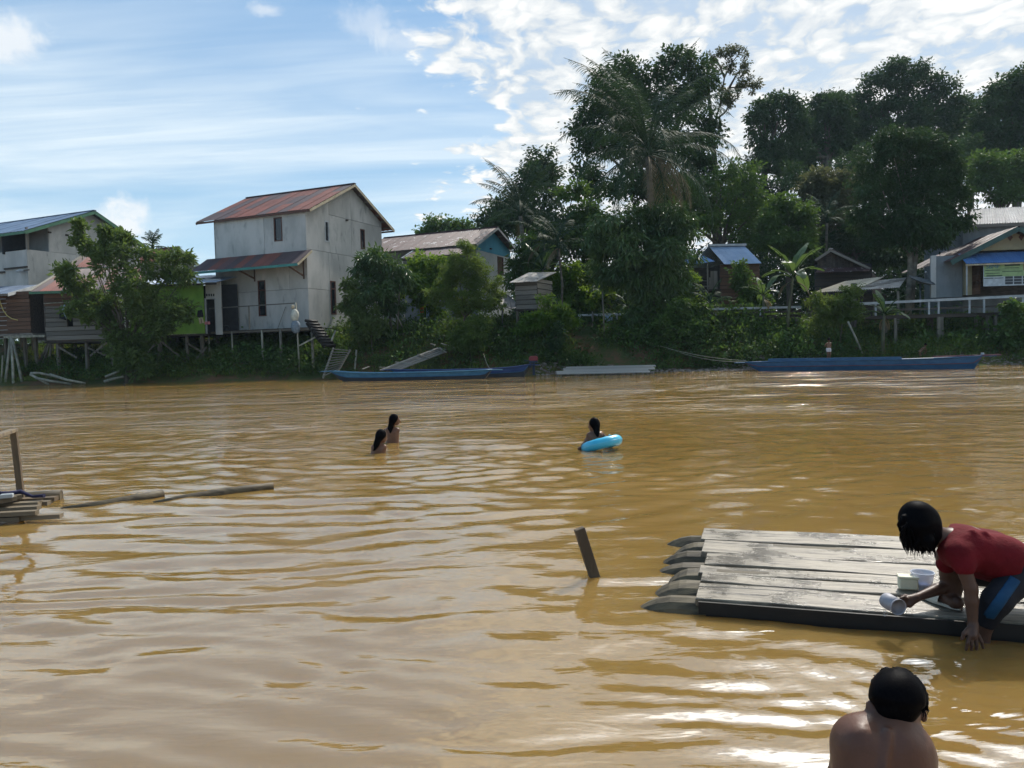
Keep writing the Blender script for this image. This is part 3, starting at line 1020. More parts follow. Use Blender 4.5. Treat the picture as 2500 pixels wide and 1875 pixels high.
    m = MB(); blob(m, bagp + Vector((0, 0, 0.05)), 0.30, 0.22, 0.42, 1); m.build('sack', 'bag_white', bag)
    m = MB(); blob(m, bagp + Vector((-0.12, -0.05, 0.60)), 0.13, 0.13, 0.14, 2); m.build('float', 'cream_paint', bag)
    m = MB(); blob(m, bagp + Vector((0.05, -0.05, -0.72)), 0.32, 0.20, 0.45, 3); m.build('net', 'net_grey', bag)
    # things standing on the deck
    for q, nm, lb, rr, hh, mt in ((Z2(315, 1150), 'bucket', 'dark bucket standing on the deck by the doorway', 0.16, 0.32, 'plastic_dark'),
                                  (Z2(345, 1140), 'cooking_pot', 'grey cooking pot on the deck beside the dark bucket', 0.20, 0.26, 'pot_grey')):
        s = S.shift(0.8).hit(q)[0]
        p = S.P(s, zd - 0.038, 0.8)
        m = MB()
        N = 14; prof = [(rr * 0.8, 0), (rr * 0.92, hh * 0.5), (rr, hh), (rr * 1.05, hh), (rr * 0.9, hh * 0.97), (rr * 0.75, 0.03)]
        vs = []; fs = []
        for (r_, z_) in prof:
            for k in range(N): vs.append((p.x + r_ * math.cos(2 * math.pi * k / N), p.y + r_ * math.sin(2 * math.pi * k / N), p.z + z_))
        for j in range(len(prof) - 1):
            for k in range(N): fs.append((j * N + k, j * N + (k + 1) % N, (j + 1) * N + (k + 1) % N, (j + 1) * N + k))
        fs.append(tuple(range(N))[::-1]); fs.append(tuple((len(prof) - 1) * N + k for k in range(N)))
        m.face_set(vs, fs, True)
        t = thing(nm, p, lb, 'bucket' if nm == 'bucket' else 'pot')
        m.build('vessel', mt, t)
        h = MB(); h.tube([(p.x + rr * math.cos(a), p.y, p.z + hh + rr * 0.8 * math.sin(a)) for a in np.linspace(0, math.pi, 9)], 0.012, 5); h.build('handle', 'wire', t)
    # a plank leaning on the wall
    a = S.hit(Z2(765, 1140)); c = S.hit(Z2(795, 1010))
    pl = MB().beam(S.P(a[0], zd - 0.03, 0.5), S.P(c[0], c[1], 0.06), 0.05, 0.03).build('pole', 'post_wood')
    tag(pl, 'slim stick leaning on the river wall of the grey house', 'stick')
    return F


make_mat('bag_white', (0.55, 0.54, 0.46), (0.42, 0.41, 0.34), 0.7, 6)
make_mat('net_grey', (0.20, 0.24, 0.28), (0.13, 0.16, 0.19), 0.8, 9)
make_mat('plastic_dark', (0.03, 0.04, 0.055), None, 0.5)
make_mat('pot_grey', (0.12, 0.13, 0.14), None, 0.4, metal=0.6)
GREY = grey_house()


def house_left():
    """grey plastered house with the blue-grey roof"""
    O = at_y(*Z1(240, 720), 58.0)
    root = thing('plaster_house', (O.x, O.y, 3.2), 'grey plastered house with blue-grey metal roof and green roof edge', 'house')
    F = gable_frame(O, 66, -24, [Z1(210, 285), Z1(800, 118), Z1(1245, 425)], 0.7, (-260, 549))
    G, S = F['G'], F['S']
    gable_roof(root, F, 'tin_bluegrey', 14, 2, 'green_paint', 'green_paint', 0.24, 5, 11, purlins=8)
    clips = roof_lines(F, 0.1)
    gw = G.hit(Z1(1180, 480))[0]
    zb = 3.4
    bal = rect_px(G, Z1(234, 300), Z1(418, 466))
    gap = rect_px(G, Z1(628, 190), Z1(655, 345))
    z_mid = bal[2]
    panel(G, 0, gap[0], zb, z_mid, 'wall', 'concrete', root, (), clips)
    panel(G, bal[1], gap[0] - 0.01, z_mid + 0.02, 30, 'wall', 'concrete', root, (), clips)
    panel(G, gap[0] + 0.02, gw, zb, 30, 'wall', 'concrete', root, [gap], clips)
    # balcony recess
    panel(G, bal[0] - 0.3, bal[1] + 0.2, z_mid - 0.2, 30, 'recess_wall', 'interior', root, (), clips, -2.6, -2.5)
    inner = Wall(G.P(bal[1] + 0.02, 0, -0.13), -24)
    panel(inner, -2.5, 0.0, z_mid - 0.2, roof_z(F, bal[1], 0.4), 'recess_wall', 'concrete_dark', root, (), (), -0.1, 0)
    zt = roof_z(F, 0)
    panel(S, -14, -0.02, zb, z_mid - 0.02, 'wall', 'concrete', root)
    panel(S, -14, S.hit(Z1(-260, 400))[0], z_mid, zt, 'wall', 'concrete', root)
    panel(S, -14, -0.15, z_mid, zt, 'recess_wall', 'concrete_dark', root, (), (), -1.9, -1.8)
    bar('corner_post', root, 'wood_grey', G.P(0.05, z_mid - 0.02, 0.02), G.P(0.05, zt + 0.2, 0.02), 0.16, 0.16, up=(0.3, 1, 0))
    bar('dark_post', root, 'wood_dark', G.P(gap[0] + .15, gap[2], -0.02), G.P(gap[0] + .15, roof_z(F, gap[0]), -0.02), 0.30, 0.1, up=(0.3, 1, 0))
    wr = rect_px(G.shift(-2.4), Z1(303, 372), Z1(405, 466))
    window(G.shift(-2.4), *wr, root)
    for q in ((415, 302), (562, 325)):
        s, z = G.hit(Z1(*q)); MB().obox(G.P(s, z, 0.05), G.d * 0.11, G.n * 0.06, (0, 0, 0.06)).build('beam_end', 'wood_dark', root)
    v = rect_px(G, Z1(1015, 410), Z1(1060, 460))
    for k in range(3):
        z = v[2] + (k + 0.5) * (v[3] - v[2]) / 3
        bar('vent_slat', root, 'wood_dark', G.P(v[0], z, 0.03), G.P(v[1], z, 0.03), 0.05, 0.12)
    S2 = Wall(G.P(gw, 0), -24); S2.n = -S2.n
    panel(S2, -14, -0.15, zb, roof_z(F, gw), 'wall', 'concrete', root)
    # ledges and brackets on the river face
    for (x0, x1, y) in ((45, 235, 612), (-40, 45, 645)):
        a = S.hit(Z1(x0, y)); c = S.hit(Z1(x1, y))
        bar('ledge', root, 'wood_dark', S.P(a[0], a[1], 0.06), S.P(c[0], a[1], 0.06), 0.14, 0.12)
    # street lamp arm
    a = S.hit(Z1(280, 622)); 
    lamp = thing('wall_lamp', S.P(S.hit(Z1(240, 626))[0], S.hit(Z1(240, 626))[1], 0.1), 'white lamp head on a wooden arm under the balcony of the plastered house', 'lamp')
    c = S.hit(Z1(205, 632))
    MB().beam(S.P(0.5, S.hit(Z1(240, 622))[1], 0.25), S.P(c[0] + 0.3, c[1], 0.30), 0.09, 0.09).build('arm', 'wood_grey', lamp)
    MB().tube([S.P(c[0] - 0.45, c[1], 0.32), S.P(c[0], c[1] + 0.03, 0.32), S.P(c[0] + 0.4, c[1] + 0.02, 0.32)], [0.06, 0.14, 0.07], 8).build('shade', 'white_paint', lamp)
    return F


HL = house_left()


def shed_left():
    """brown board shed at the left edge on spread poles"""
    O = at_y(*Z1(265, 1150), 53.5)
    S = Wall(O, -12)
    fl = O.z
    root = thing('board_shed', (O.x, O.y, fl), 'brown board shed on spread poles with pale sheet roof', 'shed')
    s0 = S.hit(Z1(52, 900))[0]
    zt = S.hit(Z1(160, 800))[1]
    siding(S, s0, -0.02, fl, zt, 0.27, 'wood_brown', root, seed=4)
    panel(S, s0 + .03, -0.03, fl, zt, 'inner_wall', 'wood_dark', root, (), (), -0.12, -0.02)
    S3 = S.shift(-0.9)
    siding(S3, s0 - 3.4, s0 + 0.1, fl, zt, 0.30, 'wood_brown', root, seed=5)
    e = Wall(S.P(-0.02, 0), 78)
    panel(e, 0.05, 3.6, fl, zt, 'end_wall', 'wood_dark', root, (), (), -0.08, 0)
    # roof sheet with white board edge
    A = S.shift(0.9)
    r0_ = A.hit(Z1(65, 818)); r1_ = A.shift(-3.4).hit(Z1(322, 745))
    E0 = A.P(r0_[0], r0_[1]); R0 = A.shift(-3.4).P(r1_[0], r1_[1])
    E1 = E0 + S.d * -7; R1 = R0 + S.d * -7
    roof_slope(root, E0, E1, R0, R1, 7, 1, 'tin_bluegrey', 5, seed=5)
    bar('edge_board', root, 'white_paint', E0 + Vector((0, 0, -.08)), R0 + Vector((0, 0, -.08)), 0.04, 0.22)
    bar('edge_board', root, 'wood_grey', E0 + Vector((0, 0, -.07)), E1 + Vector((0, 0, -.07)), 0.04, 0.14)
    # floor and poles
    MB().prism([S.P(s0 - 3.5, fl - .03, .15), S.P(0.25, fl - .03, .15), S.P(0.25, fl - .03, -3.5), S.P(s0 - 3.5, fl - .03, -3.5)], (0, 0, -0.16)).build('floor', 'wood_grey', root)
    bar('floor_beam', root, 'post_pale', S.P(s0 - 0.2, fl - .24, .12), S.P(1.2, fl - .24, .12), 0.10, 0.16)
    top = S.P(S.hit(Z1(92, 1160))[0], fl - 0.2, 0.1)
    W = S.shift(0.2)
    for q in (Z1(30, 1570), Z1(112, 1570), Z1(200, 1560)):
        p = at_z(*q, 0.0); p.y = min(p.y, 52.5)
        p = at_y(*q, 52.0)
        post('pole', root, 'post_pale', (p.x, p.y, -0.5), (top.x + (p.x - top.x) * 0.08, top.y, top.z), 0.085, False)
    t2 = S.P(S.hit(Z1(335, 1200))[0], fl - 0.3, -1.2)
    for q in (Z1(290, 1320), Z1(335, 1330), Z1(400, 1355)):
        p = at_y(*q, 55.0); z = min(gz(p.x, p.y), p.z) - 0.2
        post('pole', root, 'post_wood', (p.x, p.y, z), (t2.x + (p.x - t2.x) * .1, t2.y, t2.z), 0.08, False)
    for x in (-3.2, -2.2, -0.6, 0.3):
        for o in (-0.8, -3.2):
            stilt(root, S.P(s0 + x + 1.2, 0, o), fl - 0.1, 0.09)
    # yellow hose hanging from the eave
    pts = [A.shift(-0.5).P(*A.shift(-0.5).hit(Z1(x, y))) for x, y in ((0, 870), (8, 910), (28, 960), (60, 1005), (100, 1030), (150, 1042))]
    h = MB().tube(pts, 0.03, 6).build('hose', 'hose_yellow')
    tag(h, 'yellow hose hanging in a curve from the brown shed', 'hose')


make_mat('hose_yellow', (0.45, 0.38, 0.12), None, 0.5)
shed_left()


def kitchen_house():
    """grey lapped board kitchen with the red-brown roof"""
    O = at_y(*Z1(392, 1220), 53.5)
    S = Wall(O, 5)
    fl = O.z
    root = thing('board_house', (O.x, O.y, fl), 'grey lapped-board kitchen house on stilts with red-brown roof', 'house')
    s1 = S.hit(Z1(985, 1200))[0]
    zt = S.hit(Z1(600, 815))[1]
    win = rect_px(S, Z1(565, 1035), Z1(622, 1105))
    siding(S, 0, s1, fl, zt - .9, 0.30, 'wood_grey', root, [win], seed=2, slant=0.02)
    siding(S, 0, s1, zt - 0.9, zt + 0.2, 0.30, 'wood_brown', root, [], seed=3, slant=0.01)
    panel(S, 0.03, s1 - .03, fl, zt, 'inner_wall', 'wood_dark', root, [win], (), -0.15, -0.02)
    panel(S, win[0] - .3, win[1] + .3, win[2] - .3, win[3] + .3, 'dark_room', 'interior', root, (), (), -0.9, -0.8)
    e = Wall(O, 84)
    panel(e, 0.02, 5, fl, zt, 'end_wall', 'wood_dark', root, (), (), -0.1, 0)
    # side porch wall to the left, set back
    B = S.shift(-1.6)
    b0 = B.hit(Z1(262, 1000))[0]
    panel(B, b0, 0.0, fl + 0.1, zt, 'porch_wall', 'concrete_dark', root)
    # roof: long slope falling to the river
    A = S.shift(0.55)
    e0 = A.hit(Z1(245, 803)); e1x = A.hit(Z1(1215, 760))[0]
    Rw = S.shift(-4.2)
    r0_ = Rw.hit(Z1(560, 612)); r1x = Rw.hit(Z1(1180, 640))[0]
    E0, E1 = A.P(e0[0], e0[1]), A.P(e1x, e0[1] + 0.1)
    R0, R1 = Rw.P(r0_[0], r0_[1]), Rw.P(r1x, r0_[1] + 0.05)
    roof_slope(root, E0, E1, R0, R1, 11, 2, 'tin_red', 5, seed=14)
    bar('eave_board', root, 'green_paint', E0 + Vector((0, 0, -.08)), E1 + Vector((0, 0, -.08)), 0.035, 0.17)
    bar('edge_board', root, 'wood_pale', E0 + Vector((0, 0, .05)), R0 + Vector((0, 0, .05)), 0.22, 0.05)
    # upper roof behind with its own green edge
    U = S.shift(-4.4)
    u0_ = U.hit(Z1(545, 600)); u1 = U.hit(Z1(1100, 585))[0]
    V = S.shift(-6.6)
    v0 = V.hit(Z1(690, 505)); v1 = V.hit(Z1(1060, 500))[0]
    roof_slope(root, U.P(u0_[0], u0_[1]), U.P(u1, u0_[1]), V.P(v0[0], v0[1]), V.P(v1, v0[1]), 6, 1, 'tin_red', 5, seed=24)
    bar('eave_board', root, 'green_paint', U.P(u0_[0], u0_[1] - .09), U.P(u1, u0_[1] - .09), 0.035, 0.18)
    bar('edge_board', root, 'wood_pale', U.P(u0_[0], u0_[1] + .03), V.P(v0[0], v0[1] + .03), 0.3, 0.05)
    # floor, stilts, braces
    MB().prism([S.P(-0.1, fl - .02, .08), S.P(s1, fl - .02, .08), S.P(s1, fl - .02, -5), S.P(-0.1, fl - .02, -5)], (0, 0, -0.14)).build('floor', 'wood_dark', root)
    for q in (Z1(485, 1300), Z1(727, 1300), Z1(940, 1300), Z1(1340, 1300)):
        s = S.hit(q)[0]
        for o in (-0.1, -2.6, -4.8):
            stilt(root, S.P(s, 0, o), fl - 0.12, 0.09)
    for (x0, y0, x1, y1) in ((480, 1262, 650, 1360), (905, 1225, 760, 1345), (740, 1275, 918, 1350)):
        a = S.P(*S.hit(Z1(x0, y0)), -0.02); c = S.P(*S.hit(Z1(x1, y1)), -0.02)
        bar('brace', root, 'post_wood', a, c, 0.06, 0.13)
    # clothes line with a pale blue shirt
    C = S.shift(0.35)
    ln = MB()
    a = C.P(*C.hit(Z1(370, 902))); c = C.P(*C.hit(Z1(690, 885)))
    ln.tube([a, c], 0.03, 6)
    t = tag(ln.build('drying_pole', 'post_pale'), 'thin drying pole in front of the board kitchen', 'pole')
    for (q0, q1, q2, q3, mt, lb) in ((Z1(508, 925), Z1(545, 912), Z1(570, 960), Z1(560, 1030), 'cloth_pale', 'pale blue shirt hanging outside the board kitchen'),
                                     (Z1(500, 950), Z1(530, 960), Z1(556, 1040), Z1(505, 1030), 'cloth_black', 'black cloth hanging behind the pale blue shirt')):
        cloth(C.shift(0.05 if mt == 'cloth_pale' else 0.0), [q0, q1, q2, q3], mt, 'hanging_cloth', lb)


def cloth(w, quad, mt, name, label, cat='cloth', group=None):
    pts = [w.P(*w.hit(q)) for q in quad]
    m = MB(); N = 8
    vs = []; fs = []
    for i in range(N + 1):
        for j in range(N + 1):
            u, v = i / N, j / N
            p = pts[0].lerp(pts[1], u).lerp(pts[3].lerp(pts[2], u), v)
            p = p + w.n * (0.045 * math.sin(u * 9 + v * 2) * (0.3 + v)) + Vector((0, 0, 0.02 * math.sin(u * 13)))
            vs += [p]
    for i in range(N):
        for j in range(N):
            a = i * (N + 1) + j
            fs.append((a, a + 1, a + N + 2, a + N + 1))
    k = len(vs)
    vs = vs + [p - w.n * 0.012 for p in vs]
    fs2 = [tuple(x + k for x in f[::-1]) for f in fs]
    edge = []
    bd = [i * (N + 1) for i in range(N + 1)] + [N * (N + 1) + j for j in range(1, N + 1)] + [i * (N + 1) + N for i in range(N - 1, -1, -1)] + list(range(N - 1, 0, -1))
    for i in range(len(bd)):
        a, b = bd[i], bd[(i + 1) % len(bd)]
        edge.append((a, b, b + k, a + k))
    m.face_set(vs, fs + fs2 + edge, True)
    return tag(m.build(name, mt), label, cat, group)


make_mat('cloth_pale', (0.36, 0.46, 0.60), (0.30, 0.40, 0.52), 0.85, 8)
make_mat('cloth_black', (0.012, 0.013, 0.018), None, 0.85)
make_mat('cloth_blue', (0.06, 0.18, 0.42), None, 0.85)
make_mat('cloth_orange', (0.55, 0.13, 0.04), None, 0.85)
make_mat('cloth_white', (0.62, 0.62, 0.62), None, 0.85)
make_mat('cloth_pink', (0.5, 0.2, 0.22), None, 0.85)
kitchen_house()


def green_house():
    O = at_y(*Z2(182, 1210), 53.8)
    S = Wall(O, -6)
    fl = O.z
    root = thing('green_house', (O.x, O.y, fl), 'low house with lime green wall on stilts beside the grey house', 'house')
    s0 = S.hit(Z1(1100, 1000))[0]
    zt = S.hit(Z1(1600, 735))[1]
    wn = rect_px(S, Z1(1395, 945), Z1(1465, 1010))
    panel(S, s0, 0, fl, zt, 'wall', 'green_wall', root, [wn])
    window(S, *wn, root)
    for k in range(3):
        s, z = S.hit(Z1(1405 + 18 * k, 843)); MB().obox(S.P(s, z, 0.0), S.d * 0.05, S.n * 0.012, (0, 0, 0.06)).build('vent_hole', 'interior', root)
    e = Wall(S.P(s0, 0), 84)
    panel(e, 0.12, 5, fl, zt, 'end_wall', 'green_wall', root)
    # linking wall with the dark doorway
    K = S.shift(-0.35)
    k0 = 0.02; k1 = K.hit(Z2(282, 1000))[0] + 0.25
    dr = rect_px(K, Z2(190, 955), Z2(268, 1182))
    zk = K.hit(Z2(230, 835))[1]
    panel(K, k0, k1, fl - 0.1, zk + 0.3, 'link_wall', 'concrete', root, [(dr[0], dr[1], fl - 0.2, dr[3])])
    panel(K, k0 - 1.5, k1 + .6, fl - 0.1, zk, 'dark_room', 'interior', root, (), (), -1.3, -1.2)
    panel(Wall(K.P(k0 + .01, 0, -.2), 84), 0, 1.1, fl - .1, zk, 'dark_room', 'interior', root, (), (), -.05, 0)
    m = MB()
    for a, c in ((dr[0] - 0.06, dr[0]), (dr[1], dr[1] + 0.06)):
        m.prism([K.P(a, fl - .08, -.1), K.P(c, fl - .08, -.1), K.P(c, dr[3], -.1), K.P(a, dr[3], -.1)], K.n * 0.15)
    m.prism([K.P(dr[0] - .06, dr[3], -.1), K.P(dr[1] + .06, dr[3], -.1), K.P(dr[1] + .06, dr[3] + .07, -.1), K.P(dr[0] - .06, dr[3] + .07, -.1)], K.n * 0.15)
    m.build('door_frame', 'white_paint', root)
    for k in range(4):
        s, z = K.hit(Z2(200 + 17 * k, 922)); MB().obox(K.P(s, z, 0.0), K.d * 0.05, K.n * 0.014, (0, 0, 0.09)).build('vent_hole', 'interior', root)
    # roof of pale sheets
    A = S.shift(0.5)
    e1 = A.hit(Z2(272, 826)); e0 = A.hit(Z1(1085, 770))[0]
    Rw = S.shift(-3.5)
    zr = Rw.hit(Z2(240, 775))[1]
    roof_slope(root, A.P(e1[0], e1[1]), A.P(e0, e1[1]), Rw.P(e1[0] + .6, zr), Rw.P(e0, zr), 12, 1, 'tin_skyblue', 5, seed=31)
    bar('eave_board', root, 'wood_dark', A.P(e0, e1[1] - .09), A.P(e1[0], e1[1] - .09), 0.04, 0.14)
    MB().prism([S.P(s0, fl - .02, .03), S.P(0.0, fl - .02, .03), S.P(0, fl - .02, -5), S.P(s0, fl - .02, -5)], (0, 0, -0.14)).build('floor', 'wood_dark', root)
    for q in (Z1(1230, 1300), Z1(1350, 1300), Z1(1575, 1300), Z1(1700, 1300)):
        s = S.hit(q)[0]
        for o in (-0.1, -2.4, -4.6):
            stilt(root, S.P(s, 0, o), fl - 0.1, 0.08)
    for (x0, y0, x1, y1) in ((1330, 1220, 1230, 1330), (1365, 1225, 1585, 1405), (1745, 1270, 1615, 1420), (1580, 1235, 1700, 1310)):
        a = S.P(*S.hit(Z1(x0, y0)), 0.02); c = S.P(*S.hit(Z1(x1, y1)), 0.02)
        bar('brace', root, 'post_wood', a, c, 0.06, 0.12)
    # washing hung on the rail end
    C = S.shift(0.5)
    for quad, mt, lb in (([Z2(130, 1040), Z2(165, 1030), Z2(172, 1085), Z2(128, 1092)], 'cloth_black', 'dark cloth hung by the green wall near the doorway'),
                         ([Z2(136, 1095), Z2(165, 1090), Z2(178, 1130), Z2(148, 1140)], 'cream_paint', 'cream cloth below the dark one by the green wall'),
                         ([Z2(183, 1122), Z2(222, 1120), Z2(222, 1140), Z2(185, 1145)], 'cloth_pink', 'pinkish cloth laid over the rail in front of the dark doorway')):
        cloth(C, quad, mt, 'hanging_cloth', lb)


green_house()


def back_house():
    """red roofed gable house behind the green one"""
    O = at_y(*Z1(1385, 640), 68.0)
    root = thing('gable_house', (O.x, O.y, 3.1), 'house with brown roof and pale green gable edge behind the green house', 'house')
    F = gable_frame(O, 66, -24, [Z1(1360, 545), Z1(1510, 425), Z1(1690, 580)], 0.7, Z1(1180, 445))
    gable_roof(root, F, 'tin_red', 7, 1, 'cream_green', 'cream_green', 0.26, 5, 41, purlins=5)
    G, S = F['G'], F['S']
    clips = roof_lines(F, 0.1)
    gw = G.hit(Z1(1640, 600))[0]
    panel(G, 0, gw, 3.0, 30, 'wall', 'concrete', root, (), clips)
    panel(S, -F['L'] + .5, -.02, 3.0, roof_z(F, 0), 'wall', 'concrete', root)
    G2 = Wall(O + F['b'] * (F['L'] - .5), 66); G2.n = -G2.n
    panel(G2, 0, gw, 3.0, 30, 'wall', 'concrete', root, (), clips)
    S2 = Wall(G.P(gw, 0), -24); S2.n = -S2.n
    panel(S2, -F['L'] + .7, -.15, 3.0, roof_z(F, gw), 'wall', 'concrete', root)


make_mat('cream_green', (0.36, 0.42, 0.30), (0.28, 0.34, 0.24), 0.7)
back_house()


def blue_gable_house():
    O = at_y(*Z3(1372, 560), 62.0)
    root = thing('gable_house', (O.x, O.y, 3.1), 'white house with blue gable and patchy rusted roof', 'house')
    F = gable_frame(O, 66, -24, [Z3(1372, 268), Z3(1555, 122), Z3(1722, 318)], 0.7, Z3(565, 240))
    gable_roof(root, F, 'tin_rust', 16, 2, 'white_paint', 'wood_dark', 0.16, 5, 51, cols2=6, purlins=4)
    G, S = F['G'], F['S']
    clips = roof_lines(F, 0.1)
    gw = G.hit(Z3(1662, 450))[0]
    zs = G.hit(Z3(1390, 325))[1]
    dr = rect_px(G, Z3(1548, 376), Z3(1603, 545))
    panel(G, 0, gw, 3.0, zs, 'wall', 'white_wall', root, [dr])
    panel(G, 0, gw, zs + .01, 30, 'gable_board', 'blue_gable', root, (), clips, -0.12, 0.02)
    window(G, *dr, root, pane='shutter_brown', fw=0.09, bars=(dr[3] - 0.45,))
    s, z = G.hit(Z3(1485, 312)); MB().obox(G.P(s, z, 0.08), G.d * .12, G.n * .07, (0, 0, .05)).build('beam_end', 'wood_dark', root)
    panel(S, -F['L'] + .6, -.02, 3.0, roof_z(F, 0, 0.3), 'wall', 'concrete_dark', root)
    G2 = Wall(O + F['b'] * (F['L'] - .6), 66); G2.n = -G2.n
    panel(G2, 0, gw, 3.0, 30, 'wall', 'concrete', root, (), clips)
    S2 = Wall(G.P(gw, 0), -24); S2.n = -S2.n
    panel(S2, -F['L'] + .8, -.15, 3.0, roof_z(F, gw), 'wall', 'white_wall', root)
    # raised lower lean-to roof with its pale edge
    A = S.shift(2.6)
    e0 = A.hit(Z3(715, 400)); e1 = A.hit(Z3(1250, 352))
    U = S.shift(1.2)
    r0_ = U.hit(Z3(835, 300)); r1 = U.hit(Z3(1290, 290))
    z0 = (e0[1] + e1[1]) / 2; z1 = (r0_[1] + r1[1]) / 2 - .15
    roof_slope(root, A.P(e0[0], z0), A.P(e1[0], z0), S.P(r0_[0], z1 + .5, .3), S.P(r1[0], z1 + .5, .3), 8, 1, 'tin_rust', 5, seed=61)
    bar('edge_board', root, 'white_paint', A.P(e0[0], z0 + .04), S.P(r0_[0], z1 + .54, .3), 0.18, 0.05)
    bar('eave_board', root, 'wood_dark', A.P(e0[0], z0 - .1), A.P(e1[0], z0 - .1), 0.05, 0.2)


make_mat('shutter_brown', (0.13, 0.085, 0.06), (0.09, 0.06, 0.045), 0.8, 3, 4, (4, 4, 0.4))
blue_gable_house()


def plank_hut():
    """small latrine hut of rough planks with tin roof"""
    O = at_y(*Z3(1900, 835), 51.0)
    G = Wall(O, 58); S = Wall(O, -8)
    fl = O.z
    root = thing('plank_hut', (O.x, O.y, fl - 0.9), 'tiny hut of rough grey planks with pale tin roof', 'hut')
    gw = G.hit(Z3(2028, 700))[0]; sl = S.hit(Z3(1706, 700))[0]
    z1 = S.hit(Z3(1900, 600))[1]
    siding(G, 0, gw, fl, z1 + 0.25, 0.36, 'wood_pale', root, seed=7, slant=-0.03)
    siding(S, sl, 0, fl, z1 + .1, 0.33, 'wood_grey', root, seed=8)
    panel(S, sl + .02, -.04, fl, z1, 'inner_wall', 'wood_dark', root, (), (), -0.1, -0.03)
    panel(G, .04, gw - .02, fl, z1, 'inner_wall', 'wood_dark', root, (), (), -0.1, -0.03)
    G2 = Wall(S.P(sl, 0), 58); G2.n = -G2.n
    panel(G2, 0, gw, fl, z1, 'end_wall', 'wood_dark', root, (), (), -0.05, 0)
    S2 = Wall(G.P(gw, 0), -8); S2.n = -S2.n
    panel(S2, sl, 0, fl, z1, 'rear_wall', 'wood_dark', root, (), (), -0.05, 0)
    A = S.shift(0.5)
    e0 = A.hit(Z3(1655, 608)); e1 = A.hit(Z3(1900, 595))
    B = S.shift(-2.2)
    r0_ = B.hit(Z3(1825, 522)); r1 = B.hit(Z3(2070, 517))
    roof_slope(root, A.P(*e1), A.P(*e0), B.P(*r1), B.P(*r0_), 4, 1, 'tin_white', 5, seed=3, jag=0.12, amp=0.03)
    MB().prism([S.P(sl - .1, fl - .01, .1), S.P(.1, fl - .01, .1), G.P(gw, fl - .01, .1), S2.P(sl, fl - .01, .1)], (0, 0, -.1)).build('floor', 'wood_dark', root)
    for p in (S.P(sl + .1, 0), S.P(-.05, 0), G.P(gw - .1, 0), S2.P(sl + .1, 0)):
        stilt(root, p, fl - .05, 0.07)


plank_hut()


def blue_hut():
    """board hut with blue metal roof"""
    O = at_y(*Z4(1690, 640), 56.0)
    S = Wall(O, 4)
    fl = O.z - 0.3
    root = thing('board_hut', (O.x, O.y, 3.0), 'board hut with bright blue corrugated roof behind the banana plant', 'hut')
    s1 = S.hit(Z4(2037, 450))[0]
    zt = S.hit(Z4(1900, 312))[1]
    zb = 3.0
    siding(S, 0, s1, zb, zt, 0.26, 'wood_brown', root, seed=17)
    panel(S, .03, s1 - .03, zb, zt, 'inner_wall', 'wood_dark', root, (), (), -.1, -.03)
    e = Wall(O, 94); 
    panel(e, .05, 4, zb, zt, 'end_wall', 'wood_dark', root, (), (), -.08, 0)
    e2 = Wall(S.P(s1, 0), 94); panel(e2, .05, 4, zb, zt, 'end_wall', 'wood_brown', root, (), (), -.08, 0)
    # main roof
    A = S.shift(.5); B = S.shift(-2.4)
    e0 = A.hit(Z4(1725, 313)); e1 = A.hit(Z4(2062, 308)); r1 = B.hit(Z4(1905, 148)); r0_ = B.hit(Z4(1585, 140))
    a0 = A.hit(Z4(1640, 272))
    E0, E1, R1, R0 = A.P(e0[0], e1[1]), A.P(e1[0], e1[1]), B.P(r1[0], r1[1]), B.P(r0_[0], r1[1])
    roof_slope(root, E0, E1, R0, R1, 6, 2, 'tin_skyblue', 6, seed=71)
    # far slope, hip side and white ridge
    C = S.shift(-5.2)
    roof_slope(root, C.P(e0[0] - 1, e1[1]), C.P(e1[0], e1[1]), R0, R1, 4, 1, 'tin_skyblue', 5, seed=72)
    MB().prism([E1, R1, C.P(e1[0], e1[1])], (0, 0, -0.04)).build('hip_sheet', 'tin_red', root)
    bar('ridge_cap', root, 'white_paint', R0 + Vector((0, 0, .06)), R1 + Vector((0.1, 0, .06)), 0.4, 0.16)
    # porch with bright blue sheet, door boards and rail
    Pq = S.shift(.3)
    q0 = Pq.hit(Z4(1430, 318)); q1 = Pq.hit(Z4(1640, 282))
    Bq = S.shift(-2.2)
    roof_slope(root, Pq.P(*q0), Pq.P(q1[0], q0[1] + .2), Bq.P(q0[0], q0[1] + .6), Bq.P(q1[0], q0[1] + .9), 4, 1, 'tin_blue', 5, seed=73)
    x0 = Pq.hit(Z4(1430, 500))[0]
    zf = Pq.hit(Z4(1500, 540))[1]
    MB().prism([S.P(x0, zf, .25), S.P(0, zf, .25), S.P(0, zf, -2.2), S.P(x0, zf, -2.2)], (0, 0, -.12)).build('porch_floor', 'wood_dark', root)
    panel(S, x0, 0, zf, zt, 'porch_wall', 'wood_dark', root, (), (), -2.2, -2.1)
    for q in (1432, 1580):
        s = Pq.hit(Z4(q, 400))[0]; bar('porch_post', root, 'wood_grey', S.P(s, zb - .2, .2), S.P(s, zt + .1, .2), .1, .1, up=(.3, 1, 0))
    for k in range(5):
        s = Pq.hit(Z4(1604 + 15 * k, 470))[0]; zz = Pq.hit(Z4(1640, 372 + (58 if k < 1 else 0)))[1]
        bar('door_board', root, 'wood_grey', S.P(s, zf, .12), S.P(s, zz, .12), .06, .035, up=(.0, 1, 0.3)).scale[1] *= 2.2
    z = Pq.hit(Z4(1500, 462))[1]
    bar('porch_rail', root, 'wood_grey', S.P(x0, z, .2), S.P(Pq.hit(Z4(1600, 460))[0], z, .2), .06, .09)
    bar('porch_rail', root, 'wood_grey', S.P(x0, z - .4, .2), S.P(Pq.hit(Z4(1600, 460))[0], z - .4, .2), .06, .09)


blue_hut()


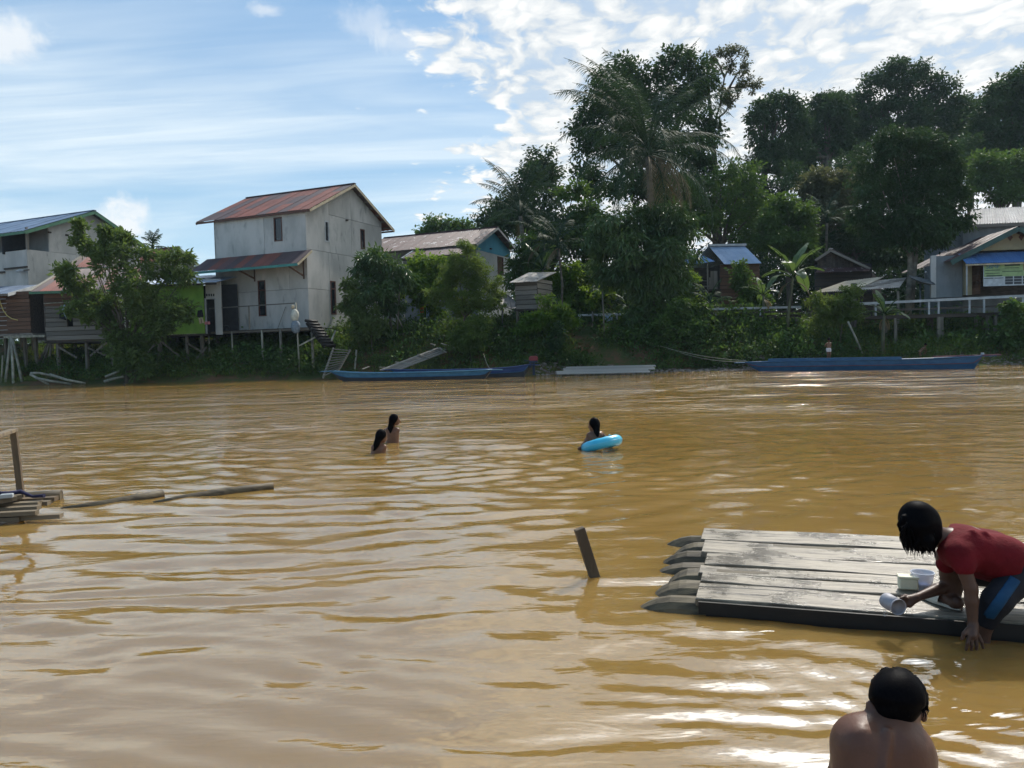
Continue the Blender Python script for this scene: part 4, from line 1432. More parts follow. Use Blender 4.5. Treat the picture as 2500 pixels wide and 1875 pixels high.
def brown_house():
    """old dark timber house with shingle roof; gable towards the river, ridge running back right"""
    O = at_y(*Z5(985, 760), 57.0)
    G = Wall(O, -6)
    root = thing('timber_house', (O.x, O.y, 3.0), 'old dark timber house with weathered shingle roof', 'house')
    gl = G.hit(Z5(300, 800))[0]
    Gs = G.shift(.5)
    P0 = Gs.hit(Z5(300, 640)); P1 = Gs.hit(Z5(425, 560)); P2 = Gs.hit(Z5(745, 710))
    # profile: short left eave, peak, long right slope
    zb = 3.0
    clips = [((P0[0], P0[1] - .1), (P1[0], P1[1] - .1)), ((P1[0], P1[1] - .1), (P2[0], P2[1] - .1))]
    zt = G.hit(Z5(500, 735))[1]
    gr = G.hit(Z5(760, 800))[0]
    n = 16
    for k in range(n):
        s0 = P0[0] + .3 + k * (P2[0] - P0[0] - .5) / n; s1 = P0[0] + .3 + (k + 1) * (P2[0] - P0[0] - .5) / n
        panel(G, s0 + .008, s1 - .008, zt, 30, 'board', 'wood_dark', root, (), clips, -.04, 0.004 * (k % 3))
    siding(G, gl, gr, zb, zt, .28, 'wood_dark', root, seed=81)
    panel(G, gl, gr, zb, zt + .5, 'inner_wall', 'interior', root, (), (), -.2, -.06)
    e = Wall(G.P(gr, 0), 60)
    panel(e, 0, 8, zb, P2[1] - .3, 'side_wall', 'wood_dark', root, (), (), -.08, 0)
    back = Vector((math.sin(math.radians(20)), math.cos(math.radians(20)), 0)) * 9
    A0, A1, A2 = Gs.P(*P0), Gs.P(*P1), Gs.P(*P2)
    # shingles: right slope in overlapping rows
    rng = random.Random(5)
    E0, R0 = A2, A1; E1, R1 = A2 + back, A1 + back
    nrm = (E1 - E0).cross(R0 - E0).normalized()
    if nrm.z < 0: nrm = -nrm
    rows, cols = 10, 15
    for r in range(rows):
        for c in range(cols):
            u0, u1 = c / cols, (c + 1) / cols
            v0, v1 = r / rows - .03, (r + 1) / rows + .04
            f = lambda u, v: E0.lerp(E1, u).lerp(R0.lerp(R1, u), v)
            a = f((u0 + u1) / 2, (v0 + v1) / 2) + nrm * (.03 + rng.uniform(-.01, .02))
            piece('shingle', root, 'shingle', a, (f(u1, v0) - f(u0, v0)) * .48, (f(u0, v1) - f(u0, v0)) * .5, nrm * .012 + (f(u0, v1) - f(u0, v0)).normalized() * -.003)
    MB().prism([E0, E1, R1, R0], nrm * -.05).build('roof_deck', 'wood_dark', root)
    MB().prism([A0, A0 + back, R1, R0], (0, 0, -.06)).build('roof_deck', 'shingle', root)
    for a, c in ((A0, A1), (A2, A1)):
        bar('fascia', root, 'wood_grey', a + Vector((0, 0, -.08)), c + Vector((0, 0, -.08)), .04, .18)
    bar('ridge_cap', root, 'tin_white', R0 + Vector((0, 0, .05)), R1 + Vector((0, 0, .05)), .28, .06)
    # narrow tin awning under the gable
    W = G.shift(1.0)
    a = W.hit(Z5(300, 768)); c = W.hit(Z5(740, 735)); wl = G.hit(Z5(330, 745)); wr = G.hit(Z5(740, 700))
    roof_slope(root, W.P(c[0], c[1]), W.P(a[0], c[1]), G.P(wr[0], wr[1], .02), G.P(wl[0], wr[1], .02), 6, 1, 'tin_rust', 5, seed=83)


brown_house()


def tin_leanto():
    O = at_y(*Z5(640, 1010), 52.6)
    S = Wall(O, -4)
    root = thing('tin_shelter', (O.x, O.y, 3.0), 'low open shelter under cream and white tin sheets', 'shelter')
    A = S.shift(.4); B = S.shift(-2.8)
    e0 = A.hit(Z5(300, 908)); e1 = A.hit(Z5(632, 893)); r0_ = B.hit(Z5(545, 815)); r1 = B.hit(Z5(862, 782))
    roof_slope(root, A.P(e1[0], e1[1]), A.P(e0[0], e0[1]), B.P(r1[0], r1[1]), B.P(r0_[0], r0_[1] - .05), 4, 1, 'tin_cream', 6, seed=91, amp=.03, jag=.1)
    e0 = A.hit(Z5(640, 893)); e1 = A.hit(Z5(985, 868)); r0_ = B.hit(Z5(790, 815)); r1 = B.hit(Z5(1040, 790))
    roof_slope(root, A.P(e1[0], e1[1]), A.P(e0[0], e0[1] + .02), B.P(r1[0], r1[1]), B.P(r0_[0], r0_[1]), 4, 1, 'tin_white', 6, seed=92, amp=.03, jag=.15)
    for k in range(7):
        f = k / 6
        p = A.P(e0[0] + .3, e0[1] + .12).lerp(B.P(r1[0], r1[1] + .12), .15 + f * .7) + S.d * (f * 1.0 - .2)
        bar('loose_slat', root, 'wood_grey', p + S.d * -.5, p + S.d * .75 + Vector((0, .3, .02)), .12, .03)
    for q in ((330, 1), (610, 1), (960, 1), (480, -2.6), (900, -2.6)):
        s = S.hit(Z5(q[0], 950))[0]
        p = S.P(s, 0, .2 if q[1] == 1 else q[1])
        stilt(root, p, e0[1] - .1, .07)
    s, z = A.shift(.1).hit(Z5(612, 850))
    p = A.shift(.1).P(s, 0)
    c = thing('wooden_post', (p.x, p.y, gz(p.x, p.y)), 'thick brown post rising past the edge of the tin shelter', 'post')
    post('shaft', c, 'post_wood', (p.x, p.y, gz(p.x, p.y) - .3), (p.x, p.y, A.hit(Z5(612, 835))[1]), .15)
    # dark junk wall behind
    panel(S, S.hit(Z5(330, 950))[0], S.hit(Z5(1000, 950))[0], 2.9, e0[1] - .1, 'back_wall', 'wood_dark', root, (), (), -2.7, -2.6)


make_mat('tin_cream', (0.62, 0.56, 0.45), (0.52, 0.45, 0.35), 0.38, 2.0, 5, rnd=.08, spec=.4)
tin_leanto()


def right_buildings():
    # tall grey block behind with corrugated roof
    O = at_y(*Z5(1495, 640), 57.5)
    S = Wall(O, -7)
    root = thing('grey_building', (O.x, O.y, 3.0), 'tall grey building with pale corrugated roof at the edge of the village', 'building')
    e = S.hit(Z5(1545, 370))[1]
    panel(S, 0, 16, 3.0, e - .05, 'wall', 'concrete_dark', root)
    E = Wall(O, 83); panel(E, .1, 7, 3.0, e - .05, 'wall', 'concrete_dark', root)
    A = S.shift(.6); B = S.shift(-2.8)
    e0 = A.hit(Z5(1545, 360)); r0_ = B.hit(Z5(1560, 235))
    roof_slope(root, A.P(e0[0], e0[1]), A.P(16, e0[1]), B.P(r0_[0], r0_[1]), B.P(16, r0_[1]), 18, 1, 'tin_grey', 5, seed=95, amp=.035)
    C = S.shift(-7)
    roof_slope(root, C.P(r0_[0], e0[1]), C.P(16, e0[1]), B.P(r0_[0], r0_[1]), B.P(16, r0_[1]), 9, 1, 'tin_grey', 5, seed=96, amp=.03)
    bar('eave_board', root, 'wood_grey', A.P(e0[0], e0[1] - .12), A.P(16, e0[1] - .12), .05, .2)
    # yellow gable house in front
    O = at_y(*Z5(1515, 930), 53.0)
    S = Wall(O, -7)
    fl = O.z
    root = thing('yellow_house', (O.x, O.y, 3.0), 'house with yellow gable, dark green roof edge and blue tin awning', 'house')
    Gs = S.shift(.9)
    a = Gs.hit(Z5(1400, 650)); pk = Gs.hit(Z5(1950, 372))
    slope = (pk[1] - a[1]) / (pk[0] - a[0])
    b = (2 * pk[0] - a[0], a[1])
    back = -S.n * 9
    A0, A1, A2 = Gs.P(*a), Gs.P(*pk), Gs.P(*b)
    roof_slope(root, A0, A0 + back, A1, A1 + back, 9, 1, 'tin_rust', 5, seed=97)
    roof_slope(root, A2, A2 + back, A1, A1 + back, 9, 1, 'tin_rust', 5, seed=98)
    for p in (A0, A2):
        bar('fascia', root, 'dark_green_paint', p + Vector((0, 0, -.16)), A1 + Vector((0, 0, -.16)), .05, .34)
    zg = S.hit(Z5(1700, 570))[1]
    cl = [((a[0], a[1] - .2), (pk[0], pk[1] - .2)), ((pk[0], pk[1] - .2), (b[0], b[1] - .2))]
    holes = []
    panel(S, a[0], b[0], zg, 30, 'gable_wall', 'yellow_wall', root, (), cl)
    for q in ((1878, 463), (1968, 460)):
        s, z = S.hit(Z5(*q))
        MB().prism([S.P(s, z - .26, .0), S.P(s + .17, z, .0), S.P(s, z + .26, .0), S.P(s - .17, z, .0)], S.n * .02).build('diamond_vent', 'window_frame', root)
    # ground storey: dark recess with pillar and door
    panel(S, 0, b[0] - 1, fl, zg - .01, 'wall', 'wood_dark', root, (), (), -1.5, -1.4)
    panel(S, -.02, .42, fl, zg - .01, 'pillar', 'yellow_wall', root, (), (), -.35, .02)
    dr = rect_px(S.shift(-.3), Z5(1560, 690), Z5(1605, 930))
    for k in range(9):
        z = dr[2] + (k + .5) * (dr[3] - dr[2]) / 9
        bar('door_board', root, 'wood_brown', S.P(dr[0], z, -.3), S.P(dr[1] + .25, z + .05, -.3), .05, .22)
    # grey side wall on the left
    w0 = S.shift(-.3); s0 = w0.hit(Z5(1278, 800))[0]
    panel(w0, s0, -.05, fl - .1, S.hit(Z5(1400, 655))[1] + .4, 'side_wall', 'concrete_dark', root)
    panel(w0, s0 - .35, s0 - .01, fl - .1, w0.hit(Z5(1260, 610))[1], 'side_pillar', 'concrete', root, (), (), -.12, .06)
    # blue awning
    W = S.shift(1.6)
    e0 = W.hit(Z5(1520, 678)); w1 = S.shift(.1).hit(Z5(1490, 625))
    zt = S.hit(Z5(1700, 590))[1]
    roof_slope(root, W.P(e0[0], e0[1]), W.P(e0[0] + 13, e0[1]), S.P(w1[0] - .3, zt, .1), S.P(w1[0] + 13, zt, .1), 14, 1, 'tin_blue', 6, seed=99, amp=.03)
    bar('eave_board', root, 'cream_paint', W.P(e0[0], e0[1] - .07, -.04), W.P(e0[0] + 13, e0[1] - .07, -.04), .04, .1)
    bar('awning_post', root, 'white_paint', W.P(e0[0] + .1, fl - .1, -.1), W.P(e0[0] + .1, e0[1], -.1), .07, .07, up=(.3, 1, 0))
    # banner under the awning
    Bn = S.shift(1.35)
    r = rect_px(Bn, Z5(1662, 680), Z5(2140, 845))
    ban = thing('banner', Bn.P((r[0] + r[1]) / 2, r[2]), 'green and white printed banner hanging under the blue awning', 'banner')
    zz = lambda t: r[2] + (r[3] - r[2]) * t
    ss = lambda t: r[0] + (r[1] - r[0]) * t
    def rect(nm, u0, u1, v0, v1, mt, off):
        MB().prism([Bn.P(ss(u0), zz(v0), off - .004), Bn.P(ss(u1), zz(v0), off - .004), Bn.P(ss(u1), zz(v1), off - .004), Bn.P(ss(u0), zz(v1), off - .004)], Bn.n * .008).build(nm, mt, ban)
    rect('sheet', 0, 1, 0, 1, 'banner_white', 0)
    rect('green_field', .01, .99, .42, .99, 'banner_green', .008)
    for (u0, u1, v0, v1) in ((.36, .62, .88, .95), (.03, .28, .70, .73), (.03, .28, .56, .585), (.05, .32, .44, .49), (.01, .17, .34, .37), (.19, .34, .34, .37), (.32, .66, .62, .645), (.36, .6, .78, .80)):
        rect('text_line', u0, u1, v0, v1, 'banner_dark', .016)
    for i in range(4):
        for j in range(3):
            rect('picture', .37 + i * .15, .50 + i * .15, .06 + j * .125, .165 + j * .125, 'banner_photo', .016)
    rect('red_patch', .68, .76, .66, .95, 'banner_red', .016)
    cu = bpy.data.curves.new('t', 'FONT'); cu.body = 'SBMP'; cu.size = 1.0; cu.extrude = 0.004
    to = bpy.data.objects.new('t', cu); COL.objects.link(to)
    bpy.context.view_layer.update()
    me = bpy.data.meshes.new_from_object(to.evaluated_get(bpy.context.evaluated_depsgraph_get()))
    bpy.data.objects.remove(to)
    vs = np.array([v.co[:] for v in me.vertices]); mn, mx = vs.min(0), vs.max(0)
    hgt = (r[3] - r[2]) * .17
    sc = hgt / (mx[1] - mn[1])
    m = MB()
    m.v = [tuple(Bn.P(ss(.05) + (v[0] - mn[0]) * sc, zz(.79) + (v[1] - mn[1]) * sc, .018 + v[2])) for v in vs]
    m.f = [tuple(p.vertices) for p in me.polygons]; m.smooth = [False] * len(m.f)
    m.build('lettering', 'banner_blue', ban)
    return S, fl


for nm, c in (('banner_white', (.50, .55, .58)), ('banner_green', (.28, .40, .18)), ('banner_dark', (.03, .07, .05)), ('banner_photo', (.05, .06, .07)), ('banner_blue', (.03, .13, .28)), ('banner_red', (.35, .04, .04))):
    make_mat(nm, c, tuple(x * .75 for x in c), .6, 3.0)
RS, RFL = right_buildings()


def dish(p, r, aim, label):
    t = thing('satellite_dish', (p.x, p.y, gz(p.x, p.y)), label, 'dish')
    aim = Vector(aim).normalized()
    s = aim.cross(Vector((0, 0, 1))).normalized(); u = s.cross(aim)
    vs = []; fs = []; N = 20; R = 5
    for j in range(R + 1):
        q = r * j / R
        for k in range(N):
            a = 2 * math.pi * k / N
            vs.append(p + (s * math.cos(a) + u * math.sin(a)) * q + aim * (0.22 * r * (j / R) ** 2))
    for j in range(R):
        for k in range(N): fs.append((j * N + k, j * N + (k + 1) % N, (j + 1) * N + (k + 1) % N, (j + 1) * N + k))
    m = MB().face_set(vs, fs, True)
    k0 = len(vs)
    m.face_set([v - aim * .02 for v in vs], [f[::-1] for f in fs], True)
    m.build('reflector', 'dish_grey', t)
    m = MB(); m.tube([p + (s * math.cos(a) + u * math.sin(a)) * r + aim * .22 * r for a in np.linspace(0, 2 * math.pi, 25)], .03, 5); m.build('rim', 'pot_grey', t)
    f = p + aim * r * .9
    m = MB()
    for k in range(3):
        a = 2 * math.pi * k / 3 + .5
        m.tube([p + (s * math.cos(a) + u * math.sin(a)) * r * .95 + aim * .2 * r, f], .015, 5)
    m.build('feed_arm', 'pot_grey', t)
    MB().tube([f - aim * .06, f + aim * .06], .05, 8).build('feed', 'white_paint', t)
    MB().tube([(p.x, p.y + .1, gz(p.x, p.y) - .2), (p.x, p.y + .05, p.z)], .05, 8).build('mast', 'pot_grey', t)


make_mat('dish_grey', (.12, .13, .135), (.09, .10, .10), .6)
dish(at_y(*Z3(1590, 775), 52.0), .98, (.5, -.45, .75), 'dark mesh satellite dish beside the tiny plank hut')
dish(at_y(*Z5(1155, 830), 53.2), .85, (.25, -.35, .9), 'grey satellite dish behind the walkway beside the double trunk')

# ------------------------------------------------------------------ walkways with white rails
def walkway(w, s0, s1, zdeck, zrail, posts, label, depth=1.3, white_h=0.16, legs=(), mid=True, seed=0, ends=()):
    c = w.P((s0 + s1) / 2, zdeck)
    t = thing('walkway', c, label, 'walkway')
    n = max(3, int((s1 - s0) / 0.32))
    rng = random.Random(seed)
    for i in range(n):
        s = s0 + (i + .5) * (s1 - s0) / n
        piece('plank', t, 'wood_dark', w.P(s, zdeck - .03 + rng.uniform(-.008, .008), -depth / 2), w.d * ((s1 - s0) / n * .47), w.n * (depth / 2 + rng.uniform(-.03, .05)), (0, 0, .022))
    for o in (-.08, -depth + .1):
        bar('joist', t, 'wood_dark', w.P(s0, zdeck - .14, o), w.P(s1, zdeck - .14, o), .08, .17)
    if zrail:
        bar('rail', t, 'white_paint', w.P(s0, zrail(s0), .03), w.P(s1, zrail(s1), .03), .09, white_h)
        for s in posts:
            bar('rail_post', t, 'white_paint', w.P(s, zdeck - .02, -.02), w.P(s, zrail(s) - white_h / 2, -.02), .11, .10, up=(.3, 1, 0))
        if mid:
            bar('lower_rail', t, 'wood_dark', w.P(s0, (zdeck * .6 + zrail(s0) * .4), -.02), w.P(s1, (zdeck * .6 + zrail(s1) * .4), -.02), .05, .12)
    for s in legs:
        for o in (-.1, -depth + .12):
            stilt(t, w.P(s, 0, o), zdeck - .2, .09)
    return t


W = Wall(at_y(*Z5(1300, 1080), 49.6), -4)
zd = W.hit(Z5(1300, 1082))[1]
sa = W.hit(Z5(660, 1060))[0]; sb = W.hit(Z5(2250, 1040))[0]
ra = W.hit(Z5(900, 990)); rb = W.hit(Z5(1985, 938))
rail = lambda s: ra[1] + (rb[1] - ra[1]) * (s - ra[0]) / (rb[0] - ra[0])
walkway(W, sa, sb, zd, rail, [W.hit(Z5(x, 1000))[0] for x in (790, 1222, 1300, 1550, 1668, 1985, 2180)],
        'long plank walkway on stilts with white rail before the yellow house', 1.6,
        legs=[W.hit(Z5(x, 1200))[0] for x in (955, 1305, 1330, 1700, 1765, 2100)])
# middle piece half hidden by banana plants
W2 = Wall(at_y(*Z4(1650, 780), 51.5), -2)
zd2 = W2.hit(Z4(1700, 780))[1]
z2r = W2.hit(Z4(1700, 716))[1]
walkway(W2, W2.hit(Z4(1600, 780))[0], W2.hit(Z4(2420, 780))[0], zd2, lambda s: z2r, [W2.hit(Z4(x, 750))[0] for x in (1650, 1830, 2050, 2300)],
        'short plank walkway with white rail behind the banana plants', 1.2, .14, legs=[W2.hit(Z4(x, 800))[0] for x in (1650, 1900, 2150, 2380)], seed=2)
for i, x in enumerate((1825, 1840)):
    p = W2.P(W2.hit(Z4(x, 740))[0], zd2 + (.0 if i == 0 else .0), -.5 - .35 * i)
    MBo = MB().obox(p + Vector((0, 0, .26)), (.3, 0, 0), (0, .16, 0), (0, 0, .26)).build('crate', 'white_paint')
    tag(MBo, 'white box standing on the walkway behind the banana plants', 'box', 'boxes on the walkway')
W3 = Wall(at_y(*Z4(425, 850), 53.0), -3)
zd3 = max(W3.hit(Z4(425, 842))[1], 3.2)
z3r = W3.hit(Z4(600, 768))[1]
walkway(W3, W3.hit(Z4(412, 840))[0], W3.hit(Z4(1120, 830))[0], zd3, lambda s: z3r, [W3.hit(Z4(x, 800))[0] for x in (425, 540, 760, 930, 1085)],
        'low plank walkway with white rail beside the earth path', 1.1, .14, legs=[W3.hit(Z4(x, 850))[0] for x in (425, 760, 1085)], mid=False, seed=3)
cloth(W3.shift(.12), [Z4(650, 778), Z4(722, 772), Z4(722, 822), Z4(652, 828)], 'cloth_pale', 'hanging_cloth', 'pale cloth hung over the low white rail by the path')
# clothes between the shrubs beside the white house
Wc = Wall(at_y(*Z3(750, 830), 55.5), 0)
ln = MB(); ln.tube([Wc.P(*Wc.hit(Z3(635, 792))), Wc.P(*Wc.hit(Z3(960, 800)))], .025, 5)
tag(ln.build('clothes_line', 'rope'), 'clothes line stretched between shrubs by the white house', 'line')
for q, mt, lb in ((((718, 798), (742, 796), (742, 830), (720, 828)), 'cloth_orange', 'small red cloth on the clothes line'), (((742, 800), (766, 802), (764, 850), (746, 848)), 'cloth_blue', 'blue shirt on the clothes line'),
                  (((728, 830), (744, 830), (742, 912), (732, 912)), 'cloth_white', 'long white cloth on the clothes line'), (((874, 820), (908, 818), (906, 868), (876, 870)), 'cloth_orange', 'orange shirt on the clothes line'),
                  (((930, 800), (955, 800), (955, 960), (932, 960)), 'cloth_pale', 'long pale sheet on the clothes line'), (((640, 915), (664, 915), (664, 975), (640, 975)), 'cloth_white', 'white cloth low beside the shrub stems')):
    cloth(Wc, [Z3(*a) for a in q], mt, 'hanging_cloth', lb)


# ------------------------------------------------------------------ boats
for nm, c, c2 in (('boat_blue', (.020, .075, .16), (.030, .105, .20)), ('boat_light', (.030, .12, .20), (.05, .16, .24)), ('boat_navy', (.016, .038, .12), (.024, .052, .15)), ('boat_dark', (.035, .04, .05), (.055, .055, .06)),
                  ('boat_red', (.16, .05, .06), (.11, .045, .055)), ('boat_inside', (.02, .045, .12), (.035, .07, .16))):
    make_mat(nm, c, c2, .5, 2.2, 5, (1, 1, 2.5), c3=tuple(x * .55 + .015 for x in c), s3=1.6, t3=(.56, .72), spec=.4)


def boat(label, A, B, beam, free, ha, hb, m_up, m_low, m_wale, m_in, la=.8, lb=.8, thwarts=5, name='longboat'):
    """A, B: ends on the water; ha, hb: how high the ends rise; la, lb: length of the raked ends"""
    A = Vector((A[0], A[1], 0)); B = Vector((B[0], B[1], 0))
    d = (B - A); L = d.length; d.normalize(); s = Vector((-d.y, d.x, 0))
    if s.y > 0: s = -s                       # s points to the camera side
    root = thing(name, tuple((A + B) / 2 + Vector((0, 0, -.1))), label, 'boat')
    N = 30
    def par(t):
        x = t * L
        e = min(1, x / la) if x < la else min(1, (L - x) / lb)
        w = beam / 2 * (0.42 + 0.58 * math.sin(math.pi * min(1, max(0, .06 + .88 * t))) ** .55)
        zb = -.10 + (1 - e) ** 1.6 * ((ha if x < la else hb) * .85 + .10)
        rise = lambda q: q ** 2.6
        zg = free + (ha - free) * rise(max(0, 1 - x / (L * .42))) + (hb - free) * rise(max(0, 1 - (L - x) / (L * .42)))
        return w, zb, max(zg, zb + .05)
    st = [par(i / N) for i in range(N + 1)]
    def ring(i, k, grow=0.0):
        w, zb, zg = st[i]
        p = A + d * (i / N * L)
        zm = zb + (zg - zb) * .55
        prof = [(-w, zg), (-w * .93, zm), (-w * .70, zb + .03), (0, zb), (w * .70, zb + .03), (w * .93, zm), (w, zg)]
        x, z = prof[k]
        return p + s * (x + math.copysign(grow, x) if x else 0) + Vector((0, 0, z))
    m_u, m_u2, m_l, m_i = MB(), MB(), MB(), MB()
    for i in range(N):
        for k in range(6):
            q = [ring(i, k), ring(i + 1, k), ring(i + 1, k + 1), ring(i, k + 1)]
            (m_u if k == 0 else m_u2 if k == 5 else m_l).face_set(q, [(0, 1, 2, 3)], True)
            inn = []
            for p, ii in ((q[0], i), (q[1], i + 1), (q[2], i + 1), (q[3], i)):
                c = A + d * (ii / N * L); r = p - c
                inn.append(c + Vector((r.x * .95, r.y * .95, r.z + (.03 if k not in (0, 5) else (.0 if r.z > st[ii][2] - .01 else .02)))))
            m_i.face_set(inn, [(0, 3, 2, 1)], True)
    for i in (0, N):
        m_l.face_set([ring(i, k) for k in range(7)], [tuple(range(7))])
    hull = m_l.build('hull', m_low, root, fix=False)
    m_u.build('upper_strake', m_up, root, fix=False); m_u2.build('upper_strake', m_up, root, fix=False)
    m_i.build('inside', m_in, root, fix=False)
    for sd in (0, 6):
        g = MB().tube([ring(i, sd, .015) for i in range(N + 1)], .035, 6); g.build('gunwale', m_up, root)
        g = MB().tube([ring(i, 1 if sd == 0 else 5, .012) for i in range(N + 1)], .022, 5); g.build('rub_rail', m_wale, root)
    for k in range(thwarts):
        i = int((k + 1) / (thwarts + 1) * N); w, zb, zg = st[i]
        c = A + d * (i / N * L) + Vector((0, 0, zg - .10))
        piece('thwart', root, m_in, c, d * .11, s * (w * .93), (0, 0, .016))
    for i, ln in ((0, -.35), (N, .35)):
        w, zb, zg = st[i]
        c = A + d * (i / N * L) + d * ln * .5 + Vector((0, 0, zg - .015))
        piece('end_deck', root, m_up, c, d * abs(ln) * 1.3, s * w * .97, (0, 0, .02))
    return root, st, A, d, s, L


b1 = boat('weathered blue longboat moored in front of the plank ramp', at_y(812, 928, 44.6)[:2], at_y(1200, 926, 43.6)[:2], 1.05, .44, .62, .50, 'boat_light', 'boat_dark', 'boat_blue', 'boat_inside', 1.0, .5)
b2 = boat('dark blue boat with a red outboard motor beside the scrub', at_y(960, 924, 46.4)[:2], at_y(1292, 921, 45.3)[:2], 1.0, .50, .60, .70, 'boat_navy', 'boat_dark', 'boat_blue', 'boat_inside', .8, .35)
b3 = boat('very long blue boat with reddish rail moored before the walkway', at_y(1822, 908, 45.6)[:2], at_y(2396, 903, 40.6)[:2], 1.25, .56, .52, .68, 'boat_blue', 'boat_blue', 'boat_red', 'boat_inside', 1.1, .4, 7)
# stern platform of the long boat and its white cap
root, st, A, d, s, L = b3
p = A + d * (L + .35) + Vector((0, 0, st[-1][2]))
bar('stern_rail', root, 'boat_red', p - d * 2.6 + s * .5, p + d * .5 + s * .35 + Vector((0, 0, .04)), .06, .06)
bar('stern_rail', root, 'boat_red', p - d * 2.6 - s * .5, p + d * .5 - s * .35 + Vector((0, 0, .04)), .06, .06)
cp = MB(); cp.tube([p - d * .3 + Vector((0, 0, .02)), p - d * .3 + Vector((0, 0, .16))], [.09, .07], 8); tag(cp.build('plastic_bottle', 'white_paint'), 'white plastic bottle on the stern of the long blue boat', 'bottle')
# raised bulwark towards the bow of the long boat
for sd in (-1, 1):
    q = A + d * 1.3 + s * sd * .52; q2 = A + d * 8.2 + s * sd * .60
    bar('bulwark', root, 'boat_blue', q + Vector((0, 0, .64)), q2 + Vector((0, 0, .62)), .035, .16)
make_mat('motor_red', (.20, .018, .02), (.14, .015, .018), .4)
make_mat('motor_dark', (.02, .03, .06), None, .5)
# outboard motor
root, st, A, d, s, L = b2
e = A + d * (L + .28) + Vector((0, 0, st[-1][2]))
mo = MB()
prof = [(-.20, .12), (-.24, .20), (-.24, .32), (-.16, .40), (.16, .40), (.24, .30), (.22, .12)]
mo.prism([e + d * x * 1.1 + Vector((0, 0, z + .10)) - s * .15 for x, z in prof], s * .30)
cowl = mo.build('motor_cowling', 'motor_red', root, bevel=.02)
MB().obox(e + Vector((0, 0, .17)), d * .22, s * .14, (0, 0, .06)).build('motor_base', 'motor_dark', root)
MB().obox(e + Vector((0, 0, -.25)), d * .07, s * .06, (0, 0, .38)).build('motor_leg', 'motor_dark', root)
MB().beam(e + Vector((0, 0, .2)), e - d * .55 + Vector((0, 0, .24)), .05, .05).build('tiller', 'motor_dark', root)
MB().obox(e - d * .20 + Vector((0, 0, -.02)), d * .05, s * .17, (0, 0, .16)).build('motor_clamp', 'motor_dark', root)


# ------------------------------------------------------------------ far landing: platform, ladder, ramp, stakes, driftwood, ropes
def far_platform():
    A = at_y(*Z4(195, 1324), 44.6); B = at_y(*Z4(1035, 1320), 44.0)
    A.z = B.z = .12
    u = (B - A).normalized(); v = Vector((-u.y * .97, u.x * .97, .16)).normalized()
    L = (B - A).length; nn = u.cross(v).normalized()
    t = thing('floating_platform', (A.x + L / 2, A.y, 0), 'low floating platform of pale planks moored by the pebble shore', 'platform')
    for k in range(5):
        o = v * (.21 + .44 * k) + u * (random.Random(k).uniform(-.1, .2) + .16 * k)
        piece('plank', t, 'platform_plank', A + u * L / 2 + o + nn * .004 * (k % 2), u * L / 2, v * .20, nn * .025)
    for k in range(5):
        c = A + u * (L * (k + .5) / 5) + v * 1.1 - nn * .13
        lg = MB().tube([c - v * 1.2, c, c + v * 1.2], [.11, .12, .11], 9); lg.build('log', 'log_wood', t)


make_mat('platform_plank', (.30, .29, .265), (.20, .19, .17), .6, 3.0, 5, (.4, 5, 3), .004, rnd=.2, coord='obj', spec=.4)
far_platform()


def ladder():
    bl, br_, tl, tr = at_y(*Z2(1070, 1545), 48.2), at_y(*Z2(1185, 1490), 48.6), at_y(*Z2(1150, 1320), 50.0), at_y(*Z2(1275, 1335), 50.4)
    t = thing('wooden_ladder', (bl.x, bl.y, bl.z), 'wide wooden ladder climbing the bank beside the tall grey house', 'ladder')
    bar('rail', t, 'wood_pale', bl, tl, .08, .10); bar('rail', t, 'wood_pale', br_, tr, .08, .10)
    for k in range(10):
        f = (k + .4) / 10
        a = bl.lerp(tl, f); b = br_.lerp(tr, f)
        e = (b - a) * .06
        bar('step', t, 'wood_grey', a - e + Vector((0, -.05, .05)), b + e + Vector((0, -.05, .05)), .20, .05)


ladder()


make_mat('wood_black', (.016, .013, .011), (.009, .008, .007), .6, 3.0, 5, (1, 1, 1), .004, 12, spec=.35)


def chute():
    t0 = at_y(*Z2(985, 1120), 51.6); t1 = at_y(*Z2(1120, 1300), 50.4)
    t = thing('log_steps', (t1.x, t1.y, t1.z), 'dark steps of rough stacked logs below the corner of the grey house', 'steps')
    sd = Vector((.34, .32, 0))
    for k in range(9):
        p = t0.lerp(t1, k / 8)
        m = MB(); m.tube([p - sd + Vector((0, 0, .05)), p, p + sd * .9], [.10, .115, .10], 7); m.build('log', 'wood_black', t)
    for o in (-.8, .8):
        m = MB(); m.tube([t0 + sd * o + Vector((0, 0, -.14)), t0.lerp(t1, .5) + sd * o + Vector((0, 0, -.16)), t1 + sd * o + Vector((0, 0, -.14))], .08, 7); m.build('stringer', 'wood_black', t)
    for q in ((1075, 1230), (910, 1285)):
        pass
    for (a, b, l) in ((Z2(1140, 1250), Z2(1165, 1190), 'short pale stake leaning beside the log steps'), (Z2(1312, 1450), Z2(1322, 1335), 'thin upright stake between ladder and plank ramp'), (Z2(915, 1290), Z2(1010, 1240), 'pale plank lying across under the deck corner')):
        pa, pb = at_y(*a, 50.2), at_y(*b, 50.6)
        o = MB().beam(pa - (pb - pa) * .25, pb, .09, .09).build('stake', 'post_pale'); tag(o, l, 'stake')


chute()


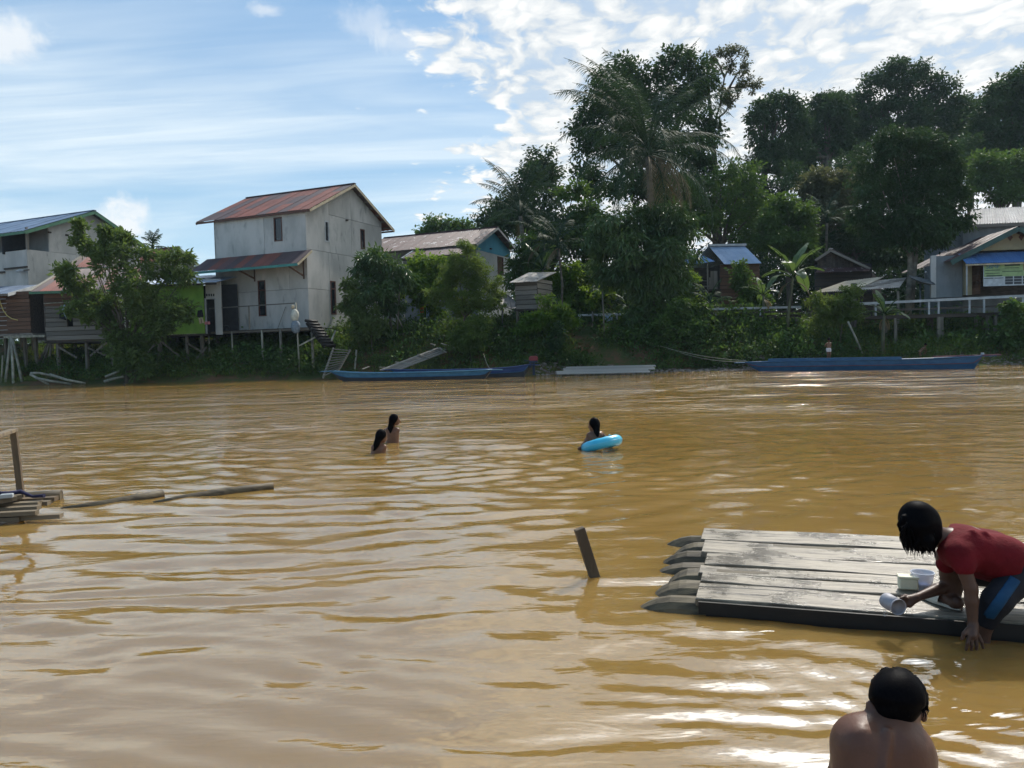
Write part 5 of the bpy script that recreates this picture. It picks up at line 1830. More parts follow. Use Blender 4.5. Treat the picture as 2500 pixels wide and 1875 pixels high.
def ramp():
    a0, a1 = at_y(*Z3(470, 1368), 47.3), at_y(*Z3(1085, 1168), 49.6)
    b0, b1 = at_y(*Z3(650, 1370), 46.6), at_y(*Z3(1135, 1212), 48.9)
    t = thing('plank_ramp', (b0.x, b0.y, 0.1), 'long grey plank ramp sloping down to the blue longboat', 'ramp')
    for k in range(4):
        f = (k + .5) / 4
        p, q = a0.lerp(b0, f), a1.lerp(b1, f)
        w = (b0 - a0).length / 4 * .42
        u = (q - p); sdv = (b0 - a0).normalized()
        nn = u.cross(sdv).normalized()
        piece('plank', t, 'wood_grey', (p + q) / 2 + nn * .01 * (k % 2), u / 2 * (1 + .05 * (k % 3)), sdv * w, nn * .025)
    for f in (.08, .30, .62, .93):
        p, q = a0.lerp(a1, f), b0.lerp(b1, f)
        bar('batten', t, 'wood_pale', p + Vector((0, 0, .06)), q + Vector((0, 0, .06)), .10, .04)
    # loose planks
    for (x0, y0, x1, y1, l) in ((375, 1360, 432, 1338, 'short pale plank lying at the foot of the plank ramp'), (1060, 1135, 1180, 1175, 'broken board at the head of the plank ramp'), (970, 1140, 1010, 1150, 'small pale board on the bank above the plank ramp')):
        p, q = at_y(*Z3(x0, y0), 47.2 if y0 > 1300 else 50.0), at_y(*Z3(x1, y1), 47.5 if y0 > 1300 else 49.8)
        tag(MB().beam(p, q, .18, .04).build('loose_board', 'wood_pale'), l, 'board')


ramp()


def driftwood():
    lines = [((260, 1490), (330, 1488), (470, 1520), (690, 1580)), ((255, 1500), (330, 1540), (410, 1585)), ((300, 1530), (420, 1555), (600, 1580)), ((420, 1500), (560, 1545), (720, 1575)),
             ((880, 1560), (960, 1535), (1040, 1518)), ((890, 1520), (940, 1500), (1010, 1470))]
    for k, l in enumerate(lines):
        pts = [at_y(*Z1(*q), 50.6 - .1 * k) for q in l]
        o = MB().tube(pts, [.09 - .008 * i for i in range(len(pts))], 7).build('driftwood', 'post_pale')
        tag(o, 'bent grey driftwood pole lying at the left water edge' if k < 4 else 'pale driftwood branch under the leafy tree', 'driftwood', 'driftwood at the left water edge' if k < 4 else 'branches under the leafy tree')
    for (a, b, Y, r, l, mt) in ((Z5(565, 1145), Z5(675, 1390), 47.6, .06, 'pale bamboo pole leaning on the scrub below the banana plants', 'post_pale'),
                                (Z4(628, 560), Z4(645, 985), 51.0, .05, 'thin upright pole standing on the earth path slope', 'post_wood'),
                                (Z3(700, 560), Z3(680, 1000), 52.6, .055, 'thin bare pole standing among the mango shrub leaves', 'post_wood'),
                                (Z3(665, 880), Z3(720, 990), 52.4, .045, 'short stick propped against the thin bare pole', 'post_wood'),
                                (Z4(540, 740), Z4(540, 870), 52.5, .06, 'short dark post at the low white rail', 'post_wood'),
                                (Z1(22, 1340), Z1(8, 1570), 52.2, .05, 'slim pole standing beside the spread poles of the brown shed', 'post_pale')):
        p, q = at_y(*a, Y), at_y(*b, Y)
        q2 = q + (q - p) * .06
        tag(MB().tube([p, (p + q2) / 2 + Vector((.02, 0, 0)), q2], r, 7).build('pole', mt), l, 'pole')
    # mooring ropes
    def rope(a, b, sag, l, r=.014):
        pts = []
        for i in range(13):
            f = i / 12; pts.append(a.lerp(b, f) + Vector((0, 0, -sag * 4 * f * (1 - f))))
        tag(MB().tube(pts, r, 5).build('mooring_rope', 'rope'), l, 'rope')
    bow3 = b3[2] + Vector((0, 0, .62))
    rope(at_y(*Z4(1000, 1000), 50.5), bow3, .25, 'upper mooring rope from the palm slope to the long boat')
    rope(at_y(*Z4(1200, 1060), 49.8), bow3 + Vector((.1, 0, -.05)), .3, 'lower mooring rope from the palm slope to the long boat')
    rope(at_y(*Z3(1430, 1225), 48.6), b2[2] + b2[3] * 6.0 + Vector((0, 0, .45)), .2, 'mooring rope of the boat with the outboard motor')


driftwood()


# ------------------------------------------------------------------ foreground raft
def fore_raft():
    zt = 0.10
    nl = at_z(1701, 1462, zt); nr = at_z(2500, 1521, zt); fl_ = at_z(1716, 1288, zt)
    u = (nr - nl); u.z = 0; u.normalize(); v = Vector((-u.y, u.x, 0))
    Wd = (fl_ - nl).dot(v)
    L = 3.0
    ys = [at_z(1705, 1240 + .3165 * y, zt) for y in (705, 571, 497, 432, 341, 242, 150)]
    t0 = [(p - nl).dot(v) for p in ys]; t0[0] = 0
    t = thing('plank_raft', (nl + u * 1.2 + v * .8)[:2] + (0,), 'weathered wet plank raft on pointed logs in front of the bending woman', 'raft')
    starts = [0.0, .017, 0.0, .035, .012, 0.0]
    shear = (fl_ - nl).dot(u) / Wd
    rng = random.Random(3)
    for k in range(6):
        a, b = t0[k] + .013, t0[k + 1] - .013
        h = .045 if k == 0 else .04
        x0 = starts[k] + shear * (a + b) / 2
        # plank with slightly wavy edges, made as a strip of cells
        m = MB(); N = 16
        vs = []
        for i in range(N + 1):
            x = x0 + (L - x0) * i / N
            e0 = a + rng.uniform(-.004, .004); e1 = b + rng.uniform(-.004, .004)
            zz = zt + .004 * math.sin(i * .8 + k * 2) + (k % 2) * .004
            p0 = nl + u * x + v * e0; p1 = nl + u * x + v * e1
            vs += [(p0.x, p0.y, zz - h), (p1.x, p1.y, zz - h), (p1.x, p1.y, zz), (p0.x, p0.y, zz)]
        fs = []
        for i in range(N):
            q = 4 * i
            for c in range(4):
                c2 = (c + 1) % 4
                fs.append((q + c, q + c2, q + 4 + c2, q + 4 + c))
        fs += [(0, 1, 2, 3), tuple(4 * N + c for c in (3, 2, 1, 0))]
        m.face_set(vs, fs)
        m.build('plank', 'raft_plank', t, bevel=.004)
    # bearers and front beam
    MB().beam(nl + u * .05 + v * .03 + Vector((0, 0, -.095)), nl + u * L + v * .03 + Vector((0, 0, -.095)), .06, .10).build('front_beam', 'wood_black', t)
    MB().beam(nl + u * .01 - v * .008 + Vector((0, 0, -.045)), nl + u * L - v * .008 + Vector((0, 0, -.045)), .016, .068).build('edge_board', 'wood_black', t)  # added strip over the plank edges, its near-black colour holds wetness and shade
    for x in (.35, 1.4, 2.5):
        MB().beam(nl + u * x + v * .1 + Vector((0, 0, -.065)), nl + u * x + v * (Wd - .05) + Vector((0, 0, -.065)), .08, .04).build('bearer', 'wood_dark', t)
    # pointed logs
    zc = -.035
    tips = [(-.34, .03), (-.27, .28), (-.20, .50), (-.30, .72), (-.27, .96), (-.20, 1.18), (-.28, 1.43)]
    for k, (tx, ty) in enumerate(tips):
        r = .092 + .012 * ((k * 7) % 3)
        yy = ty / 1.5 * (Wd - .18) + .08
        m = MB(); N = 14
        tx += shear * yy
        phi = random.Random(k * 5 + 2).uniform(-.9, .7); sphi, cphi = math.sin(phi), math.cos(phi)
        rs = [(L * .9, 1.0, 0), (1.0, 1.0, 0), (.1, 1.0, 0), (-.06 - .03 * (k % 2), 1.0, 0), (tx * .45, .99, -.003), (tx * .66, .90, -.012), (tx * .82, .76, -.024), (tx * .94, .60, -.036), (tx, .44, -.045)]
        vs = []
        for (x, f, dz) in rs:
            c = nl + u * x + v * yy
            for j in range(N):
                a = 2 * math.pi * j / N
                ny, nz = math.cos(a), math.sin(a)
                # hewn to a wedge: one side is cut flat towards the tip, each log at its own angle
                py_, pz_ = ny * r * (.30 + .70 * f), nz * r * f
                if x < -.05:
                    hcut = r * (1 - (1 - f) * 1.05) * .9; hh = py_ * sphi + pz_ * cphi
                    if hh > hcut:
                        py_ -= sphi * (hh - hcut); pz_ -= cphi * (hh - hcut)
                q = c + v * py_; zz = pz_
                vs.append((q.x, q.y, zc + .02 + dz + zz))
        fs = []
        for i in range(len(rs) - 1):
            for j in range(N):
                fs.append((i * N + j, i * N + (j + 1) % N, (i + 1) * N + (j + 1) % N, (i + 1) * N + j))
        fs += [tuple(range(N)), tuple((len(rs) - 1) * N + j for j in range(N))[::-1]]
        m.face_set(vs, fs, False)
        m.build('log', 'log_wood', t)
    return nl, u, v, zt, Wd


def raft_plank_mat():
    mt = bpy.data.materials.new('raft_plank'); mt.use_nodes = True
    T = NT(mt.node_tree)
    P = T.n('ShaderNodeNewGeometry').outputs['Position']
    oi = T.n('ShaderNodeObjectInfo')
    off = T.n('ShaderNodeVectorMath', operation='SCALE'); off.inputs[0].default_value = (31, 17, 5); T.l(oi.outputs['Random'], off.inputs['Scale'])
    mp = T.n('ShaderNodeMapping'); mp.inputs['Rotation'].default_value = (0, 0, RAFT_ANG); T.l(P, mp.inputs['Vector'])
    vec = T.vmath('ADD', mp.outputs[0], off.outputs[0])
    grain = T.noise(T.scalev(vec, (2.2, 38, 6)), 1.0, 6, .65, .8)
    fine = T.noise(T.scalev(vec, (6, 130, 10)), 1.0, 4, .6, .3)
    crack = T.noise(T.scalev(vec, (1.1, 26, 4)), 1.0, 3, .5, 1.2)
    blot = T.noise(vec, 3.2, 5, .6)
    col = T.mix(T.smooth(grain, .36, .60), (.075, .055, .036), (.335, .280, .200))
    col = T.mix(T.math('MULTIPLY', fine, .55), col, (.16, .14, .11))
    col = T.mix(T.smooth(crack, .62, .67), col, (.02, .017, .014))
    wet = T.smooth(blot, .42, .62)
    col = T.mix(T.math('MULTIPLY', wet, .6), col, (.075, .062, .047))
    bs = T.n('ShaderNodeBsdfPrincipled'); T.l(col, bs.inputs['Base Color'])
    T.l(T.math('ADD', T.math('MULTIPLY', wet, -.32), .48), bs.inputs['Roughness'])
    bs.inputs['Specular IOR Level'].default_value = .55
    h = T.math('ADD', T.math('MULTIPLY', grain, .6), T.math('ADD', T.math('MULTIPLY', fine, .3), T.math('MULTIPLY', T.smooth(crack, .70, .64), .5)))
    b = T.n('ShaderNodeBump'); b.inputs['Distance'].default_value = .008; T.l(h, b.inputs['Height']); T.l(b.outputs[0], bs.inputs['Normal'])
    o = T.n('ShaderNodeOutputMaterial'); T.l(bs.outputs[0], o.inputs[0])
    M['raft_plank'] = mt


_a = at_z(1701, 1462, .1); _b = at_z(2500, 1521, .1)
RAFT_ANG = -math.atan2(_b.y - _a.y, _b.x - _a.x)
raft_plank_mat()
RAFT = fore_raft()


def fore_misc():
    # leaning stump of a post in the water
    b = at_z(1452, 1410, 0); tp = at_y(1414, 1290, b.y - .03)
    d = (tp - b)
    o = MB().beam(b - d * .35, tp, .066, .05, up=(0.2, -1, 0.1)).build('leaning_post', 'fore_post', bevel=.004)
    tag(o, 'square wooden post leaning out of the muddy water', 'post')
    # left raft
    def Q(x, y, z): return at_z(x * .15674, 1040 + y * .15672, z)
    t = thing('broken_raft', Q(300, 1300, 0)[:2] + (0,), 'broken grey timber raft with an upright post and handrail', 'raft')
    for (x, y, ln, w, dz, mt) in ((880, 1130, 1.9, .12, .14, 'fore_post'), (780, 1190, 1.6, .15, .12, 'fore_wood'), (630, 1200, 1.5, .14, .135, 'fore_wood'), (610, 1270, 1.5, .12, .115, 'fore_wood'), (580, 1345, 1.5, .10, .10, 'fore_wood'), (960, 1395, 1.1, .11, .05, 'fore_wood'), (330, 1440, 1.0, .12, .05, 'fore_wood')):
        e = Q(x, y, dz)
        a = e + Vector((-ln, -.16 * ln, 0))
        bar('plank', t, mt, a, e, w * .85, .04)
    for k in range(3):
        e = Q(300 - 80 * k, 1090 + 25 * k, .20)
        a = e + Vector((-.75, -1.0, 0))
        bar('cross_plank', t, 'fore_wood', a, e, .15, .04)
    lg = MB().tube([Q(960, 1090, .03), Q(500, 1120, .03), Q(0, 1160, .03)], .07, 9); lg.build('log', 'log_wood', t)
    pb = Q(355, 1110, .15); ptop = at_y(33.5, 1055, pb.y)
    MB().beam(pb - Vector((0, 0, .25)), ptop, .058, .045, up=(.2, -1, 0)).build('upright_post', 'fore_post', t, bevel=.003)
    rail_end = at_y(-40, 1075, pb.y - .9)
    MB().beam(ptop + (ptop - rail_end) * .03 + Vector((0, 0, .02)), rail_end, .07, .035).build('handrail', 'fore_wood', t, bevel=.003)
    # dark blue rope and tarp edge on it
    a, c, e = Q(-60, 1050, .25), Q(320, 1020, .24), Q(690, 1085, .20)
    o = MB().tube([a, a.lerp(c, .5) + Vector((0, 0, -.015)), c, c.lerp(e, .5) + Vector((0, 0, -.03)), e], [.022, .025, .02, .014, .02], 7).build('cloth_strip', 'cloth_navy')
    tag(o, 'dark blue twisted cloth strip tied round the upright post', 'strip')
    o = MB().obox(Q(105, 1090, .245), (.05, .02, 0), (-.012, .03, 0), (0, 0, .02)).build('soap_bar', 'white_paint', bevel=.006)
    tag(o, 'small white soap bar on the broken raft', 'soap')
    # floating logs
    for pts, r, l in (([(150, 1238), (260, 1226), (340, 1216), (400, 1209)], .055, 'short half-sunken log beside the broken raft'), ([(375, 1222), (460, 1210), (560, 1199), (668, 1190)], .050, 'long floating log reaching out from the broken raft')):
        w = [at_z(px, py + 4, .0) for px, py in pts]
        n = len(w)
        p3 = [Vector((q.x, q.y, -.032 + .060 * (i / (n - 1)))) for i, q in enumerate(w)]
        o = MB().tube(p3, [r * .85, r, r * 1.05, r], 12).build('floating_log', 'log_wood')
        tag(o, l, 'log')


make_mat('fore_post', (.150, .105, .062), (.075, .055, .036), .8, 3, 5, (3, 3, .6), .004, 20, spec=.3)
make_mat('fore_wood', (.20, .155, .10), (.10, .08, .055), .75, 3, 5, (.4, 5, 3), .004, rnd=.3, coord='obj', spec=.35)
make_mat('cloth_navy', (.012, .012, .045), None, .8)
fore_misc()

# ------------------------------------------------------------------ vegetation
def unit(a):
    return a / (np.linalg.norm(a, axis=-1, keepdims=True) + 1e-9)


def leaf_quads(C, D, L, W, rng, fold=0.15, up=None):
    """diamond leaves: base, widest left, tip, widest right"""
    n = len(C)
    ref = unit(rng.normal(size=(n, 3)) * 0.6 + np.array([0, 0, 1.0])) if up is None else up
    S = unit(np.cross(D, ref)); U = np.cross(S, D)
    L = np.asarray(L).reshape(-1, 1); W = np.asarray(W).reshape(-1, 1)
    v = np.empty((n, 4, 3))
    v[:, 0] = C
    mid = C + D * L * 0.48 + U * L * fold * 0.5
    v[:, 1] = mid + S * W * .5
    v[:, 2] = C + D * L - U * L * fold * 0.3
    v[:, 3] = mid - S * W * .5
    q = np.arange(4 * n).reshape(n, 4)
    return v.reshape(-1, 3), q


def crown_mesh(root, lobes, nclump, nleaf, leaf, mat, rng, clump_r=0.6, droop=0.3, aspect=0.45, shell=2.4, name='crown', flat=0.7):
    """lobes: list of (centre, radii). Clumps gather near the lobe surfaces, each clump is a spray of leaves"""
    o = np.array(root.location)
    sub = []
    for c, r in lobes:
        for _ in range(4):
            dd = unit(rng.normal(size=3) + np.array([0, -.3, .25])); f = rng.uniform(.24, .56)
            sub.append((tuple(np.array(c) + dd * np.array(r) * rng.uniform(.80, 1.15)), tuple(np.array(r) * f)))
    lobes = [(c, tuple(np.array(r) * .80)) for c, r in lobes] + sub
    vol = np.array([r[0] * r[1] + r[0] * r[2] for c, r in lobes]); vol = vol / vol.sum()
    cc = []; out = []
    for (c, r), f in zip(lobes, vol):
        k = max(3, int(nclump * f))
        d = unit(rng.normal(size=(k, 3)))
        rad = rng.uniform(0, 1, (k, 1)) ** (1 / shell) * rng.uniform(.84, 1.10, (k, 1)) * np.where(rng.uniform(0, 1, (k, 1)) < .12, rng.uniform(1.05, 1.35, (k, 1)), 1.0)
        cc.append(np.array(c) + d * rad * np.array(r)); out.append(d)
    cc = np.concatenate(cc); out = np.concatenate(out)
    k = len(cc)
    cs = rng.uniform(.6, 1.35, (k, 1)) * clump_r
    n = k * nleaf
    idx = np.repeat(np.arange(k), nleaf)
    off = unit(rng.normal(size=(n, 3))) * rng.uniform(0.15, 1, (n, 1)) * np.array([1, 1, flat])
    C = cc[idx] + off * cs[idx]
    D = unit(off * .9 + out[idx] * .5 + rng.normal(size=(n, 3)) * .55 - np.array([0, 0, droop]))
    L = leaf * rng.uniform(.65, 1.3, n)
    v, q = leaf_quads(C - o, D, L, L * aspect * rng.uniform(.8, 1.25, n), rng)
    np_mesh(name, v, q, mat, root)
    return cc


def limbs(root, base, fork, tips, r0_, mat, rng, name='trunk', bend=.25, r_tip=.05, trunk_pts=None):
    m = MB()
    base = Vector(base); fork = Vector(fork)
    pts = [base - Vector((0, 0, .3)), base.lerp(fork, .35) + Vector((rng.uniform(-1, 1), 0, 0)) * bend * .5, base.lerp(fork, .7) + Vector((rng.uniform(-1, 1), 0, 0)) * bend * .5, fork]
    m.tube(pts, [r0_ * 1.25, r0_, r0_ * .88, r0_ * .75], 9)
    tr = m.build(name, mat, root)
    for tpt in tips:
        tpt = Vector(tpt)
        a = fork.lerp(base, rng.uniform(0, .18))
        mid = a.lerp(tpt, .5) + Vector((rng.uniform(-1, 1), rng.uniform(-1, 1), rng.uniform(.0, 1.2))) * bend
        b = MB(); b.tube([a, a.lerp(mid, .55) + Vector((0, 0, bend * .3)), mid, tpt], [r0_ * .55, r0_ * .42, r0_ * .28, r_tip], 6)
        b.build('limb', mat, root)
    return tr


def lobes_px(ls, Y, depth=1.0, rng=None):
    out = []
    for l in ls:
        x, y, r = l[:3]
        ry = l[3] if len(l) > 3 else r
        c = at_y(x, y, Y + (rng.uniform(-.5, .5) * depth * r / FPX * Y if rng is not None else 0))
        k = Y / FPX
        out.append(((c.x, c.y, c.z), (r * k, r * k * depth, ry * k)))
    return out


def tree(name, label, base_px, Y, fork_px, ls, leaf, mat, nclump, nleaf, rt, seed, bark='bark', clump=.6, droop=.3, aspect=.45, depth=1.0, shell=2.4, group=None, cat='tree', flat=.7, ntips=None):
    rng = np.random.RandomState(seed)
    b = at_y(*base_px, Y); b.z = gz(b.x, b.y)
    fk = at_y(*fork_px, Y)
    root = thing(name, b, label, cat, group)
    lb = lobes_px(ls, Y, depth, rng)
    cc = crown_mesh(root, lb, nclump, nleaf, leaf, mat, rng, clump, droop, aspect, shell, flat=flat)
    tips = [l[0] for l in lb] if ntips is None else [cc[i] for i in rng.choice(len(cc), ntips, replace=False)]
    limbs(root, b, fk, tips, rt, bark, random.Random(seed), bend=.25 * max(1, Y / 60), r_tip=.03)
    return root


def grow_trees():
    bt = 'trees standing behind the village'
    # the leafy tree in front of the board kitchen
    tree('leafy_tree', 'leafy light green tree in front of the lime green wall', Z1(1060, 1540), 50.5, Z1(1080, 1250),
         [(335, 690, 62), (262, 650, 40), (212, 605, 22, 24), (200, 560, 10, 20), (240, 605, 26, 22), (258, 572, 10, 17), (300, 610, 30, 26), (308, 592, 14, 14), (400, 655, 48), (455, 672, 34, 22), (440, 630, 20), (180, 665, 22, 15), (150, 665, 16, 9), (205, 705, 40, 22), (165, 700, 26, 14),
          (270, 745, 62, 40), (190, 755, 34, 20), (360, 755, 62, 42), (430, 755, 36, 24), (448, 775, 20, 10), (330, 815, 58, 38), (250, 770, 45, 24), (395, 795, 38, 22), (320, 870, 42, 40), (345, 900, 40, 30)],
           .34, 'leaf_front', 560, 28, .13, 11, clump=.42, droop=.05, aspect=.40, depth=.8, flat=.8)
    # mango-like shrubs right of the grey house
    tree('mango_shrub', 'dark glossy long-leaved shrub beside the gable of the grey house', Z3(640, 990), 53.0, Z3(590, 820),
         [(930, 655, 32, 40), (905, 640, 22), (955, 690, 40, 46), (885, 665, 22, 18), (915, 710, 40), (960, 745, 34, 30), (925, 625, 14, 18)], .42, 'leaf_mango', 190, 34, .09, 12, clump=.45, droop=.9, aspect=.26, group=None)
    tree('shrub', 'low broad-leaved shrub growing against the foot of the grey gable wall', Z3(465, 1060), 51.6, Z3(440, 900),
         [(868, 735, 26, 30), (885, 770, 34, 26), (862, 700, 18, 16), (905, 790, 34, 26), (925, 800, 24, 22), (850, 752, 18, 12), (890, 810, 28, 18)], .30, 'leaf_front', 150, 28, .05, 13, clump=.38, droop=.4, aspect=.42)
    tree('leafy_bush', 'bright green dense bush in front of the rusted roof', Z3(960, 960), 56.0, Z3(960, 760),
         [(1040, 650, 42, 30), (1075, 645, 28, 20), (1010, 660, 28, 26), (1030, 700, 52, 44), (1070, 700, 40, 44), (1000, 705, 26, 34), (1045, 745, 42, 28)], .32, 'leaf_bright', 240, 26, .10, 14, clump=.45, droop=.5, aspect=.5)
    tree('feathery_tree', 'feathery light tree with thin forked stems on the grassy bank', Z3(1250, 960), 50.6, Z3(1270, 880),
         [(1150, 625, 26, 30), (1140, 600, 16, 14), (1120, 655, 34, 26), (1165, 665, 34, 26), (1095, 675, 28, 18), (1190, 695, 30, 20), (1125, 705, 46, 30), (1080, 715, 26, 16), (1175, 730, 34, 22), (1205, 745, 24, 18), (1085, 735, 30, 16), (1140, 745, 36, 20), (1210, 715, 20, 14)],
         .20, 'leaf_fern', 420, 46, .07, 15, clump=.40, droop=.15, aspect=.30, flat=.45, shell=3)
    tree('bush', 'fern-like bush under the feathery tree', Z3(1320, 1200), 49.2, Z3(1310, 1100), [(1150, 825, 26, 22), (1135, 800, 22, 16), (1165, 800, 22, 18), (1150, 850, 18, 14), (1120, 830, 22, 16)], .34, 'leaf_fern', 90, 30, .04, 16, clump=.38, droop=.2, aspect=.25)
    tree('bush', 'light green bush beside the stilts of the plank hut', Z3(2020, 1000), 49.8, Z3(2010, 900), [(1340, 755, 26, 26), (1365, 780, 30, 22), (1325, 785, 24, 20), (1380, 770, 14), (1345, 800, 30, 20), (1300, 785, 22, 18), (1275, 800, 20, 16)], .26, 'leaf_bright', 170, 28, .04, 17, clump=.36, droop=.2, aspect=.42)
    tree('vine_stump', 'dark column of ivy below the plank hut', Z3(2070, 1180), 48.8, Z3(2060, 1080), [(1357, 810, 11, 22), (1352, 840, 16, 22), (1360, 870, 22, 20)], .22, 'leaf_dark', 60, 30, .1, 18, clump=.28, cat='bush')
    tree('bush', 'round bright bush behind the plank hut next to the slim palm stem', Z4(340, 700), 55.0, Z4(340, 600), [(1385, 660, 34, 26), (1400, 690, 32, 28), (1375, 700, 30, 30), (1410, 730, 40, 26), (1450, 735, 40, 20)], .34, 'leaf_bright', 170, 26, .08, 19, clump=.45, droop=.4, aspect=.5)
    # mango under the coconut palm
    tree('mango_tree', 'dense dark mango tree under the tall coconut palm', (1600, 838), 52.5, (1592, 690),
         [(1500, 560, 50, 46), (1560, 550, 48, 40), (1620, 550, 55, 44), (1660, 572, 36, 34), (1470, 610, 42, 40), (1530, 625, 62, 54), (1600, 635, 64, 52), (1648, 635, 40, 40), (1500, 670, 44, 30), (1560, 690, 46, 36), (1620, 700, 44, 34), (1580, 745, 36, 32), (1640, 745, 30, 26), (1560, 770, 26, 22)],
         .42, 'leaf_mango', 900, 30, .24, 21, clump=.62, droop=1.0, aspect=.27, depth=1.1)
    tree('bush', 'tangled dark bush at the foot of the mango tree', (1655, 830), 50.8, (1650, 800), [(1640, 790, 40, 34), (1680, 800, 40, 30), (1610, 800, 30, 26), (1700, 770, 30, 26), (1650, 760, 30, 22)], .28, 'leaf_mid', 170, 28, .06, 22, clump=.42)
    # tall dense tree behind the palm
    tree('tall_tree', 'tall dense dark tree rising right behind the coconut palm', (1650, 800), 74, (1600, 470),
         [(1490, 205, 44, 40), (1545, 185, 44, 38), (1640, 165, 46, 32), (1690, 160, 36, 34), (1705, 215, 40, 44), (1445, 262, 46, 38), (1415, 300, 32, 22), (1500, 275, 62, 56), (1580, 265, 66, 60), (1660, 270, 58, 56), (1440, 345, 40, 34), (1500, 360, 56, 48), (1580, 370, 66, 60), (1660, 370, 56, 56), (1735, 330, 30, 40), (1440, 420, 36, 26), (1470, 460, 40, 30), (1560, 460, 60, 50), (1650, 470, 60, 50), (1720, 420, 36, 40)],
         .40, 'leaf_dark', 1150, 30, .42, 23, clump=.95, droop=.2, aspect=.5, group=bt)
    # thin half-bare tree
    rng = np.random.RandomState(24)
    Y = 78
    b = at_y(1752, 760, Y); b.z = gz(b.x, b.y)
    root = thing('bare_tree', b, 'slender half-bare tree with open twiggy top beside the dense tree', 'tree', bt)
    def pz(x, y): return at_y(*Z6(x, y), Y)
    m = MB(); m.tube([b - Vector((0, 0, .3)), pz(1790, 1380), pz(1785, 900), pz(1760, 600), pz(1735, 330), pz(1728, 120)], [.42, .36, .30, .22, .13, .03], 8); m.build('trunk', 'bark', root)
    br = [[(1770, 640), (1830, 470), (1850, 300), (1900, 200), (1950, 140)], [(1830, 470), (1890, 360), (1980, 370), (2060, 350)], [(1850, 300), (1800, 230), (1770, 150)], [(1900, 200), (1890, 130), (1920, 110)], [(1890, 360), (1930, 280), (2000, 210)], [(1750, 450), (1690, 380), (1660, 300)], [(1765, 600), (1850, 540), (1900, 470)], [(1735, 330), (1770, 290), (1790, 240)]]
    tips = []
    for k in br:
        pts = [pz(*q) for q in k]
        pts = [p + Vector((0, random.Random(int(p.x * 9)).uniform(-.8, .8), 0)) for p in pts]
        mm = MB(); mm.tube(pts, list(np.linspace(.13, .035, len(pts))), 6); mm.build('limb', 'bark', root)
        tips += pts[1:]
    lob = [(tuple(pz(*q)), (r * Y / FPX * .36,) * 3) for q, r in (((1920, 130), 62), ((1980, 200), 45), ((1780, 190), 50), ((1980, 320), 55), ((2050, 360), 40), ((1840, 440), 70), ((1880, 250), 50), ((1900, 480), 45), ((1700, 430), 60), ((1830, 150), 35), ((1930, 390), 40))]
    crown_mesh(root, lob, 170, 22, .26, 'leaf_sparse', rng, .40, .1, .5, 1.6)
    # trees left of the palm
    tree('broad_tree', 'dark broad tree behind the shorter coconut palm', (1300, 780), 82, (1300, 560), [(1317, 395, 40, 26), (1345, 425, 34, 30), (1300, 430, 40, 30), (1340, 480, 42, 40), (1270, 480, 44, 34), (1215, 520, 46, 28), (1190, 545, 40, 26), (1260, 540, 60, 40), (1330, 540, 46, 44), (1390, 560, 40, 40)], .42, 'leaf_dark', 560, 28, .35, 25, clump=1.0, aspect=.5, group=bt)
    tree('round_tree', 'small round tree peeping over the ridge of the rusted roof', (1085, 700), 92, (1085, 590), [(1070, 548, 30, 18), (1095, 565, 34, 24), (1050, 565, 24, 20), (1130, 560, 30, 24)], .42, 'leaf_mid', 200, 22, .2, 26, clump=.9, aspect=.5, group=bt)
    tree('bushy_tree', 'bushy tree between the blue gable and the mango tree', (1340, 790), 60, (1330, 700), [(1290, 620, 44, 50), (1340, 600, 40, 40), (1400, 590, 44, 44), (1260, 680, 40, 40), (1320, 690, 50, 44), (1440, 640, 40, 50), (1440, 560, 40, 46), (1420, 520, 36, 30), (1400, 470, 30, 26)], .38, 'leaf_mid', 520, 28, .25, 27, clump=.8, droop=.4, group=bt)
    # behind the palm on the right: mid green mass with light holes
    tree('airy_tree', 'airy green tree showing sky through its crown right of the palm', (1780, 790), 70, (1760, 600), [(1700, 470, 50, 46), (1760, 440, 44, 50), (1800, 480, 44, 50), (1720, 540, 56, 44), (1790, 560, 60, 50), (1840, 520, 40, 40), (1660, 520, 40, 40), (1830, 440, 36, 30)], .36, 'leaf_mid', 400, 26, .3, 28, clump=.85, droop=.3, group=bt, shell=2.0)
    # right hand background
    def z7(ls): return [(*Z7(l[0], l[1]), l[2] * .339, (l[3] if len(l) > 3 else l[2]) * .339) for l in ls]
    tree('forest_tree', 'tall forest tree with dark straight trunk left of the hill trees', Z7(345, 1700), 98, Z7(345, 800), z7([(330, 500, 90, 70), (480, 440, 90, 60), (560, 500, 70, 80), (400, 600, 80, 60), (290, 720, 80, 80), (280, 560, 70, 60), (540, 640, 90, 70), (440, 780, 90, 70), (300, 880, 90, 60), (560, 800, 100, 90), (480, 900, 90, 80)]), .46, 'leaf_dark', 520, 28, .5, 31, clump=1.05, aspect=.5, group=bt, shell=2.8)
    tree('forest_tree', 'twin-topped forest tree beside the tall dome-shaped crown', Z7(780, 1700), 104, Z7(790, 800), z7([(740, 430, 80, 60), (850, 420, 70, 60), (800, 530, 130, 80), (680, 620, 100, 90), (880, 620, 120, 100), (760, 760, 130, 110), (640, 860, 110, 90), (920, 760, 110, 90)]), .46, 'leaf_dark', 600, 26, .5, 32, clump=1.1, aspect=.5, group=bt)
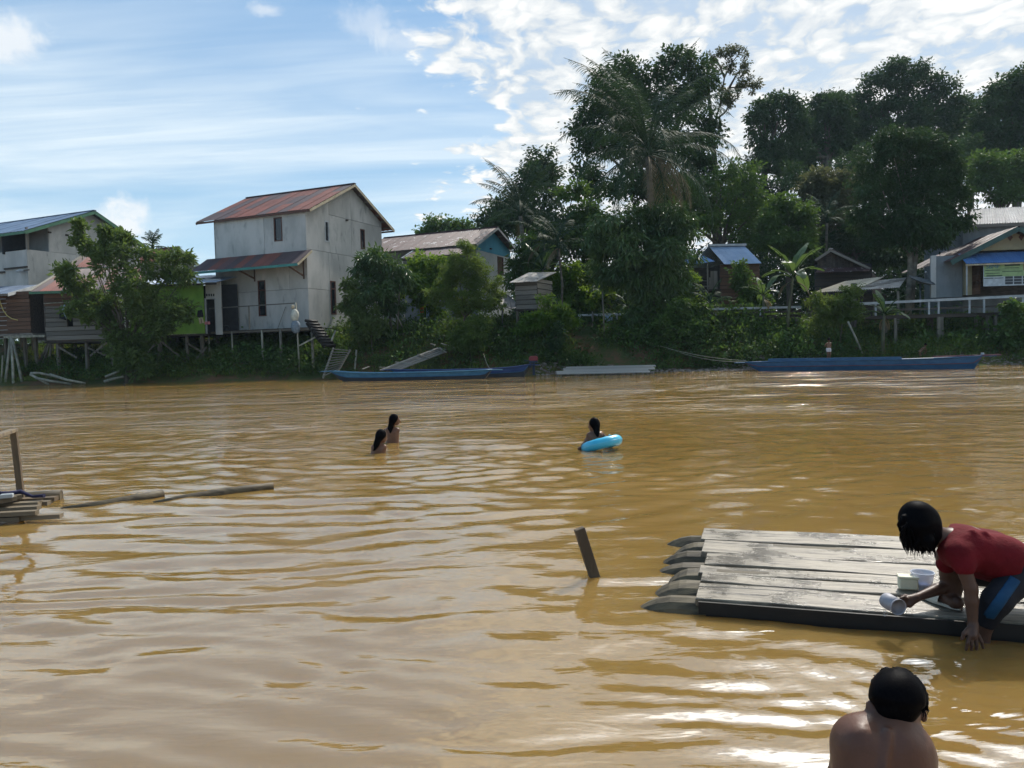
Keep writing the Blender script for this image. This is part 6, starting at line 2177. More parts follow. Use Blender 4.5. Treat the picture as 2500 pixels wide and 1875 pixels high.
    tree('forest_tree', 'tallest dome-shaped forest tree with light showing through its middle', Z7(1320, 1700), 108, Z7(1340, 800), z7([(1300, 180, 90, 56), (1200, 250, 70, 70), (1420, 230, 90, 70), (1130, 340, 90, 80), (1520, 330, 90, 70), (1640, 370, 90, 80), (1040, 430, 100, 70), (1720, 450, 90, 70), (1180, 480, 120, 70), (1400, 520, 110, 70), (1560, 500, 110, 80), (1100, 600, 130, 100), (1350, 640, 160, 100), (1600, 640, 130, 100), (1300, 290, 100, 60), (1310, 400, 70, 60), (1800, 560, 80, 90), (1000, 700, 120, 100)]), .48, 'leaf_dark', 950, 26, .6, 33, clump=1.1, aspect=.5, group=bt, shell=2.6)
    tree('forest_tree', 'dark massive forest tree at the right end above the pale roof', Z7(2180, 1700), 98, Z7(2150, 800), z7([(2100, 300, 110, 60), (2200, 280, 90, 60), (2020, 400, 100, 90), (2150, 420, 140, 110), (1950, 520, 110, 110), (2080, 600, 160, 120), (2230, 560, 130, 150), (1900, 640, 100, 90), (1980, 720, 140, 100), (2180, 760, 160, 120), (2350, 500, 160, 200)]), .46, 'leaf_dark', 900, 26, .6, 34, clump=1.05, aspect=.5, group=bt)
    tree('fruit_tree', 'large round-crowned tree on pale twin trunks beside the walkway', Z5(1050, 960), 56.5, Z7(1390, 1480), z7([(1250, 740, 120, 90), (1400, 720, 120, 70), (1530, 780, 120, 90), (1130, 880, 130, 110), (1350, 880, 170, 130), (1580, 900, 140, 120), (1690, 960, 110, 110), (1080, 1040, 110, 120), (1300, 1080, 190, 150), (1540, 1100, 190, 150), (1730, 1120, 90, 120), (1050, 1220, 90, 120), (1220, 1280, 180, 140), (1450, 1300, 190, 140), (1640, 1280, 130, 130), (1180, 1420, 140, 80), (1400, 1430, 170, 80), (1580, 1420, 120, 80), (1120, 1360, 90, 90), (1780, 1300, 60, 50)]), .34, 'leaf_dark', 1300, 30, .20, 35, 'bark_pale', clump=.62, droop=.6, aspect=.36, depth=.9)
    tree('grove_tree', 'grey-green tree left of the round-crowned tree', Z7(800, 1700), 74, Z7(800, 1200), z7([(780, 970, 120, 60), (680, 1060, 110, 80), (860, 1050, 120, 90), (760, 1160, 160, 110), (900, 1180, 90, 100), (640, 1200, 80, 80), (800, 1320, 160, 110), (920, 1340, 90, 90)]), .42, 'leaf_sparse', 480, 28, .3, 36, clump=.8, droop=.3, group=bt)
    tree('grove_tree', 'bright green rounded tree behind the blue-roofed hut', Z7(520, 1750), 66, Z7(520, 1450), z7([(430, 1200, 100, 60), (520, 1230, 110, 80), (620, 1280, 90, 70), (400, 1330, 110, 90), (550, 1370, 140, 110), (660, 1400, 70, 80), (480, 1480, 150, 90), (330, 1420, 90, 90), (640, 1500, 90, 80)]), .38, 'leaf_mid', 460, 28, .25, 37, clump=.7, droop=.3, group=bt)
    tree('grove_tree', 'mid green spreading tree behind the pale corrugated roof', Z7(2050, 1700), 84, Z7(2050, 1200), z7([(2040, 860, 140, 60), (1930, 930, 110, 80), (2150, 920, 120, 80), (2040, 1000, 150, 80), (1900, 1040, 90, 60), (2200, 1040, 120, 80), (2040, 1120, 110, 50), (2350, 950, 150, 120)]), .44, 'leaf_mid', 480, 26, .35, 38, clump=.9, droop=.3, group=bt)
    tree('grove_tree', 'low dark tree filling the gap behind the timber house', Z7(1000, 1750), 70, Z7(1000, 1500), z7([(900, 1480, 130, 90), (1050, 1520, 130, 80), (780, 1560, 120, 90), (1180, 1540, 120, 60), (700, 1480, 90, 90), (950, 1400, 100, 70), (1550, 1540, 100, 60), (1330, 1560, 140, 60)]), .38, 'leaf_dark', 420, 26, .2, 39, clump=.75, group=bt)
    tree('grove_tree', 'dark tree deep between the airy tree and the forest trees', Z7(160, 1700), 88, Z7(160, 1200), z7([(120, 1000, 110, 90), (230, 1080, 110, 90), (60, 1150, 120, 100), (180, 1220, 140, 110), (300, 1200, 110, 100), (420, 1080, 120, 90), (560, 1000, 110, 80), (-60, 1300, 130, 100)]), .42, 'leaf_dark', 460, 26, .3, 40, clump=.95, group=bt)
    tree('grove_tree', 'shaded tree right behind the forest trunks', Z7(900, 1700), 92, Z7(900, 1200), z7([(950, 900, 150, 100), (1100, 960, 140, 100), (860, 1040, 120, 90), (1020, 1080, 140, 100), (1750, 800, 140, 100), (1820, 900, 110, 90), (1650, 860, 110, 90)]), .42, 'leaf_dark', 420, 26, .3, 41, clump=1.0, group=bt)
    tree('forest_tree', 'dark forest tree filling the dip between the twin-topped and dome-shaped trees', Z7(980, 1700), 112, Z7(980, 800), z7([(940, 480, 110, 80), (1010, 560, 120, 90), (900, 680, 130, 100), (600, 560, 110, 70), (620, 700, 110, 90), (1050, 760, 130, 90)]), .48, 'leaf_dark', 420, 26, .5, 46, clump=1.1, aspect=.5, group=bt)
    tree('forest_tree', 'dark forest tree between the dome-shaped tree and the massive end tree', Z7(1830, 1700), 112, Z7(1830, 800), z7([(1800, 480, 90, 60), (1870, 560, 110, 80), (1760, 620, 120, 90), (1880, 720, 130, 90), (1700, 740, 120, 100), (1800, 840, 130, 90)]), .48, 'leaf_dark', 420, 26, .5, 47, clump=1.1, aspect=.5, group=bt)
    # second stem of the round-crowned tree
    r = [o for o in COL.objects if o.name == 'fruit_tree'][0]
    p0, p1, p2 = at_y(*Z5(1070, 960), 56.7), at_y(*Z5(1090, 760), 56.7), at_y(*Z5(1115, 540), 56.7)
    MB().tube([p0 - Vector((0, 0, .8)), p1, p2, p2 + Vector((.3, 0, 2.0))], [.26, .24, .22, .16], 9).build('trunk', 'bark_pale', r)
    # right foreground shrubs below the walkway
    tree('shrub', 'large-leaved shrub under the right end of the walkway', Z5(1920, 1330), 47.8, Z5(1920, 1150), [(2475, 745, 16, 12), (2490, 775, 30, 24), (2470, 800, 28, 26), (2500, 830, 34, 30), (2455, 830, 20, 22)], .34, 'leaf_mid', 120, 24, .05, 42, clump=.4, aspect=.6)
    tree('vine_stump', 'leafy vine covering the corner of the blue-roofed hut', Z4(1900, 760), 54.4, Z4(1900, 600), [(1805, 660, 20, 18), (1815, 690, 22, 26), (1822, 720, 24, 22), (1840, 740, 26, 20), (1860, 735, 20, 18)], .26, 'leaf_mid', 130, 26, .05, 43, clump=.36, cat='bush')
    tree('bush', 'thin leggy bush in front of the tin shelter', Z5(500, 1230), 49.6, Z5(520, 1100), [(2030, 735, 34, 22), (2070, 730, 28, 26), (2050, 770, 40, 22), (2010, 770, 26, 20), (2085, 765, 20, 20), (1990, 740, 18, 16), (2090, 715, 14, 14)], .24, 'leaf_fern', 190, 28, .04, 44, clump=.36, aspect=.32)
    tree('bush', 'broad-leaved bush beside the porch of the blue-roofed hut', Z4(1470, 700), 54.0, Z4(1470, 560), [(1695, 680, 18, 12), (1680, 700, 20, 14), (1700, 735, 28, 16), (1725, 745, 20, 14)], .34, 'leaf_bright', 70, 20, .05, 45, clump=.35, aspect=.4)


grow_trees()


# ------------------------------------------------------------------ palms
def frond(root, base, az, el, length, droop, rng, mat='frond', nl=40, leaf_len=.95, width=.055, hang=.75, name='frond'):
    """one pinnate leaf: midrib plus two rows of narrow leaflets"""
    b = np.array(base) - np.array(origin_of(root))
    h = np.array([math.cos(az), math.sin(az), 0.0]); side = np.array([-math.sin(az), math.cos(az), 0.0])
    N = 18
    pts = [b]; ang = el
    for i in range(N):
        t = (i + 1) / N
        ang = el - droop * t ** 1.5
        pts.append(pts[-1] + (h * math.cos(ang) + np.array([0, 0, 1.0]) * math.sin(ang)) * length / N)
    pts = np.array(pts)
    m = MB(); oo = origin_of(root)
    m.tube([Vector(p) + oo for p in pts[::3]], list(np.linspace(.055, .010, len(pts[::3]))), 5)
    v1 = np.array([tuple(Vector(x) - oo) for x in m.v]); f1 = [f for f in m.f if len(f) == 4]
    t = np.linspace(.16, .995, nl)
    idx = t * N; i0 = np.minimum(idx.astype(int), N - 1); fr = (idx - i0)[:, None]
    P = pts[i0] * (1 - fr) + pts[i0 + 1] * fr
    T = unit(pts[i0 + 1] - pts[i0])
    V = []; Q = []; k = 0
    for s in (-1, 1):
        ll = leaf_len * np.sin(np.pi * np.clip(t * .92 + .12, 0, 1)) ** .6 * rng.uniform(.8, 1.15, nl)
        D = unit(side * s * 1.0 + T * (.55 + .5 * t[:, None]) + rng.normal(size=(nl, 3)) * .10 + np.array([0, 0, -hang]) * rng.uniform(.4, 1.2, (nl, 1)))
        D2 = unit(D + np.array([0, 0, -.75 * hang]))
        U = unit(np.cross(D, T))
        w = width * rng.uniform(.8, 1.2, nl)[:, None]
        W = T * w
        a = P; c = P + D * ll[:, None] * .55; e = c + D2 * ll[:, None] * .5
        vv = np.stack([a - W * .4, a + W * .4, c + W * .5, c - W * .5, e], 1).reshape(-1, 3)
        V.append(vv)
        o = np.arange(nl)[:, None] * 5 + k
        Q.append(o + np.array([0, 1, 2, 3])); 
        Q.append(o + np.array([3, 2, 4, 4]))
        k += 5 * nl
    V = np.concatenate(V)
    me = bpy.data.meshes.new(name)
    nv1 = len(v1)
    faces = [tuple(f) for f in f1]
    for q in Q:
        for r in q:
            r = [int(x) + nv1 for x in r]
            if r[2] == r[3]: r = r[:3]
            faces.append(tuple(r))
    me.from_pydata(np.concatenate([v1, V]).tolist(), [], faces)
    me.materials.append(M[mat])
    return link(name, me, root)


def palm(name, label, base, crown, nf, length, seed, rt=.16, leaf=.9, dead=2, lean=None, group=None, droop=(.7, 1.6), elr=(-.25, 1.45), nl=40, width=.055):
    rng = np.random.RandomState(seed)
    base = Vector(base); base.z = gz(base.x, base.y); crown = Vector(crown)
    root = thing(name, base, label, 'palm', group)
    mid = base.lerp(crown, .5) + Vector((rng.uniform(-.3, .3), 0, 0))
    MB().tube([base - Vector((0, 0, .3)), base.lerp(mid, .3), mid, mid.lerp(crown, .6), crown], [rt * 1.4, rt * 1.1, rt, rt * .92, rt * .85], 9).build('trunk', 'palm_trunk', root)
    MB().tube([crown - Vector((0, 0, .25)), crown, crown + Vector((0, 0, .45)), crown + Vector((0, 0, .9))], [rt * .9, rt * 1.5, rt * 1.1, .04], 8).build('crown_shaft', 'frond', root)
    for i in range(nf):
        az = i * 2.39996 + rng.uniform(-.25, .25)
        f = (i + .5) / nf
        el = elr[1] + (elr[0] - elr[1]) * f ** 1.4 + rng.uniform(-.08, .08)
        if el > 1.0 and abs(math.cos(az)) < .55: az = (0.35 if i % 2 else math.pi - .35) + rng.uniform(-.5, .5); el = min(el, 1.25)
        frond(root, crown + Vector((0, 0, .5 - .6 * f)), az, el, length * rng.uniform(.82, 1.08), droop[0] + (droop[1] - droop[0]) * f + rng.uniform(-.25, .35), rng, 'frond', nl, leaf, width, .55 + .5 * f)
    for i in range(dead):
        fr = frond(root, crown + Vector((0, 0, -.15)), rng.uniform(0, 6.28), -.35, length * .75, 1.3, rng, 'frond_dead', nl, leaf * .8, width, 1.1)
        fr['label'] = 'dry brown hanging frond'
    return root


palm('coconut_palm', 'very tall coconut palm towering over the mango tree', at_y(1594, 830, 53.0), at_y(1583, 375, 53.0), 38, 8.0, 51, .23, 1.45, 5, droop=(.75, 2.0), elr=(-.5, 1.42), nl=56, width=.05)
palm('coconut_palm', 'shorter coconut palm behind the blue gable roof', at_y(1285, 790, 62.0), at_y(1270, 520, 62.0), 20, 4.9, 52, .18, .85, 1, droop=(.5, 1.6), elr=(0, 1.4), nl=36)
palm('slim_palm', 'slim palm with pale thin stem beside the plank hut', at_y(*Z4(250, 720), 53.0), at_y(*Z4(232, 150), 53.0), 13, 2.9, 53, .085, .7, 1, droop=(.6, 1.9), elr=(-.2, 1.35), nl=30, width=.05)
palm('slim_palm', 'slim palm with hanging fronds left of the pale stemmed palm', at_y(1330, 790, 57.0), at_y(1330, 590, 57.0), 12, 3.2, 54, .09, .7, 1, droop=(.7, 1.9), elr=(-.2, 1.3), nl=28, width=.05)
palm('young_palm', 'young palm with upright fronds among the grove trees', at_y(*Z7(800, 1500), 68), at_y(*Z7(795, 1290), 68), 10, 3.0, 55, .12, .7, 0, droop=(.7, 1.5), elr=(.2, 1.4), nl=24, width=.06)
palm('young_palm', 'small young palm in front of the board hut walkway', at_y(*Z4(1580, 780), 51.6), at_y(*Z4(1600, 690), 51.6), 9, 1.9, 56, .06, .5, 1, droop=(.6, 1.7), elr=(.1, 1.3), nl=22, width=.05)
palm('fan_palm', 'palm tip showing over the roof edge behind the plastered house', at_y(*Z1(1290, 700), 76), at_y(*Z1(1290, 425), 76), 10, 1.7, 57, .1, .5, 0, droop=(.5, 1.2), elr=(.1, 1.4), nl=20)


# ------------------------------------------------------------------ banana plants
def banana_leaf(root, base, az, el, length, width, droop, rng, mat='banana_leaf'):
    h = Vector((math.cos(az), math.sin(az), 0)); sd = Vector((-math.sin(az), math.cos(az), 0))
    N = 14
    p = Vector(base); pts = [p.copy()]; tang = []
    for i in range(N):
        t = (i + 1) / N; a = el - droop * t ** 1.4
        d = h * math.cos(a) + Vector((0, 0, math.sin(a)))
        p = p + d * length / N; pts.append(p.copy()); tang.append(d)
    tang.append(tang[-1])
    vs = []; fs = []
    for s in (-1, 1):
        b0 = len(vs)
        for i in range(N + 1):
            t = i / N
            w = width * .5 * (math.sin(math.pi * min(1, max(0, (t - .12) / .90))) ** .55 if t > .12 else 0.02)
            up = sd.cross(tang[i]); up = up if up.z > 0 else -up
            tear = rng.uniform(-.03, .03)
            e = pts[i] + sd * s * w * .92 + up * w * (.28 if t < .6 else .05) + tang[i] * tear + Vector((0, 0, -w * .25 * t))
            vs += [pts[i], e]
        for i in range(N):
            if rng.uniform(0, 1) < .16 and 3 < i < N - 1:
                # a tear: split the blade with a small gap
                k = len(vs)
                a, b, c, d = b0 + 2 * i, b0 + 2 * i + 1, b0 + 2 * i + 3, b0 + 2 * i + 2
                e2 = Vector(vs[b]).lerp(Vector(vs[c]), .72) + Vector((0, 0, -.05))
                vs.append(e2); fs.append((a, b, k, d))
            else:
                fs.append((b0 + 2 * i, b0 + 2 * i + 1, b0 + 2 * i + 3, b0 + 2 * i + 2))
    m = MB().face_set(vs, fs, True)
    lf = m.build('leaf', mat, root, fix=False)
    mr = MB().tube([q - Vector((0, 0, .012)) for q in pts[::2]], list(np.linspace(.035, .008, len(pts[::2]))), 5)
    mr.build('midrib', 'frond', lf)
    return lf


def banana(label, base, h, nleaf, length, width, seed, lean=(0, 0), group=None, first=None, droop=(.5, 1.5)):
    rng = random.Random(seed)
    base = Vector(base); base.z = gz(base.x, base.y)
    root = thing('banana_plant', base, label, 'plant', group)
    top = base + Vector((lean[0], lean[1], h))
    MB().tube([base - Vector((0, 0, .2)), base.lerp(top, .5), top], [.13, .105, .07], 8).build('stem', 'banana_stem', root)
    for i in range(nleaf):
        f = (i + .5) / nleaf
        az = (first if first is not None else 0) + i * 2.4 + rng.uniform(-.3, .3)
        banana_leaf(root, top + Vector((0, 0, -.12 * f)), az, 1.35 - 1.0 * f + rng.uniform(-.1, .1), length * rng.uniform(.8, 1.1), width * rng.uniform(.85, 1.1), droop[0] + (droop[1] - droop[0]) * f, rng)
    for i in range(2):
        l = banana_leaf(root, top + Vector((0, 0, -.3)), rng.uniform(0, 6.28), -.3, length * .6, width * .5, 1.1, rng, 'frond_dead')
        l['label'] = 'dry brown leaf hanging down the stem'
    return root


make_mat('banana_stem', (.11, .12, .06), (.07, .06, .04), .7, 2, 4, (2, 2, .4))
banana('tall banana plant with big arching leaves left of the timber house', at_y(*Z5(60, 1130), 50.4), at_y(*Z5(110, 780), 50.4).z - gz(at_y(*Z5(60, 1130), 50.4).x, 50.4), 10, 2.6, .80, 61, (.5, 0), first=.5, droop=(.6, 1.9))
banana('small banana plant on the slope in front of the walkway', at_y(*Z5(840, 1330), 47.9), at_y(*Z5(860, 1080), 47.9).z - gz(at_y(*Z5(840, 1330), 47.9).x, 47.9), 8, 1.75, .50, 62, (.15, 0), first=1.3)
banana('banana plant close behind the roof of the plank hut', at_y(*Z3(1950, 700), 55.0), 4.0, 6, 2.3, .6, 63, (0, 0), first=2.6)
banana('banana plant with drooping leaves near the low white rail', at_y(*Z4(620, 780), 54.5), 1.7, 7, 2.0, .5, 64, (.1, 0), first=.2, droop=(.8, 1.9))
banana('young banana plant between the path and the mango tree', at_y(*Z4(860, 770), 54.2), 1.0, 5, 1.5, .45, 65, (0, 0), first=1.0)
banana('banana plant hidden among the shrubs beside the vine-covered corner', at_y(*Z4(2080, 760), 51.8), 2.2, 6, 1.7, .5, 66, (0, 0), first=2.0)


# ------------------------------------------------------------------ ground cover on the bank
def ground_cover():
    rng = np.random.RandomState(77)
    def scatter(n, leaf, aspect, mat, name, label, dens, dmin, dmax, hgt, nleaf, clump, upright=.4):
        x = rng.uniform(-36, 34, n); d = rng.uniform(dmin, dmax, n)
        y = np.interp(x, WX, WY) + d
        keep = rng.uniform(0, 1, n) < dens(x, d)
        x, y, d = x[keep], y[keep], d[keep]
        z = bank_z(x, y)
        ok = z > .12
        x, y, z = x[ok], y[ok], z[ok]
        k = len(x)
        hh = hgt * rng.uniform(.35, 1.2, k) * (.5 + vnoise(x * .6, y * .6, 9))
        idx = np.repeat(np.arange(k), nleaf); m = len(idx)
        off = rng.normal(size=(m, 3)) * np.array([1, .8, 0]) * clump
        C = np.stack([x, y, z], -1)[idx] + off
        C[:, 2] += hh[idx] * rng.uniform(.0, 1, m) ** .8 - .05
        D = unit(rng.normal(size=(m, 3)) * .8 + np.array([0, -.25, upright]) + off * .6)
        L = leaf * rng.uniform(.6, 1.3, m)
        v, q = leaf_quads(C, D, L, L * aspect, rng)
        o = np_mesh(name, v, q, mat)
        tag(o, label, 'undergrowth' if 'scrub' in name else 'grass', kind='stuff')
    # bare earth: path, slip behind the ramp, pebble beach
    def bare(x, d):
        path = np.exp(-((x - 5.6 - .5 * np.sin(d * 1.1)) / 1.25) ** 2) * (d < 5.5)
        path2 = np.exp(-((x - 8.0) / 1.4) ** 2) * (d < 3.2) * .85
        slip = np.exp(-((x + 5.2) / 1.4) ** 2) * (d < 2.8) + np.exp(-((x + 10.6) / .7) ** 2) * (d < 3)
        return np.clip(1 - path - path2 - slip * .85, 0, 1)
    scatter(5200, .24, .48, 'scrub_leaf', 'scrub', 'dark leafy scrub covering the far river bank', lambda x, d: bare(x, d) * np.interp(x, [-36, -22, -13, -9, -4, 1, 3, 9, 17, 22, 34], [.25, .3, .75, .5, .45, 1, .8, 1, 1, .35, .35]) * np.interp(d, [0, .8, 2, 6, 9], [.35, .8, 1, .9, .3]), .5, 8.0, .75, 26, .30)
    scatter(2600, .30, .5, 'leaf_mid', 'leafy_scrub', 'larger leaved scrub bushes on the far bank', lambda x, d: bare(x, d) * np.interp(x, [-36, -20, -14, -9, -2, 0, 3, 5, 8, 17, 20, 34], [.05, .12, .6, .2, .3, .9, .9, .2, 1, 1, .2, .15]) * np.interp(vnoise(x * .45, d * .45, 15), [.35, .6], [.1, 1]), 1.3, 6.5, 1.25, 26, .38, .2)
    scatter(9000, .42, .07, 'grass_leaf', 'grass', 'long sunlit grass on the far bank', lambda x, d: bare(x, d) * np.interp(x, [-36, -23, -14, -12, -5, 0, 3, 8, 17, 20, 34], [.7, .8, .35, .9, .95, .5, .55, .3, .35, .7, .6]) * np.interp(d, [0, 1, 3, 8, 12], [.3, .5, 1, 1, .7]), .5, 12.0, .16, 16, .22, 1.6)


ground_cover()


def pebbles():
    rng = random.Random(9)
    base = []
    for k in range(5):
        me = bpy.data.meshes.new('pebble')
        bm = bmesh.new(); bmesh.ops.create_icosphere(bm, subdivisions=1, radius=1)
        for v in bm.verts: v.co = Vector((v.co.x * rng.uniform(.8, 1.2), v.co.y * rng.uniform(.8, 1.2), v.co.z * rng.uniform(.45, .7)))
        vv = [tuple(v.co) for v in bm.verts]; ff = [tuple(x.index for x in f.verts) for f in bm.faces]
        base.append((vv, ff)); bm.free()
    m = MB()
    for i in range(1500):
        x = rng.uniform(1.5, 16.5) if i < 1200 else rng.uniform(22, 31)
        wy = float(np.interp(x, WX, WY))
        y = wy + rng.uniform(-.5, 1.7)
        z = gz(x, y)
        if z < -.06: continue
        r = rng.uniform(.04, .12)
        vv, ff = base[i % 5]; a = rng.uniform(0, 6.28); c, s = math.cos(a), math.sin(a)
        m.face_set([(x + r * (p[0] * c - p[1] * s), y + r * (p[0] * s + p[1] * c), z + r * p[2] + .01) for p in vv], ff, True)
    o = m.build('pebbles', 'pebble', fix=False)
    tag(o, 'grey brown pebbles along the shore beyond the floating platform', 'pebbles', kind='stuff')


pebbles()


def far_wood():
    rng = np.random.RandomState(5)
    k = 4600
    x = np.where(rng.uniform(0, 1, k) < .62, rng.uniform(-6, 60, k), rng.uniform(-75, 95, k)); y = rng.uniform(80, 96, k)
    top = np.interp(x, [-75, -8, 2, 10, 20, 95], [5.2, 5.4, 8.5, 10, 12, 12]) * (.75 + .5 * vnoise(x * .22, y * .1, 3))
    z = 2.8 + (top - 2.8) * rng.uniform(0, 1, k) ** 1.1
    n = 24; idx = np.repeat(np.arange(k), n); m = len(idx)
    C = np.stack([x, y, z], -1)[idx] + rng.normal(size=(m, 3)) * np.array([.9, .8, .6])
    D = unit(rng.normal(size=(m, 3)) + np.array([0, -.3, .1]))
    L = .55 * rng.uniform(.6, 1.3, m)
    v, q = leaf_quads(C, D, L, L * .5, rng)
    tag(np_mesh('far_wood', v, q, 'leaf_dark'), 'dark distant wood closing the view behind the village', 'wood', kind='stuff')


far_wood()

# ------------------------------------------------------------------ people: smooth-blended distance fields turned into one continuous skin
class Sdf:
    def __init__(self, lo, hi, h):
        self.lo = np.array(lo, float); self.h = h
        self.n = np.maximum(4, np.ceil((np.array(hi) - self.lo) / h).astype(int) + 1)
        self.d = np.full(self.n, 9.0, np.float32)

    def _sl(self, lo, hi):
        a = np.clip(np.floor((lo - self.lo) / self.h).astype(int), 0, self.n - 1)
        b = np.clip(np.ceil((hi - self.lo) / self.h).astype(int) + 1, 1, self.n)
        ax = [self.lo[i] + self.h * np.arange(a[i], b[i]) for i in range(3)]
        X = np.stack(np.meshgrid(*ax, indexing='ij'), -1)
        return tuple(slice(a[i], b[i]) for i in range(3)), X

    def _mix(self, sl, nd, k):
        od = self.d[sl]
        h = np.clip(.5 + .5 * (od - nd) / k, 0, 1)
        self.d[sl] = od * (1 - h) + nd * h - k * h * (1 - h)

    def cone(self, a, b, ra, rb, k=.02):
        a = np.array(a, float); b = np.array(b, float); r = max(ra, rb) + k + 3 * self.h
        sl, X = self._sl(np.minimum(a, b) - r, np.maximum(a, b) + r)
        if X.size == 0: return self
        ab = b - a; t = np.clip(((X - a) @ ab) / (ab @ ab + 1e-12), 0, 1)
        nd = np.linalg.norm(X - a - t[..., None] * ab, axis=-1) - (ra + (rb - ra) * t)
        self._mix(sl, nd.astype(np.float32), k)
        return self

    def ell(self, c, r, k=.02, ax=None):
        """ellipsoid; ax: two unit vectors for the first two radii"""
        c = np.array(c, float); r = np.array(r, float)
        if ax is None: R = np.eye(3)
        else:
            e0 = np.array(ax[0], float); e0 /= np.linalg.norm(e0)
            e1 = np.array(ax[1], float); e1 -= e0 * (e0 @ e1); e1 /= np.linalg.norm(e1)
            R = np.stack([e0, e1, np.cross(e0, e1)])
        m = r.max() + k + 3 * self.h
        sl, X = self._sl(c - m, c + m)
        if X.size == 0: return self
        q = (X - c) @ R.T
        k0 = np.linalg.norm(q / r, axis=-1); k1 = np.linalg.norm(q / (r * r), axis=-1) + 1e-6
        self._mix(sl, (k0 * (k0 - 1) / k1).astype(np.float32), k)
        return self

    def cut(self, p, n):
        """remove everything on the side n points to"""
        sl, X = self._sl(self.lo, self.lo + self.h * self.n)
        n = np.array(n, float); n /= np.linalg.norm(n)
        self.d[sl] = np.maximum(self.d[sl], ((X - np.array(p, float)) @ n).astype(np.float32))
        return self

    def build(self, name, mat, parent):
        d = self.d
        d[0] = d[-1] = 9; d[:, 0] = d[:, -1] = 9; d[:, :, 0] = d[:, :, -1] = 9
        s = d < 0
        nx, ny, nz = d.shape
        cnt = np.zeros((nx - 1, ny - 1, nz - 1), np.int16); acc = np.zeros((nx - 1, ny - 1, nz - 1, 3), np.float32)
        offs = [(i, j, k) for i in (0, 1) for j in (0, 1) for k in (0, 1)]
        def C(a, o): return a[o[0]:nx - 1 + o[0], o[1]:ny - 1 + o[1], o[2]:nz - 1 + o[2]]
        for o in offs:
            for ax in range(3):
                if o[ax] == 1: continue
                p = list(o); p[ax] = 1
                m = C(s, o) != C(s, p)
                if not m.any(): continue
                a, b = C(d, o)[m], C(d, p)[m]
                t = a / (a - b)
                v = np.tile(np.array(o, np.float32), (len(t), 1)); v[:, ax] = t
                acc[m] += v; cnt[m] += 1
        act = cnt > 0
        ids = np.full(cnt.shape, -1, np.int64); ids[act] = np.arange(act.sum())
        I = np.argwhere(act)
        V = self.lo + self.h * (I + acc[act] / cnt[act][:, None])
        Q = []
        for ax in range(3):
            u, w = (ax + 1) % 3, (ax + 2) % 3
            sl0 = [slice(None)] * 3; sl1 = [slice(None)] * 3
            sl0[ax] = slice(0, -1); sl1[ax] = slice(1, None)
            ch = s[tuple(sl0)] != s[tuple(sl1)]
            E = np.argwhere(ch)
            E = E[(E[:, u] > 0) & (E[:, w] > 0)]
            fl = s[tuple(sl0)][tuple(E.T)]
            def at(du, dw):
                e = E.copy(); e[:, u] += du; e[:, w] += dw
                return ids[tuple(e.T)]
            q = np.stack([at(-1, -1), at(0, -1), at(0, 0), at(-1, 0)], -1)
            q[~fl] = q[~fl][:, ::-1]
            Q.append(q)
        Q = np.concatenate(Q)
        Q = Q[(Q >= 0).all(1)]
        o = np.array(origin_of(parent)) if parent is not None else np.zeros(3)
        return np_mesh(name, V - o, Q, mat, parent, smooth=True)


def skin_mat(name, c, wet=.45):
    make_mat(name, c, tuple(x * .86 for x in c), wet, 14, 3, spec=.28, bump=.0012, bscale=60)


skin_mat('skin_arm', (.098, .050, .033), .45)
skin_mat('skin_boy', (.125, .057, .036), .45)
skin_mat('skin_wet', (.16, .078, .046), .3)
make_mat('hair_black', (.0025, .0025, .0035), (.005, .0045, .005), .5, 40, 4, (5, 5, 1), .0006, 90, spec=.02)
make_mat('shirt_red', (.130, .006, .011), (.10, .005, .008), .9, 9, 4, bump=.010, bscale=16, spec=.2)
make_mat('trouser_dark', (.010, .011, .016), (.014, .015, .020), .8, 8, bump=.006, bscale=18, spec=.25)
make_mat('stripe_blue', (.008, .055, .125), (.007, .045, .10), .75, 8, spec=.25)
make_mat('rubber_pale', (.58, .54, .44), (.46, .43, .35), .5, 20)
make_mat('shorts_white', (.55, .52, .52), None, .8)
make_mat('shorts_dark', (.03, .035, .05), None, .8)


def KW(x, y, Y): return np.array(at_y(2000 + .25316 * x, 1180 + .25316 * y, Y))


